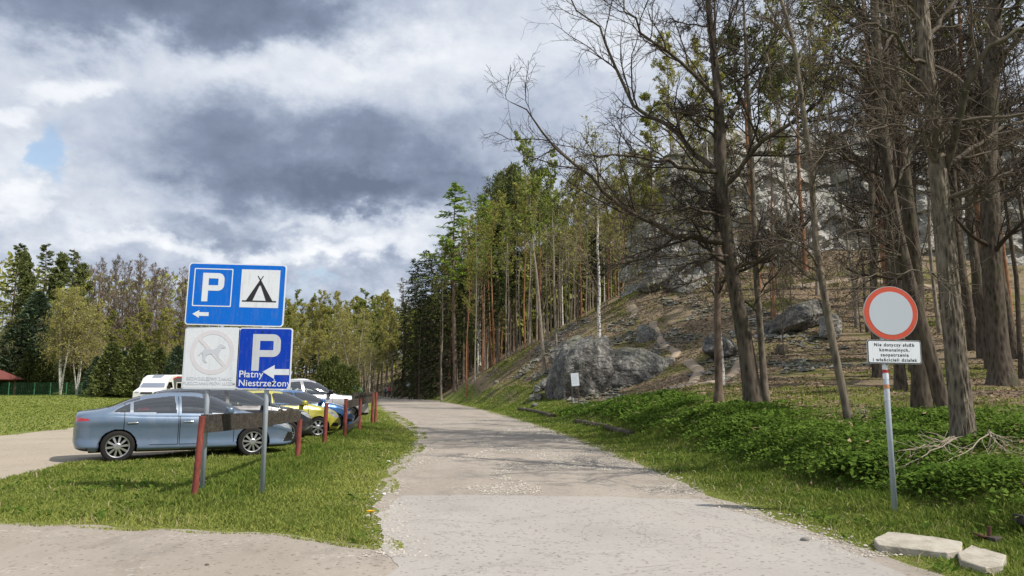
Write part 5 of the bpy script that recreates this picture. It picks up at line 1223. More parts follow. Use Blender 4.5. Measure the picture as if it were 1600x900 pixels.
def camper():
    p = stand(266, 62); p.z = 0.12; t = thing('camper_van', 'white motorhome with dark windscreen and grey red striped side, parked on the far grass', 'camper van', p, R(-95))
    W2 = 1.12; prof = [(-3.2, 0.4), (-3.2, 2.25), (-3.05, 2.42), (0.9, 2.46), (1.7, 2.40), (2.2, 2.16), (2.34, 1.92), (2.62, 1.42), (3.15, 1.18), (3.4, 1.05), (3.45, 0.5), (3.4, 0.35)]
    b = MB(); n = len(prof); k = 7; ys = np.array([-1, -0.97, -0.9, 0, 0.9, 0.97, 1.0]); ins = np.array([0.06, 0.02, 0, 0, 0, 0.02, 0.06]); cx = np.array([0.0, 1.4]); P = np.array(prof)
    V = [(x - (x - 0) * 0.02 * i * 10 * 0.3, y * W2, z - (z - 1.4) * i) for y, i in zip(ys, ins) for x, z in P]
    q = [[a * n + j, a * n + (j + 1) % n, (a + 1) * n + (j + 1) % n, (a + 1) * n + j] for a in range(k - 1) for j in range(n)]
    b.add(V, [q, [list(range(n))], [list(range((k - 1) * n, k * n))[::-1]]]); b.build('body', [M['white_paint']], t)
    wv = MB(); a, c = np.array([2.33, 1.88]), np.array([2.66, 1.42]); nn = np.array([c[1] - a[1], -(c[0] - a[0])]); nn = -nn / np.linalg.norm(nn) * 0.012
    pts = [(a[0] + nn[0], y, a[1] + nn[1]) for y in (-0.90, 0.90)] + [(c[0] + nn[0], y, c[1] + nn[1]) for y in (1.02, -1.02)]; wv.add(pts, [[0, 1, 2, 3]]); wv.build('windscreen', [M['glass_dark']], t)
    sk = MB(); sk.add([(1.72, -0.45, 2.418), (1.72, 0.45, 2.418), (2.14, 0.40, 2.215), (2.14, -0.40, 2.215)], [[0, 1, 2, 3]]); sk.build('skylight', [M['glass_dark']], t)
    grey = plain('camper_grey', (0.10, 0.10, 0.105), 0.4); red = plain('camper_red', (0.45, 0.045, 0.035), 0.4)
    for s in (-1, 1):
        pl = MB(); y = s * (W2 + 0.006)
        pl.add([(x, y, z) for x, z in [(1.6, 2.15), (0.9, 2.28), (-3.1, 2.22), (-3.1, 0.95), (1.25, 1.0)]], [[0, 1, 2, 3, 4]]); pl.build('side_panel', [grey], t)
        st = MB(); y = s * (W2 + 0.012)
        st.add([(x, y, z) for x, z in [(1.55, 2.18), (0.9, 2.32), (-0.8, 2.30), (-0.8, 2.22), (0.85, 2.22), (1.5, 2.08)]], [[0, 1, 2, 3, 4, 5]]); st.add([(x, y, z) for x, z in [(-1.6, 2.1), (-1.35, 2.1), (-1.0, 1.1), (-1.25, 1.1)]], [[0, 1, 2, 3]]); st.build('stripe', [red], t)
        for x0, x1, z0, z1 in ((0.35, 1.0, 1.35, 1.78), (-0.55, -0.05, 1.35, 1.78), (-2.7, -1.9, 1.35, 1.85)):
            wn = MB(); y = s * (W2 + 0.018); wn.box(((x0 + x1) / 2, y, (z0 + z1) / 2), (x1 - x0 + 0.12, 0.02, z1 - z0 + 0.12), 0, None, 0.02); wn.box(((x0 + x1) / 2, y + s * 0.012, (z0 + z1) / 2), (x1 - x0, 0.02, z1 - z0), 1, None, 0.02); wn.build('window', [M['white_paint'], M['glass_dark']], t)
        dw = MB(); dw.add([(x, s * (W2 + 0.004), z) for x, z in [(1.55, 1.38), (1.75, 1.85), (2.2, 1.85), (2.5, 1.38)]], [[0, 1, 2, 3]]); dw.build('cab_window', [M['glass_dark']], t)
        mr = MB(); mr.box((2.4, s * (W2 + 0.16), 1.45), (0.12, 0.2, 0.32), 0, None, 0.04); mr.build('mirror', [M['black_trim']], t)
        hl = MB(); hl.box((3.33, s * 0.82, 1.0), (0.16, 0.4, 0.2), 0, None, 0.05); hl.build('headlight', [M['clear_lens']], t)
    gr = MB(); gr.box((3.40, 0, 0.98), (0.10, 0.95, 0.14), 0, None, 0.02); gr.box((3.44, 0, 0.62), (0.06, 1.3, 0.22), 0, None, 0.02); gr.build('grille', [M['black_trim']], t)
    ty, rm = wheel_parts(0.34, 0.22, 6, False, False)
    for xw in (-2.0, 2.45):
        for s in (-1, 1): wo = link('wheel', ty, t, (xw, s * 1.03, 0.34)); wo.rotation_euler = (0, 0, 0 if s > 0 else math.pi); link('rim', rm, wo)


camper()
# ------------------------------------------------------------------ signs, fence, small things
M['sign_blue'] = plain('sign_blue', (0.001, 0.150, 0.66), 0.5, spec=0.2, var=0.05, scale=3)
M['sign_deep'] = plain('sign_deep_blue', (0.001, 0.048, 0.46), 0.5, spec=0.2, var=0.10, scale=3)
M['sign_white'] = plain('sign_white', (0.76, 0.80, 0.845), 0.5, var=0.03, scale=4)
M['sign_letter'] = plain('sign_letter_silver', (0.60, 0.63, 0.67), 0.42, var=0.06, scale=5)
M['sign_black'] = plain('sign_black', (0.018, 0.018, 0.022), 0.5)
M['faded_pink'] = plain('faded_pink', (0.71, 0.69, 0.725), 0.5, var=0.05); M['faded_grey'] = plain('faded_grey', (0.60, 0.635, 0.69), 0.5, var=0.08)
M['sign_red'] = plain('sign_red', (0.56, 0.075, 0.035), 0.45, var=0.08); M['sign_greywhite'] = plain('sign_grey_white', (0.69, 0.75, 0.815), 0.5, var=0.03, scale=3)
def grime(key):
    m = M[key]; t = NT(m.node_tree); p_ = t.n['Principled BSDF']; src = p_.inputs['Base Color'].links[0].from_socket; tc = t.new('ShaderNodeTexCoord').outputs['Object']
    k = t.math('ADD', t.math('MULTIPLY', t.step(t.noise(t.mapping(tc, (9, 1, 1.1)), 2.0, 6, 0.7), 0.48, 0.75), 0.22), t.math('MULTIPLY', t.step(t.noise(tc, 16, 5, 0.7), 0.56, 0.72), 0.20))
    t.l.new(t.mix(k, src, (0.26, 0.25, 0.23)), p_.inputs['Base Color'])


for key in ('sign_blue', 'sign_deep', 'sign_white', 'sign_red', 'sign_letter'): grime(key)
M['sign_back'] = plain('sign_edge', (0.45, 0.46, 0.47), 0.45, 0.5)
M['sign_face'] = plain('sign_face_dimmed', (0.47, 0.52, 0.575), 0.5, var=0.03, scale=3)  # white disc face, its dim lighting put into the colour as a darker grey
M['galv'] = plain('galvanised_steel', (0.40, 0.45, 0.51), 0.5, 0.1, 0.16, 14)


def font_part(name, txt, size, x, z, mat, parent, y, off=0.0, align='LEFT', sp=1.0, label=None):
    c = bpy.data.curves.new(name, 'FONT'); c.body = txt; c.size = size; c.align_x = align; c.offset = off; c.extrude = 0.0006; c.space_character = sp
    o = bpy.data.objects.new(name, c); COL.objects.link(o); c.materials.append(mat)
    dg = bpy.context.evaluated_depsgraph_get(); me = bpy.data.meshes.new_from_object(o.evaluated_get(dg)); bpy.data.objects.remove(o)
    o = bpy.data.objects.new(name, me); COL.objects.link(o); o.parent = parent; o.location = (x, y, z); o.rotation_euler = (R(90), 0, 0); return o


def rrect(w_, h_, r_, n=7):
    out = []
    for cx, cz, a0 in ((w_ / 2 - r_, h_ / 2 - r_, 0), (-w_ / 2 + r_, h_ / 2 - r_, 90), (-w_ / 2 + r_, -h_ / 2 + r_, 180), (w_ / 2 - r_, -h_ / 2 + r_, 270)):
        out += [(cx + r_ * math.cos(R(a0 + 90 * k / n)), cz + r_ * math.sin(R(a0 + 90 * k / n))) for k in range(n + 1)]
    return out


def plate(mb, pts, y0, y1, m=0, c=(0, 0)):
    n = len(pts); V = [(p[0] + c[0], y0, p[1] + c[1]) for p in pts] + [(p[0] + c[0], y1, p[1] + c[1]) for p in pts]
    mb.add(V, [[list(range(n))], [list(range(n, 2 * n))[::-1]], [[i, n + i, n + (i + 1) % n, (i + 1) % n] for i in range(n)]], m)


def ring(mb, o, i, y0, y1, m=0, c=(0, 0)):
    n = len(o); V = [(p[0] + c[0], y, p[1] + c[1]) for y in (y0, y1) for s in (o, i) for p in s]
    f = []
    for k in range(n):
        j = (k + 1) % n; f += [[k, j, n + j, n + k], [k, 2 * n + k, 2 * n + j, j], [n + k, n + j, 3 * n + j, 3 * n + k]]
    mb.add(V, [f], m)


def shape_part(name, polys, mat, parent, y, th=0.0015, label=None):
    mb = MB()
    for p in polys: plate(mb, p, y, y + th)
    return mb.build(name, [mat], parent, label=label)


def letter_p(w_, h_, s_):                        # outline strips of a capital P, stem s_ wide, lower left at 0,0
    bh = h_ * 0.62; z0 = h_ - bh; r_ = bh * 0.34; n = 6
    def arc(cx, cz, rr, a0, a1): return [(cx + rr * math.cos(R(a0 + (a1 - a0) * k / n)), cz + rr * math.sin(R(a0 + (a1 - a0) * k / n))) for k in range(n + 1)]
    o = [(s_, h_)] + arc(w_ - r_, h_ - r_, r_, 90, 0) + arc(w_ - r_, z0 + r_, r_, 0, -90) + [(s_, z0)]
    ri = max(r_ - s_, 0.012); i = [(s_, h_ - s_ * .92)] + arc(w_ - s_ - ri, h_ - s_ * .92 - ri, ri, 90, 0) + arc(w_ - s_ - ri, z0 + s_ * .92 + ri, ri, 0, -90) + [(s_, z0 + s_ * .92)]
    return [(0, 0), (s_, 0), (s_, h_), (0, h_)], o, i


def p_part(parent, x, z, w_, h_, s_, y, mat):
    stem, o, i = letter_p(w_, h_, s_); mb = MB(); plate(mb, [(a + x, b + z) for a, b in stem], y, y + 0.0015)
    n = len(o); V = [(a + x, yy_, b + z) for yy_ in (y, y + 0.0015) for s in (o, i) for a, b in s]; mb.add(V, [[[k, k + 1, n + k + 1, n + k] for k in range(n - 1)]]); return mb.build('letter', [mat], parent)


# --- the parking sign: two posts, three panels
def parking_sign():
    b1 = gnd(408, 767); b1.z = hz(b1.x, b1.y); d = 10.75; b1 = pix(408, 767, d); b1.z = 0
    t = thing('parking_sign', 'large blue parking and camping direction sign on two grey posts above the grass', 'road sign', (b1.x, b1.y, 0))
    S_ = d / F                                     # metres per pixel at the sign
    def loc(px, py): v = pix(px, py, d); return v.x - b1.x, v.z
    for (pxb, pyb, pxt, pyt) in ((408, 767, 411, 420), (314, 762, 318, 420)):
        mb = MB(); x0, _ = loc(pxb, pyb); mb.tube([(x0, 0.045, -0.3), (x0, 0.045, loc(pxt, pyt)[1])], 0.034, 20); mb.build('post', [M['galv']], t, True)
    specs = [(( 294.6, 411.5), (445.0, 510.0), 'sign_blue', 'upper light blue panel with parking and tent symbols', 0.05), ((289, 510.5), (371.5, 609), 'sign_white', 'faded white panel with a ghost of a dog ban', 0.045), ((372.8, 511.5), (455, 609.5), 'sign_deep', 'deep blue panel with a white P', 0.045)]
    P = []
    for (a, b, mt, lb, r_) in specs:
        x0, z1 = loc(*a); x1, z0 = loc(*b); cx, cz, w_, h_ = (x0 + x1) / 2, (z0 + z1) / 2, (x1 - x0) * 0.975, (z1 - z0) * 0.985
        o = bpy.data.objects.new('panel', None)
        mb = MB(); plate(mb, rrect(w_, h_, r_), 0, 0.018, 0); plate(mb, rrect(w_ - 0.035, h_ - 0.035, r_ * 0.75), -0.0022, -0.0004, 1)
        o = mb.build('panel', [M['sign_white'] if mt != 'sign_white' else M['sign_greywhite'], M[mt]], t, label=lb); o.location = (cx, -0.012, cz)
        o.rotation_euler = (0, R(1.3 if mt == 'sign_blue' else 0.7), R(2 if mt == 'sign_blue' else 0))
        P.append((o, w_, h_))
    y = -0.0042
    # upper panel
    o, w_, h_ = P[0]
    mb = MB(); q = w_ * 0.395; c = (-w_ * 0.242, h_ * 0.105); ring(mb, rrect(q, q, 0.012), rrect(q - 0.03, q - 0.03, 0.008), y, y + 0.0015, 0, c); mb.build('letter_frame', [M['sign_white']], o)
    p_part(o, c[0] - q * 0.27, c[1] - q * 0.37, q * 0.56, q * 0.75, q * 0.155, y, M['sign_white'])
    c = (w_ * 0.240, h_ * 0.105); shape_part('tent_field', [[(a + c[0], b + c[1]) for a, b in rrect(q, q, 0.006)]], M['sign_white'], o, y)
    u = q / 2; tp = [[(-0.70, -0.66), (-0.05, 0.42), (0.0, 0.24), (-0.34, -0.62)], [(0.70, -0.66), (0.34, -0.62), (0.0, 0.24), (0.05, 0.42)], [(-0.05, 0.42), (0.05, 0.42), (0.0, 0.1)], [(-0.88, -0.70), (0.88, -0.70), (0.88, -0.63), (-0.88, -0.63)], [(-0.16, 0.66), (-0.12, 0.68), (0.06, 0.40), (0.0, 0.38)], [(0.16, 0.66), (0.0, 0.38), (-0.06, 0.40), (0.12, 0.68)]]
    shape_part('tent_symbol', [[(a * u + c[0], b * u + c[1]) for a, b in pl] for pl in tp], M['sign_black'], o, y - 0.002)
    def arrow(cx, cz, L_, hh, sh): return [[(cx - L_ / 2, cz), (cx - L_ / 2 + hh * 0.85, cz - hh / 2), (cx - L_ / 2 + hh * 0.85, cz + hh / 2)], [(cx - L_ / 2 + hh * 0.85, cz - sh / 2), (cx + L_ / 2, cz - sh / 2), (cx + L_ / 2, cz + sh / 2), (cx - L_ / 2 + hh * 0.85, cz + sh / 2)]]
    shape_part('arrow', arrow(-w_ * 0.345, -h_ * 0.325, w_ * 0.165, h_ * 0.125, h_ * 0.06), M['sign_white'], o, y)
    # deep blue panel
    o, w_, h_ = P[2]
    p_part(o, -w_ * 0.23, -h_ * 0.20, w_ * 0.52, h_ * 0.595, w_ * 0.135, y, M['sign_letter'])
    shape_part('arrow', arrow(w_ * 0.225, -h_ * 0.215, w_ * 0.49, h_ * 0.225, h_ * 0.095), M['sign_white'], o, y - 0.002)
    font_part('lettering', 'Płatny', 0.138, -w_ * 0.455, -h_ * 0.305, M['sign_white'], o, y, 0.0014, sp=1.06); font_part('lettering', 'Niestrzeżony', 0.132, -w_ * 0.455, -h_ * 0.445, M['sign_white'], o, y, 0.0014, sp=1.05)
    for sx in (-0.075, 0.055):
        for sz in (0.435, -0.462):
            mb = MB(); mb.lathe([(0.011, 0), (0.011, -0.005), (0.001, -0.007)], 12, 'y', (sx * w_ + 0.01, y, sz * h_)); mb.build('bolt', [M['sign_black']], o)
    # faded panel
    o, w_, h_ = P[1]; rr = w_ * 0.405; c = (w_ * 0.02, h_ * 0.095); ang = np.linspace(0, 2 * math.pi, 48, endpoint=False)
    mb = MB(); ring(mb, [(rr * math.cos(a), rr * math.sin(a)) for a in ang], [(rr * 0.80 * math.cos(a), rr * 0.80 * math.sin(a)) for a in ang], y, y + 0.0015, 0, c)
    L_ = rr * 0.86; e = rr * 0.085; k = math.sqrt(0.5); plate(mb, [(c[0] - L_ * k + e * k, c[1] + L_ * k + e * k), (c[0] - L_ * k - e * k, c[1] + L_ * k - e * k), (c[0] + L_ * k - e * k, c[1] - L_ * k - e * k), (c[0] + L_ * k + e * k, c[1] - L_ * k + e * k)], y - 0.0012, y + 0.0003); mb.build('ban_ring', [M['faded_pink']], o)
    dg = [(-0.62, -0.13), (-0.40, 0.06), (-0.36, 0.16), (0.06, 0.13), (0.22, 0.20), (0.32, 0.36), (0.40, 0.36), (0.58, 0.28), (0.60, 0.20), (0.42, 0.18), (0.34, 0.02), (0.30, -0.10), (0.34, -0.26), (0.42, -0.34), (0.36, -0.38), (0.24, -0.28), (0.14, -0.08), (-0.14, -0.08), (-0.26, -0.16), (-0.30, -0.34), (-0.20, -0.46), (-0.30, -0.47), (-0.40, -0.34), (-0.40, -0.16), (-0.46, -0.02), (-0.60, -0.17)]
    shape_part('dog_symbol', [[(a * rr + c[0], b * rr + c[1]) for a, b in dg]], M['faded_grey'], o, y - 0.002)
    font_part('lettering', 'BEZWZGLĘDNY ZAKAZ', 0.062, 0, -h_ * 0.355, M['faded_grey'], o, y, 0.001, 'CENTER', 0.98); font_part('lettering', 'PUSZCZANIA PSÓW LUZEM', 0.062, 0, -h_ * 0.430, M['faded_grey'], o, y, 0.001, 'CENTER', 0.98)


parking_sign()


def no_entry():
    d = 8.9; b = pix(1402, 808, d); S_ = d / F; zb = hz(b.x, b.y)
    t = thing('round_sign', 'round red bordered no entry sign with white text plate on a grey post', 'road sign', (b.x, b.y, zb))
    dx = pix(1391, 568, d).x - b.x                 # nearly plumb post
    def at(px, py): v = pix(px, py, d); return v.x - b.x, v.z - zb
    x1, z1 = at(1390, 470); tilt = (x1 - 0) / z1
    mb = MB(); mb.tube([(0, 0.045, -0.3), (0, 0.045, z1)], 0.032, 20); po = mb.build('post', [M['galv']], t, True)
    for z_, h_, m_, lb in ((at(1391, 574)[1], 0.05, 'sign_white', 'white'), (at(1391, 580)[1], 0.035, 'stick_red', 'red'), (at(1392, 588)[1], 0.06, 'sign_white', 'white'), (at(1393, 604)[1], 0.05, 'stick_orange', 'orange'), (at(1393, 618)[1], 0.12, 'stick_pale', 'pale')):
        if m_ not in M: M[m_] = plain(m_, {'stick_red': (0.5, 0.02, 0.03), 'stick_orange': (0.55, 0.25, 0.12), 'stick_pale': (0.52, 0.56, 0.62)}[m_], 0.55, var=0.25, scale=40)
        mb = MB(); mb.tube([(0, 0.045, z_ - h_ / 2), (0, 0.045, z_ + h_ / 2)], 0.0335, 20, cap=False); mb.build('sticker', [M[m_]], po, True, lb + ' sticker band on the post')
    cx, cz = at(1391, 489.5); rr = 42.5 * S_; n = 64; ang = np.linspace(0, 2 * math.pi, n, endpoint=False)
    C_ = lambda r_: [(r_ * math.cos(a), r_ * math.sin(a)) for a in ang]
    mb = MB(); plate(mb, C_(rr), 0, 0.020, 0); o = mb.build('disc', [M['sign_back']], t); o.location = (cx, -0.012, cz)
    mb = MB(); plate(mb, C_(rr * 0.98), -0.0022, -0.0004, 0); mb.build('red_border', [M['sign_red']], o)
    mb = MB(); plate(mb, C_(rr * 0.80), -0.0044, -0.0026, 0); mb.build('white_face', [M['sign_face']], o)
    cx, cz = at(1396.5, 550); w_, h_ = 84 * S_, 37 * S_
    mb = MB(); plate(mb, rrect(w_, h_, 0.03), 0, 0.016, 0); plate(mb, rrect(w_ - 0.012, h_ - 0.012, 0.026), -0.002, -0.0004, 1); plate(mb, rrect(w_ - 0.030, h_ - 0.030, 0.02), -0.004, -0.0024, 2)
    o = mb.build('text_plate', [M['sign_back'], M['sign_black'], M['sign_white']], t); o.location = (cx, -0.012, cz); o.rotation_euler = (0, R(1.0), 0)
    for k, s in enumerate(('Nie dotyczy służb', 'komunalnych,', 'zaopatrzenia', 'i właścicieli działek')): font_part('lettering', s, 0.054, 0, h_ * (0.235 - 0.210 * k), M['sign_black'], o, -0.0052, 0.0010, 'CENTER', 1.22)


no_entry()


def notice():
    p = hit(899, 633, 14); d = p.y; t = thing('notice_board', 'small white notice on thin posts in front of the tall boulder', 'notice board', p)
    z = lambda py: pix(899, py, d).z - p.z
    w_ = 12 * d / F
    for s in (-1, 1): mb = MB(); mb.tube([(s * w_ * 0.42, 0.03, -0.3), (s * w_ * 0.42, 0.03, z(586))], 0.025, 8); mb.build('post', [M['bark_dark']], t)
    mb = MB(); mb.box((0, 0, (z(583) + z(603)) / 2), (w_, 0.02, z(583) - z(603)), 0, Matrix.Rotation(R(-5), 4, 'Y')); b = mb.build('panel', [M['sign_greywhite']], t)
    ln = MB()
    for k in range(6): ln.box((-0.02 * w_ * (k % 2), -0.013, (z(583) + z(603)) / 2 + (z(583) - z(603)) * (0.32 - 0.12 * k)), (w_ * (0.74 - 0.1 * (k % 3)), 0.004, 0.02), 0, Matrix.Rotation(R(-5), 4, 'Y'))
    ln.build('lettering', [M['faded_grey']], b)


notice()


def far_sign():
    p = stand(638, 118); t = thing('far_sign', 'tiny white sign on a post where the track turns into the wood', 'road sign', p)
    mb = MB(); mb.tube([(0, 0, -0.2), (0, 0, 2.2)], 0.04, 8); mb.build('post', [M['galv']], t); mb = MB(); mb.box((0, -0.05, 2.0), (0.62, 0.03, 0.72), 0, None, 0.02); mb.build('panel', [M['sign_white']], t)


far_sign()

# --- red posts with weathered boards
def red_mat():
    m, t = material('red_painted_post'); tc = t.new('ShaderNodeTexCoord').outputs['Object']; n = t.noise(t.mapping(tc, (1, 1, 0.35)), 9, 6, 0.7)
    sp = t.new('ShaderNodeSeparateXYZ'); t.l.new(tc, sp.inputs[0]); c = t.ramp(n, [(0.34, (0.075, 0.022, 0.018)), (0.5, (0.215, 0.042, 0.032)), (0.66, (0.31, 0.085, 0.062))])
    t.l.new(c, t.p.inputs['Base Color']); t.p.inputs['Roughness'].default_value = 0.65; bump(t, n, 0.4, 0.01); return m


def wood_mat():
    m, t = material('weathered_board'); tc = t.new('ShaderNodeTexCoord').outputs['Object']; n = t.noise(t.mapping(tc, (1.2, 6, 9)), 3.0, 7, 0.7, 0.5); f = t.noise(tc, 7, 6, 0.7)
    c = t.ramp(t.math('ADD', t.math('MULTIPLY', n, 0.6), t.math('MULTIPLY', f, 0.4)), [(0.34, (0.014, 0.011, 0.009)), (0.5, (0.050, 0.041, 0.031)), (0.66, (0.125, 0.105, 0.078))])
    t.l.new(c, t.p.inputs['Base Color']); t.p.inputs['Roughness'].default_value = 0.95; bump(t, t.math('ADD', n, f), 0.9, 0.03); return m


M['red_post'] = red_mat(); M['board'] = wood_mat(); M['rust'] = plain('rust', (0.10, 0.042, 0.028), 0.85, var=0.5, scale=25)


def post(parent, base, h_, tilt, r_=0.052, rel=(0, 0)):
    mb = MB(); mb.tube([(rel[0], rel[1], -0.25), (rel[0] + tilt[0] * h_, rel[1] + tilt[1] * h_, h_)], [r_, r_], 20); return mb.build('post', [M['red_post']], parent, False)


def board(parent, a, b, h0, h1, th, jag, seed, n=40, gap=None, sag=0.0):
    """a rough plank between two points; its upper edge rotten away"""
    a = np.array(a, float); b = np.array(b, float); ax = b - a; ax[2] = 0; nx = np.array([-ax[1], ax[0], 0]); nx /= np.linalg.norm(nx); s = np.linspace(0, 1, n)
    ht = h0 + (h1 - h0) * s; tp = 0.5 * ht + jag * np.abs(fbm2(s * 6, s * 0 + seed, 1.6, 4, seed)) - jag * 0.3; lo = -0.5 * ht - jag * 0.25 * fbm2(s * 5, s * 0 + seed, 1.2, 4, seed + 3); V = []
    for k in range(n):
        c = a + (b - a) * s[k] + np.array([0, 0, -sag * 4 * s[k] * (1 - s[k])])
        for o, z in ((-1, lo[k]), (-1, tp[k]), (1, tp[k]), (1, lo[k])): V.append(c + nx * o * th / 2 * (1 + 0.25 * math.sin(k * 1.7)) + np.array([0, 0, z]))
    f = [[4 * k + j, 4 * k + (j + 1) % 4, 4 * k + 4 + (j + 1) % 4, 4 * k + 4 + j] for k in range(n - 1) for j in range(4)] + [[0, 1, 2, 3], [4 * n - 1, 4 * n - 2, 4 * n - 3, 4 * n - 4]]
    mb = MB(); mb.add(V, [f]); return mb.build('board', [M['board']], parent)


def fence_a():
    p1 = gnd(301, 788); p2 = gnd(464, 722); t = thing('board_fence', 'two red posts joined by a rotten thick board in front of the sedan', 'fence', (p1.x, p1.y, 0)); o = p2 - p1
    post(t, p1, pix(309, 650, p1.y).z, (0.055, 0.0), 0.041); post(t, p2, pix(467, 655, p2.y).z, (0.03, 0), 0.052, (o.x, o.y))
    A = pix(316, 662, p1.y + 0.15) - p1; B_ = pix(468, 652, p2.y + 0.1) - p1
    mid = [A + (B_ - A) * f for f in (0.0, 0.50, 0.60, 1.0)]; board(t, A, mid[1], 0.255, 0.25, 0.05, 0.02, 3, 30); board(t, mid[1] + Vector((0.015, 0.04, 0)), mid[2] + Vector((0.015, 0.04, 0)), 0.27, 0.26, 0.05, 0.015, 5, 10); board(t, mid[2] + Vector((0, 0, 0.02)), mid[3] + Vector((0, 0, 0.03)), 0.25, 0.22, 0.07, 0.16, 7, 40)


fence_a()
p3 = gnd(506, 698); t = thing('red_post', 'single bare red post between the rotten board fence and the short far fence', 'post', (p3.x, p3.y, 0)); post(t, p3, pix(508, 629, p3.y).z, (0.03, 0), 0.055)
mb = MB(); mb.lathe([(0.058, -0.01), (0.058, 0.012), (0.001, 0.016)], 20, 'z', (0.03 * pix(508, 629, p3.y).z, 0, pix(508, 629, p3.y).z)); mb.build('cap', [M['sign_white']], t)


def fence_b():
    q = [gnd(538, 687), gnd(561, 676), gnd(581, 665), gnd(586, 663)]; tops = [622, 622, 614, 613]; t = thing('board_fence', 'row of red posts with a pale board and comb like slats beyond the cars', 'fence', (q[0].x, q[0].y, 0))
    for p, tp in zip(q, tops): post(t, p, pix(540, tp, p.y).z, (0.015, 0), 0.055, (p.x - q[0].x, p.y - q[0].y))
    A = pix(540, 632, q[0].y) - q[0]; B_ = pix(581, 624, q[2].y) - q[0]; board(t, A, B_, 0.23, 0.24, 0.05, 0.02, 11, 24)
    A2 = pix(552, 617, q[1].y - 1) - q[0]; B2 = pix(583, 614, q[2].y + 0.4) - q[0]
    for k in range(11): p = A2 + (B2 - A2) * (k / 10); cb = MB(); cb.box(p + Vector((0, 0, -0.12 + 0.03 * math.sin(k * 2.1))), (0.09, 0.06, 0.34), 0, Matrix.Rotation(R(4 * math.sin(k * 1.3)), 4, 'Y'), 0.012); cb.build('slat', [M['board']], t)
    board(t, A2, B2, 0.09, 0.09, 0.05, 0.02, 13, 10)
    A = pix(541, 668, q[0].y) - q[0]; B_ = pix(561, 654, q[1].y) - q[0]; board(t, A, B_, 0.16, 0.13, 0.06, 0.06, 17, 16, sag=0.06)


fence_b()

SLABS = []
# --- pale stone kerb blocks, rusty iron, plank
def slab(label, corners, h_, seed):
    """a rough dressed stone block: its top outline in ground pixels"""
    P = np.array([gnd(px, py, h_)[:2] for px, py in corners]); c = P.mean(0); bm = bmesh.new()
    lo = [bm.verts.new((x * 1.03 - c[0] * 1.03, y * 1.03 - c[1] * 1.03, -0.12)) for x, y in P]; hi = [bm.verts.new((x - c[0], y - c[1], h_)) for x, y in P]; n = len(P)
    bm.faces.new(hi); bm.faces.new(lo[::-1])
    for k in range(n): bm.faces.new([lo[k], lo[(k + 1) % n], hi[(k + 1) % n], hi[k]])
    bmesh.ops.recalc_face_normals(bm, faces=bm.faces); bmesh.ops.bevel(bm, geom=bm.edges[:], offset=0.008, segments=1, affect='EDGES')
    bmesh.ops.triangulate(bm, faces=bm.faces[:]); bmesh.ops.subdivide_edges(bm, edges=bm.edges[:], cuts=6, use_grid_fill=True); bmesh.ops.triangulate(bm, faces=bm.faces[:])
    SLABS.append([tuple(q) for q in P])
    V = np.array([v.co[:] for v in bm.verts]); nn = np.array([v.normal[:] for v in bm.verts]); V += nn * (0.014 * fbm(V * 9 + seed, 5, seed, 0.6) + 0.010 * fbm(V * 2.3 + seed, 3, seed + 1))[:, None]
    Fc = np.array([[v.index for v in f.verts] for f in bm.faces]); bm.free()
    o = link('stone_block', mesh_np('stone_block', V, [Fc], M['kerb_stone'], None, False), None, (c[0], c[1], hz(c[0], c[1]))); return tag(o, label, 'stone', 'stone blocks beside the track')


m, t_ = material('kerb_stone'); tc = t_.new('ShaderNodeTexCoord').outputs['Object']; n_ = t_.noise(tc, 5, 6, 0.7); f_ = t_.noise(tc, 45, 5, 0.75)
t_.l.new(t_.mix(t_.math('MULTIPLY', t_.step(f_, 0.5, 0.7), 0.35), t_.ramp(n_, [(0.3, (0.27, 0.24, 0.185)), (0.5, (0.42, 0.38, 0.31)), (0.7, (0.50, 0.465, 0.39))]), (0.20, 0.18, 0.14)), t_.p.inputs['Base Color']); t_.p.inputs['Roughness'].default_value = 0.92; bump(t_, t_.math('ADD', n_, f_), 0.6, 0.015); M['kerb_stone'] = m
slab('long pale stone block lying in the grass below the round sign', [(1366, 842), (1386, 831), (1440, 836), (1503, 846), (1502, 859), (1480, 863), (1420, 856), (1372, 850)], 0.07, 3)
slab('short pale stone block at the end of the long one', [(1496, 861), (1518, 850), (1572, 866), (1566, 882), (1540, 886), (1500, 873)], 0.07, 8)
p = gnd(1541, 848); t = thing('rusty_fitting', 'rusty iron fitting lying in the grass beside the short stone block', 'scrap iron', (p.x, p.y, hz(p.x, p.y)))
mb = MB(); mb.box((0, 0.02, 0.06), (0.17, 0.12, 0.022), 0, Matrix.Rotation(R(14), 4, 'Y'), 0.006); mb.build('plate', [M['rust']], t); mb = MB(); mb.tube([(0.03, 0, 0.04), (0.045, 0.0, 0.16)], [0.018, 0.022], 10); mb.build('stub', [M['rust']], t); mb = MB(); mb.box((0.06, -0.05, 0.045), (0.14, 0.09, 0.05), 0, Matrix.Rotation(R(25), 4, 'Z'), 0.01); mb.build('block', [M['board']], t)
p = gnd(1610, 846); t = thing('plank', 'dark plank end with a short peg at the edge of the verge', 'plank', (p.x, p.y, hz(p.x, p.y))); mb = MB(); mb.box((0.12, 0.03, 0.10), (0.42, 0.16, 0.09), 0, Matrix.Rotation(R(8), 4, 'Y'), 0.008); mb.build('board', [M['board']], t)
mb = MB(); mb.box((0.07, 0.08, 0.18), (0.05, 0.05, 0.16), 0, None, 0.006); mb.build('peg', [plain('pale_wood', (0.36, 0.26, 0.15), 0.8)], t)


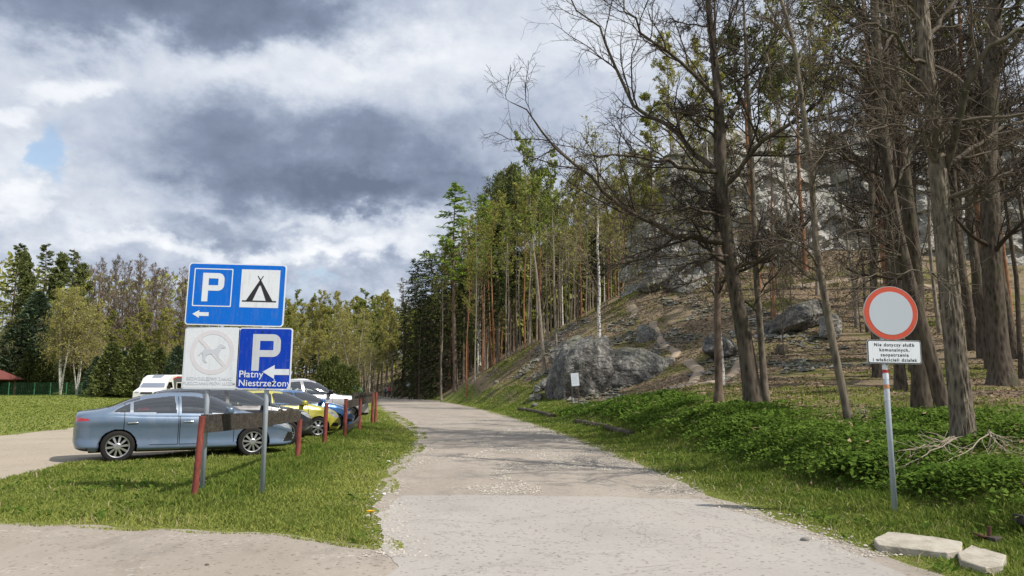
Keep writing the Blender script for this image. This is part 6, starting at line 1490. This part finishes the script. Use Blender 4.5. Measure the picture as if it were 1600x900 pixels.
def log(label, pts, r_, kind='fallen_log', matn='bark_dark'):
    C = [hit(px, py, 8) for px, py in pts]; o = C[0].copy(); L_, _ = resample([(c - o)[:] for c in C], [r_] * len(C), 24); z = height(L_[0, :, 0] + o.x, L_[0, :, 1] + o.y) + r_ * 0.55 - o.z; L_[0, :, 2] = z
    mb = MB(); rr = r_ * (1 + 0.25 * fbm2(np.arange(24) * 0.5, np.zeros(24), 1.0, 3, 4)); mb.tube(L_[0], rr, 10); ob = mb.build(kind, [M[matn]], None, True); ob.location = o; return tag(ob, label, 'log', 'rotten logs along the verge')


log('dark rotten log lying in the grass before the tall boulder', [(811, 641), (838, 645), (866, 653)], 0.10)
log('mossy broken log beside the track, close to the green bank', [(900, 661), (925, 666), (952, 672)], 0.10)
log('short brown log end nearest the herb bank', [(948, 671), (968, 676), (988, 683)], 0.10)
st = hit(1222, 553, 14); t = thing('tree_stump', 'dark stump on the slope between the two thin trunks and the leaning tree', 'stump', st); mb = MB(); mb.tube([(0, 0, -0.2), (0, 0, 0.1), (0.02, 0, 0.5)], [0.42, 0.34, 0.28], 14); mb.build('trunk', [M['bark_dark']], t, True)


def dead_branch(label, base, ends, seed):
    g = np.random.default_rng(seed); o = hit(*base, 8) + Vector((0, -0.75, 0.30)); t = thing('dead_branch', label, 'branch', o, 0, 'dead branches by the furrowed tree'); LP = []; LR = []
    for (px, py, dd) in ends:
        e = pix(px, py, o.y + dd) - o; q, r_ = resample([(0, 0, 0.05), (e * 0.5)[:], e[:]], [0.010, 0.008, 0.003], 9); q += g.normal(size=q.shape) * 0.02; LP.append(q); LR.append(r_)
    L1 = (np.concatenate(LP), np.concatenate(LR)); L2 = grow(*L1, 8, 0.15, 1, (20, 50), lambda t, pl: pl * 0.45, 6, 0, 0.12, 0.7, 0.0035, g); v, q = cat(L1, L2, ks=[5, 3]); link('twigs', mesh_np('twigs', v, [q], M['deadwood']), t)


M['deadwood'] = plain('deadwood', (0.34, 0.29, 0.225), 0.9, var=0.3, spec=0.1)
dead_branch('pale dead branches fanned over the herbs before the furrowed tree', (1500, 705), [(1592, 700, -0.4), (1585, 690, -0.3), (1556, 690, -0.5), (1570, 702, -0.6), (1480, 722, -0.8)], 5)
dead_branch('bundle of bleached twigs between the sign post and the furrowed tree', (1452, 715), [(1412, 705, -0.3), (1425, 700, 0.1), (1418, 722, -0.5), (1440, 702, -0.2), (1470, 690, 0.2)], 6)
dead_branch('broken reddish stick leaning at the foot of the slender tree', (1334, 666), [(1343, 635, -0.1), (1340, 645, 0.1)], 7)
for lb, px, py, c_, s_ in (('yellow dandelion flower in the grass near the track corner', 579, 813, (0.75, 0.42, 0.01), 0.035), ('white pebble on the grass beside the track', 600, 773, (0.7, 0.69, 0.66), 0.03), ('upper white pebble on the grass beside the track', 607, 722, (0.7, 0.69, 0.66), 0.04), ('lone dark stone on the asphalt near the verge', 1258, 846, (0.20, 0.19, 0.17), 0.045), ('brown dead leaf on the grass near the track corner', 441, 806, (0.35, 0.25, 0.16), 0.03), ('small dark chip on the entrance gravel', 323, 884, (0.09, 0.08, 0.07), 0.02)):
    p = gnd(px, py); bm = bmesh.new(); bmesh.ops.create_icosphere(bm, subdivisions=3, radius=1); V = np.array([v.co[:] for v in bm.verts]); Fc = np.array([[v.index for v in f.verts] for f in bm.faces]); bm.free()
    V *= (1 + 0.25 * fbm(V * 1.4 + px, 3, px))[:, None]; nm_ = 'dandelion' if 'dandelion' in lb else ('leaf' if 'leaf' in lb else 'pebble'); up = 0.09 if nm_ == 'dandelion' else s_ * 0.4
    if nm_ == 'dandelion':
        t = thing('dandelion', lb, 'flower', (p.x, p.y, 0)); mb = MB()
        for k in range(34): a = k * 2.4; r_ = s_ * math.sqrt(k / 34); mb.add([(r_ * math.cos(a), r_ * math.sin(a), up), (r_ * math.cos(a) * 1.5 + 0.01 * math.cos(a + 1), r_ * math.sin(a) * 1.5 + 0.01 * math.sin(a + 1), up + 0.02), (r_ * math.cos(a) * 1.5 + 0.012 * math.cos(a - 1), r_ * math.sin(a) * 1.5 + 0.012 * math.sin(a - 1), up + 0.018)], [[0, 1, 2]])
        mb.build('flower_head', [plain('dandelion_yellow', c_, 0.7)], t); mb = MB(); mb.tube([(0, 0, -0.02), (0, 0, up)], 0.004, 6); mb.build('stem', [M['herb']], t)
    else: ob = link(nm_, mesh_np(nm_, V * np.array([s_, s_ * 0.8, s_ * (0.15 if nm_ == 'leaf' else 0.55)]), [Fc], plain('pebble_%d' % px, c_, 0.9, var=0.2, scale=30), None, True), None, (p.x, p.y, up)); tag(ob, lb, nm_)

# --- gazebo, green fence, green cover, walkers
def gazebo():
    p = stand(-12, 88); t = thing('gazebo', 'wooden shelter with a red hipped roof at the edge of the meadow', 'gazebo', p); rf = plain('gazebo_roof', (0.17, 0.050, 0.040), 0.7, var=0.2, scale=6); wd = plain('gazebo_wood', (0.20, 0.085, 0.045), 0.75, var=0.25)
    a = 2.25; mb = MB(); V = [(-a, -a, 1.95), (a, -a, 1.95), (a, a, 1.95), (-a, a, 1.95), (0, 0, 3.3), (-a, -a, 1.85), (a, -a, 1.85), (a, a, 1.85), (-a, a, 1.85)]
    mb.add(V, [[[0, 1, 4], [1, 2, 4], [2, 3, 4], [3, 0, 4]], [[5, 6, 1, 0], [6, 7, 2, 1], [7, 8, 3, 2], [8, 5, 0, 3], [8, 7, 6, 5]]]); mb.build('roof', [rf], t)
    for sx in (-1, 1):
        for sy in (-1, 1): mb = MB(); mb.box((sx * 1.6, sy * 1.6, 0.9), (0.18, 0.18, 1.9), 0, None, 0.02); mb.build('post', [wd], t)
    mb = MB(); mb.box((0, -1.6, 1.78), (3.3, 0.14, 0.16)); mb.box((0, 1.6, 1.78), (3.3, 0.14, 0.16)); mb.build('beam', [wd], t)


gazebo()


def green_fence():
    A = stand(-30, 87); B_ = stand(292, 87); t = thing('mesh_fence', 'green wire mesh fence along the far edge of the meadow', 'fence', A); gm = plain('fence_green', (0.045, 0.16, 0.075), 0.55)
    pxs = [14, 54, 79, 104, 128, 152, 176, 199, 224, 250, 276]
    w_ = MB()
    for px in pxs:
        p = stand(px, 87) - A; mb = MB(); mb.tube([(p.x, 0, p.z - 0.2), (p.x, 0, p.z + 1.55)], 0.055, 8); mb.build('post', [gm], t)
    L_ = B_.x - A.x
    for z in np.linspace(0.08, 1.5, 13): w_.add([(0, 0, z - .006), (L_, 0, z - .006), (L_, 0, z + .006), (0, 0, z + .006)], [[0, 1, 2, 3]])
    for x in np.arange(0, L_, 0.2): w_.add([(x - .005, 0.01, 0.05), (x + .005, 0.01, 0.05), (x + .005, 0.01, 1.5), (x - .005, 0.01, 1.5)], [[0, 1, 2, 3]])
    w_.build('wire_mesh', [gm], t)


green_fence()
p = stand(555, 76); t = thing('garden_tent', 'turquoise green pointed cover beside the thuja row', 'tent', p, 0.4); mb = MB(); gm = plain('tent_cloth', (0.05, 0.22, 0.19), 0.8, var=0.15, scale=3)
mb.add([(-0.8, -0.7, 0), (0.8, -0.7, 0), (0.8, 0.7, 0), (-0.8, 0.7, 0), (-0.6, -0.5, 1.45), (0.6, -0.5, 1.45), (0.6, 0.5, 1.45), (-0.6, 0.5, 1.45), (0, 0, 1.95)], [[[0, 1, 5, 4], [1, 2, 6, 5], [2, 3, 7, 6], [3, 0, 4, 7]], [[4, 5, 8], [5, 6, 8], [6, 7, 8], [7, 4, 8]]]); mb.build('canopy', [gm], t)


def walker(label, px, d, top_c, leg_c, pack_c=None, step=0.28, ph=1):
    p = stand(px, d); t = thing('person', label, 'person', p, R(180)); s = 1.0
    J = {'pel': (0, 0, 0.95), 'ch': (0, 0.02, 1.36), 'nk': (0, 0, 1.50), 'hd': (0, -0.02, 1.62), 'ht': (0, -0.02, 1.74)}
    vs = [J['pel'], J['ch'], J['nk'], J['hd'], J['ht']]; rad = [0.16, 0.17, 0.06, 0.095, 0.07]; ed = [(0, 1), (1, 2), (2, 3), (3, 4)]
    def chain(par, pts, rr):
        for q, r_ in zip(pts, rr): vs.append(q); rad.append(r_); ed.append((par, len(vs) - 1)); par = len(vs) - 1
    for sx in (-1, 1):
        f = sx * ph; chain(0, [(sx * 0.10, 0, 0.90), (sx * 0.10, -f * step * 0.45, 0.50), (sx * 0.10, -f * step * 0.75 + (0.10 if f < 0 else 0), 0.09), (sx * 0.10, -f * step * 0.75 - 0.12, 0.04)], [0.105, 0.075, 0.05, 0.04])
        chain(1, [(sx * 0.20, 0, 1.40), (sx * 0.24, f * 0.06, 1.14), (sx * 0.23, f * 0.10 - 0.08, 0.92), (sx * 0.23, f * 0.11 - 0.12, 0.82)], [0.065, 0.05, 0.038, 0.035])
    me = bpy.data.meshes.new('body'); me.from_pydata(vs, ed, []); o = link('body', me, t); md = o.modifiers.new('skin', 'SKIN'); o.modifiers.new('sub', 'SUBSURF').levels = 2; o.modifiers['sub'].render_levels = 2
    for k, v in enumerate(o.data.skin_vertices[0].data): v.radius = (rad[k], rad[k] * 0.85); v.use_root = (k == 0)
    m, tt = material('clothes'); tc = tt.new('ShaderNodeTexCoord').outputs['Object']; sp = tt.new('ShaderNodeSeparateXYZ'); tt.l.new(tc, sp.inputs[0])
    tt.l.new(tt.ramp(tt.math('DIVIDE', sp.outputs[2], 2.0), [(0, (0.03, 0.03, 0.03)), (0.05, leg_c), (0.47, top_c), (0.745, (0.42, 0.26, 0.19)), (0.84, (0.06, 0.04, 0.03))], 'CONSTANT'), tt.p.inputs['Base Color']); tt.p.inputs['Roughness'].default_value = 0.85; me.materials.append(m)
    if pack_c: mb = MB(); mb.box((0, 0.20, 1.22), (0.30, 0.18, 0.44), 0, None, 0.06); mb.build('backpack', [plain('pack_%d' % px, pack_c, 0.8)], t, True)
    return t


walker('distant walker in a pale top and dark trousers on the track', 603, 112, (0.55, 0.52, 0.54), (0.03, 0.035, 0.06), (0.06, 0.06, 0.08), 0.3, 1)
walker('distant walker in a red jacket beside the pale one', 608, 114, (0.40, 0.06, 0.06), (0.03, 0.03, 0.045), None, 0.25, -1)
# ------------------------------------------------------------------ grass, herbs, litter
def blades(name, X, Y, Z, hgt, wid, label, mat, seed, lean=0.45, dry=0.0):
    g = np.random.default_rng(seed); n = len(X); a = g.random(n) * 2 * np.pi; ln = hgt * g.uniform(0.1, lean * 2, n); b = g.random(n) * 2 * np.pi
    r = np.stack([np.cos(a), np.sin(a), np.zeros(n)], 1) * (wid / 2)[:, None]; d = np.stack([np.cos(b), np.sin(b), np.zeros(n)], 1) * ln[:, None]; p = np.stack([X, Y, Z - 0.01], 1)
    up = np.zeros((n, 3)); up[:, 2] = hgt
    V = np.stack([p - r, p + r, p + d * 0.35 + up * 0.6 + r * 0.75, p + d * 0.35 + up * 0.6 - r * 0.75, p + d + up * (1 - 0.25 * (ln / hgt))[:, None]], 1).reshape(-1, 3)
    i = np.arange(n)[:, None] * 5; c = np.repeat(np.clip(0.46 + dry + 0.45 * fbm2(X, Y, 0.45, 4, 5) + 0.25 * fbm2(X, Y, 2.2, 2, 8) + g.normal(size=n) * 0.22, 0, 1), 5)
    me = mesh_np(name, V, [i + np.array([[0, 1, 2, 3]]), i + np.array([[3, 2, 4]])], mat, None, True, c); o = link(name, me); tag(o, label, 'grass', None, 'stuff'); return o


def scatter(poly, n, g, falloff=1.0):
    P = np.array(poly); lo = P.min(0); hi = P.max(0); out = []; tot = 0
    while tot < n:
        k = n * 4; x = g.uniform(lo[0], hi[0], k); y = g.uniform(lo[1], hi[1], k); r = np.hypot(x, y); keep = inpoly(x, y, P) & (g.random(k) < np.minimum(1, (7.5 / np.maximum(r, 7.5)) ** falloff))
        out.append(np.stack([x[keep], y[keep]], 1)); tot += keep.sum()
        if len(out) > 60: break
    return np.concatenate(out)[:n]


def clear(x, y, polys, m=0.0, seed=3):
    k = np.ones(len(x), bool)
    for p in polys:
        d = pdist(x, y, p) * np.where(inpoly(x, y, p), 1, -1); k &= d < (m + 0.30 * fbm2(x, y, 1.6, 4, seed)) * np.clip(np.hypot(x, y) / 12, 0.7, 3)
    return k


g_g = np.random.default_rng(12); M['stalk'] = foliage_mat('dry_stalk', (0.30, 0.25, 0.13), (0.52, 0.45, 0.28), 0.2)
# island of grass between the entrance, the lot and the track
W_isl = [(-1.0, 7.0), (-1.3, 9), (-1.7, 11), (-2.1, 15), (-2.2, 19), (-2.7, 24), (-4.1, 31), (-7.2, 46), (-9.5, 50), (-12, 44), (-9, 30), (-8, 24), (-7, 19), (-10, 15), (-12, 11), (-17, 8.2), (-26, 8)]
Q = scatter(W_isl, 270000, g_g, 1.5); k = clear(Q[:, 0], Q[:, 1], [TRACK, LOT], 0.12); x, y = Q[k].T; r = np.hypot(x, y)
tall = np.exp(-(ldist(x, y, [tuple(gnd(301, 788)[:2]), tuple(gnd(464, 722)[:2]), tuple(gnd(538, 687)[:2]), tuple(gnd(581, 665)[:2])]) / 0.75) ** 2); edge = np.minimum(np.abs(x - xl(y)), pdist(x, y, TRACK))
hgt = (0.035 + 0.05 * g_g.random(len(x)) + 0.15 * tall * g_g.random(len(x)) + 0.035 * sstep(-0.1, 0.4, fbm2(x, y, 0.9, 3, 2))) * sstep(-0.1, 0.7, edge + 0.15) * np.where(y > 30, 1.0, 1.0); hgt = np.maximum(hgt, 0.018)
blades('grass_island', x, y, height(x, y), hgt, 0.006 + 0.0010 * r, 'short bright grass around the red posts and signs', M['blade'], 31, 0.45, 0.30 * np.exp(-edge / 0.5) - 0.28 * tall + 0.05)
# verge on the far side of the track
V_ = [(xr(y_) - 0.35, y_) for y_ in np.linspace(3.5, 75, 40)] + [(xr(y_) + w_, y_) for y_, w_ in [(75, 2.0), (50, 3.5), (40, 4.5), (30, 4.5), (22, 3.6), (14, 2.8), (9, 3.2), (6, 5), (3.5, 7)]]
Q = scatter(V_, 210000, g_g, 1.4); k = clear(Q[:, 0], Q[:, 1], [TRACK], 0.14, 9) & ~(inpoly(Q[:, 0], Q[:, 1], SLABS[0]) | inpoly(Q[:, 0], Q[:, 1], SLABS[1])); x, y = Q[k].T; r = np.hypot(x, y); s = sdr(x, y)
hgt = (0.03 + 0.06 * g_g.random(len(x)) + 0.17 * g_g.random(len(x)) * sstep(0.4, 1.6, s) * (y < 26) * sstep(-0.25, 0.3, fbm2(x, y, 1.3, 3, 44))) * sstep(-0.25, 0.8, s); hgt = np.maximum(hgt, 0.02)
blades('grass_verge', x, y, height(x, y), hgt, 0.006 + 0.0010 * r, 'grass verge between the track and the herb bank', M['blade'], 33, 0.5, 0.40 * np.exp(-np.maximum(s, 0) / 0.45) - 0.20)
# pale dead stalks and broad leaved weeds mixed through the grass
for poly, n_, nm_, lb_, seed_ in ((W_isl, 5200, 'dry_stalks', 'scattered pale dead stalks in the grass island', 71), (V_, 5200, 'dry_stalks', 'scattered pale dead stalks along the verge', 72)):
    Q = scatter(poly, n_, g_g, 1.2); k = clear(Q[:, 0], Q[:, 1], [TRACK, LOT], -0.05) & (fbm2(Q[:, 0], Q[:, 1], 0.7, 3, seed_) > -0.1); x, y = Q[k].T; r = np.hypot(x, y)
    blades(nm_, x, y, height(x, y), 0.05 + 0.13 * g_g.random(len(x)) ** 2, 0.004 + 0.0007 * r, lb_, M['stalk'], seed_, 0.9)


def weeds(name, poly, n_, label, seed, cond):
    g = np.random.default_rng(seed); Q = scatter(poly, n_, g, 1.0); k = clear(Q[:, 0], Q[:, 1], [TRACK, LOT], -0.1) & cond(Q[:, 0], Q[:, 1]) & (np.minimum(pdist(Q[:, 0], Q[:, 1], SLABS[0]), pdist(Q[:, 0], Q[:, 1], SLABS[1])) > 0.16) & ~inpoly(Q[:, 0], Q[:, 1], SLABS[0]); c0 = Q[k]; m_ = 9; a = g.random((len(c0), m_)) * 6.28; rr = g.uniform(0.02, 0.085, (len(c0), m_))
    x = (c0[:, :1] + rr * np.cos(a)).ravel(); y = (c0[:, 1:] + rr * np.sin(a)).ravel(); C = np.stack([x, y, height(x, y) + 0.02 + g.uniform(0, 0.09, x.shape)], 1); ax = np.stack([np.cos(a).ravel(), np.sin(a).ravel(), np.full(x.shape, 0.5)], 1)
    V, Q4, r_ = leaves(C, 0.036, 0.34, unit(ax), g); tag(link(name, mesh_np(name, V, [Q4], M['herb'], None, True, r_)), label, 'weeds', None, 'stuff')


fl = [tuple(gnd(301, 788)[:2]), tuple(gnd(464, 722)[:2]), tuple(gnd(538, 687)[:2]), tuple(gnd(581, 665)[:2])]
weeds('weeds', W_isl, 1500, 'low broad leaved weeds in tufts through the grass island', 81, lambda x, y: fbm2(x, y, 0.9, 3, 82) + 0.5 * np.exp(-(ldist(x, y, fl) / 0.6) ** 2) > 0.12)
weeds('weeds', V_, 1700, 'broad leaved weeds in tufts along the verge', 83, lambda x, y: fbm2(x, y, 0.9, 3, 84) > 0.02)
# the meadow beyond the lot
Mw = [(-150, 96), (-26, 96), (-23, 60), (-18, 34), (-13, 24), (-30, 24), (-60, 40)]
Q = scatter(Mw, 70000, g_g, 1.0); k = clear(Q[:, 0], Q[:, 1], [LOT], 0.0); x, y = Q[k].T; r = np.hypot(x, y)
blades('meadow_grass', x, y, height(x, y), 0.05 + 0.05 * g_g.random(len(x)), 0.012 + 0.0013 * r, 'mown meadow grass beyond the sandy lot', M['blade'], 35, 0.7)
# grass and moss tufts on the wooded slope
x = g_g.uniform(-6, 26, 160000); y = g_g.uniform(16, 72, 160000); s = sdr(x, y); k = (s > 2.5) & (fbm2(x, y, 0.17, 4, 6) + 0.4 * fbm2(x, y, 0.8, 3, 7) + 0.45 * np.exp(-((s - 4) / 4) ** 2) * (y < 34) > 0.10 + 0.12 * (y > 36)); x, y = x[k], y[k]; r = np.hypot(x, y)
blades('slope_grass', x, y, height(x, y), 0.05 + 0.07 * g_g.random(len(x)), 0.010 + 0.0010 * r, 'patchy moss green grass on the shaded slope', M['blade'], 37, 0.8)


# dense low herbs on the bank
def herbs():
    g = np.random.default_rng(51); n = 330000; y = 6 + 30 * g.random(n) ** 1.35; s = g.uniform(1.5, 9.0, n); x = xr(y) + s
    edge = 1.9 + 0.35 * fbm2(x, y, 0.5, 3, 4); far = np.interp(y, [6, 10, 14, 20, 28, 36], [8.5, 8, 6.3, 4.8, 4.2, 3.6]) + 0.8 * fbm2(x, y, 0.4, 3, 14)
    den = sstep(edge - 0.2, edge + 0.5, s) * (1 - sstep(far - 0.8, far + 0.5, s)) * (0.25 + 0.75 * sstep(-0.30, 0.15, fbm2(x, y, 0.75, 3, 17)))
    k = g.random(n) < den * np.minimum(1, (14 / np.hypot(x, y)) ** 0.7); x, y = x[k], y[k]; n = len(x); mound = 0.20 + 0.24 * sstep(-0.4, 0.5, fbm2(x, y, 0.9, 3, 23)); z = height(x, y) + mound * np.sqrt(g.random(n)) * 0.9 + 0.01
    r = np.hypot(x, y); V, Q, c = leaves(np.stack([x, y, z], 1), 0.024 + 0.0011 * r, 0.62, None, g, 0.55) if False else leaves(np.stack([x, y, z], 1), 1.0, 0.62, None, g, 0.55)
    C = np.repeat(np.stack([x, y, z], 1), 4, 0); pt = fbm2(x, y, 0.65, 3, 91); c = np.clip(c * 0.65 + 0.15 + np.repeat(0.45 * pt, 4), 0, 1); V = C + (V - C) * np.repeat((0.022 + 0.0011 * r) * (1 + 0.5 * sstep(0.05, 0.35, fbm2(x, y, 0.9, 2, 93))), 4)[:, None]
    tag(link('bank_herbs', mesh_np('bank_herbs', V, [Q], M['herb'], None, True, c)), 'dense fresh green ground elder covering the bank beside the track', 'ground cover', None, 'stuff')


herbs()


def litter():
    g = np.random.default_rng(61); n = 150000; x = g.uniform(-8, 30, n); y = g.uniform(8, 75, n); s = sdr(x, y); k = ((s > 3.2 + 2 * (y < 30)) | ((s > 1.2) & (g.random(n) < 0.25))) & (fbm2(x, y, 0.3, 4, 26) > -0.25) & (g.random(n) < np.minimum(1, (16 / np.hypot(x, y)) ** 0.5)); x, y = x[k], y[k]; z = height(x, y) + 0.02 + 0.30 * (sdr(x, y) < 6) * (y < 32) * (sdr(x, y) > 2.2) * g.random(len(x))
    C = np.stack([x, y, z], 1); V, Q, c = leaves(C, 1.0, 0.6, None, g, 0.75); C4 = np.repeat(C, 4, 0); V = C4 + (V - C4) * np.repeat(0.035 + 0.0011 * np.hypot(x, y), 4)[:, None]
    tag(link('leaf_litter', mesh_np('leaf_litter', V, [Q], M['litter'], None, True, c)), 'dry brown leaf litter over the wooded slope', 'leaf litter', None, 'stuff')
    # pale limestone chips on slope and loose gravel on the track
    for name, lab, pts, sz, mt in (('scree', 'scattered pale limestone chips on the slope around the boulders', None, 0.10, M['rock_pale']), ('gravel', 'loose pale gravel and chips on the rough part of the track', 'track', 0.010, M['chips'])):
        if pts is None: x = g.uniform(-3, 18, 15000); y = g.uniform(34, 68, 15000); s = sdr(x, y); k = (s > 4) & (fbm2(x, y, 0.35, 3, 36) > 0.08); x, y = x[k], y[k]
        else:
            y = 7 + 30 * g.random(95000) ** 1.5; f = g.random(len(y)); x = xl(y) + (xr(y) - xl(y)) * f + 0.15 * g.normal(size=len(y)); k = (fbm2(x, y * 0.6, 0.9, 4, 46) + 0.30 * sstep(0.38, 0.5, np.abs(f - 0.5)) > 0.12) & ((y > 10.9) | (np.abs(f - 0.5) > 0.47)); x, y = x[k], y[k]
        n = len(x); oct_ = np.array([(1, 0, 0), (-1, 0, 0), (0, 1, 0), (0, -1, 0), (0, 0, 0.7), (0, 0, -0.7)], float); tri = np.array([(0, 2, 4), (2, 1, 4), (1, 3, 4), (3, 0, 4), (2, 0, 5), (1, 2, 5), (3, 1, 5), (0, 3, 5)])
        sc_ = sz * g.lognormal(0, 0.55, n); sc_ = np.minimum(sc_, sz * 2.6); V = oct_[None] * (1 + 0.4 * g.normal(size=(n, 6, 1))) ; a = g.random(n) * 6.28; ca, sa = np.cos(a)[:, None], np.sin(a)[:, None]
        V = np.stack([V[:, :, 0] * ca - V[:, :, 1] * sa, V[:, :, 0] * sa + V[:, :, 1] * ca, V[:, :, 2] * 0.7], -1) * sc_[:, None, None] + np.stack([x, y, height(x, y) + 0.006 + sc_ * 0.15], 1)[:, None]
        tag(link(name, mesh_np(name, V.reshape(-1, 3), [(np.arange(n)[:, None, None] * 6 + tri[None]).reshape(-1, 3)], mt, None, False)), lab, 'stones', None, 'stuff')


M['chips'] = plain('gravel_chips', (0.45, 0.41, 0.355), 0.9, var=0.35, scale=60, spec=0.2)
litter()
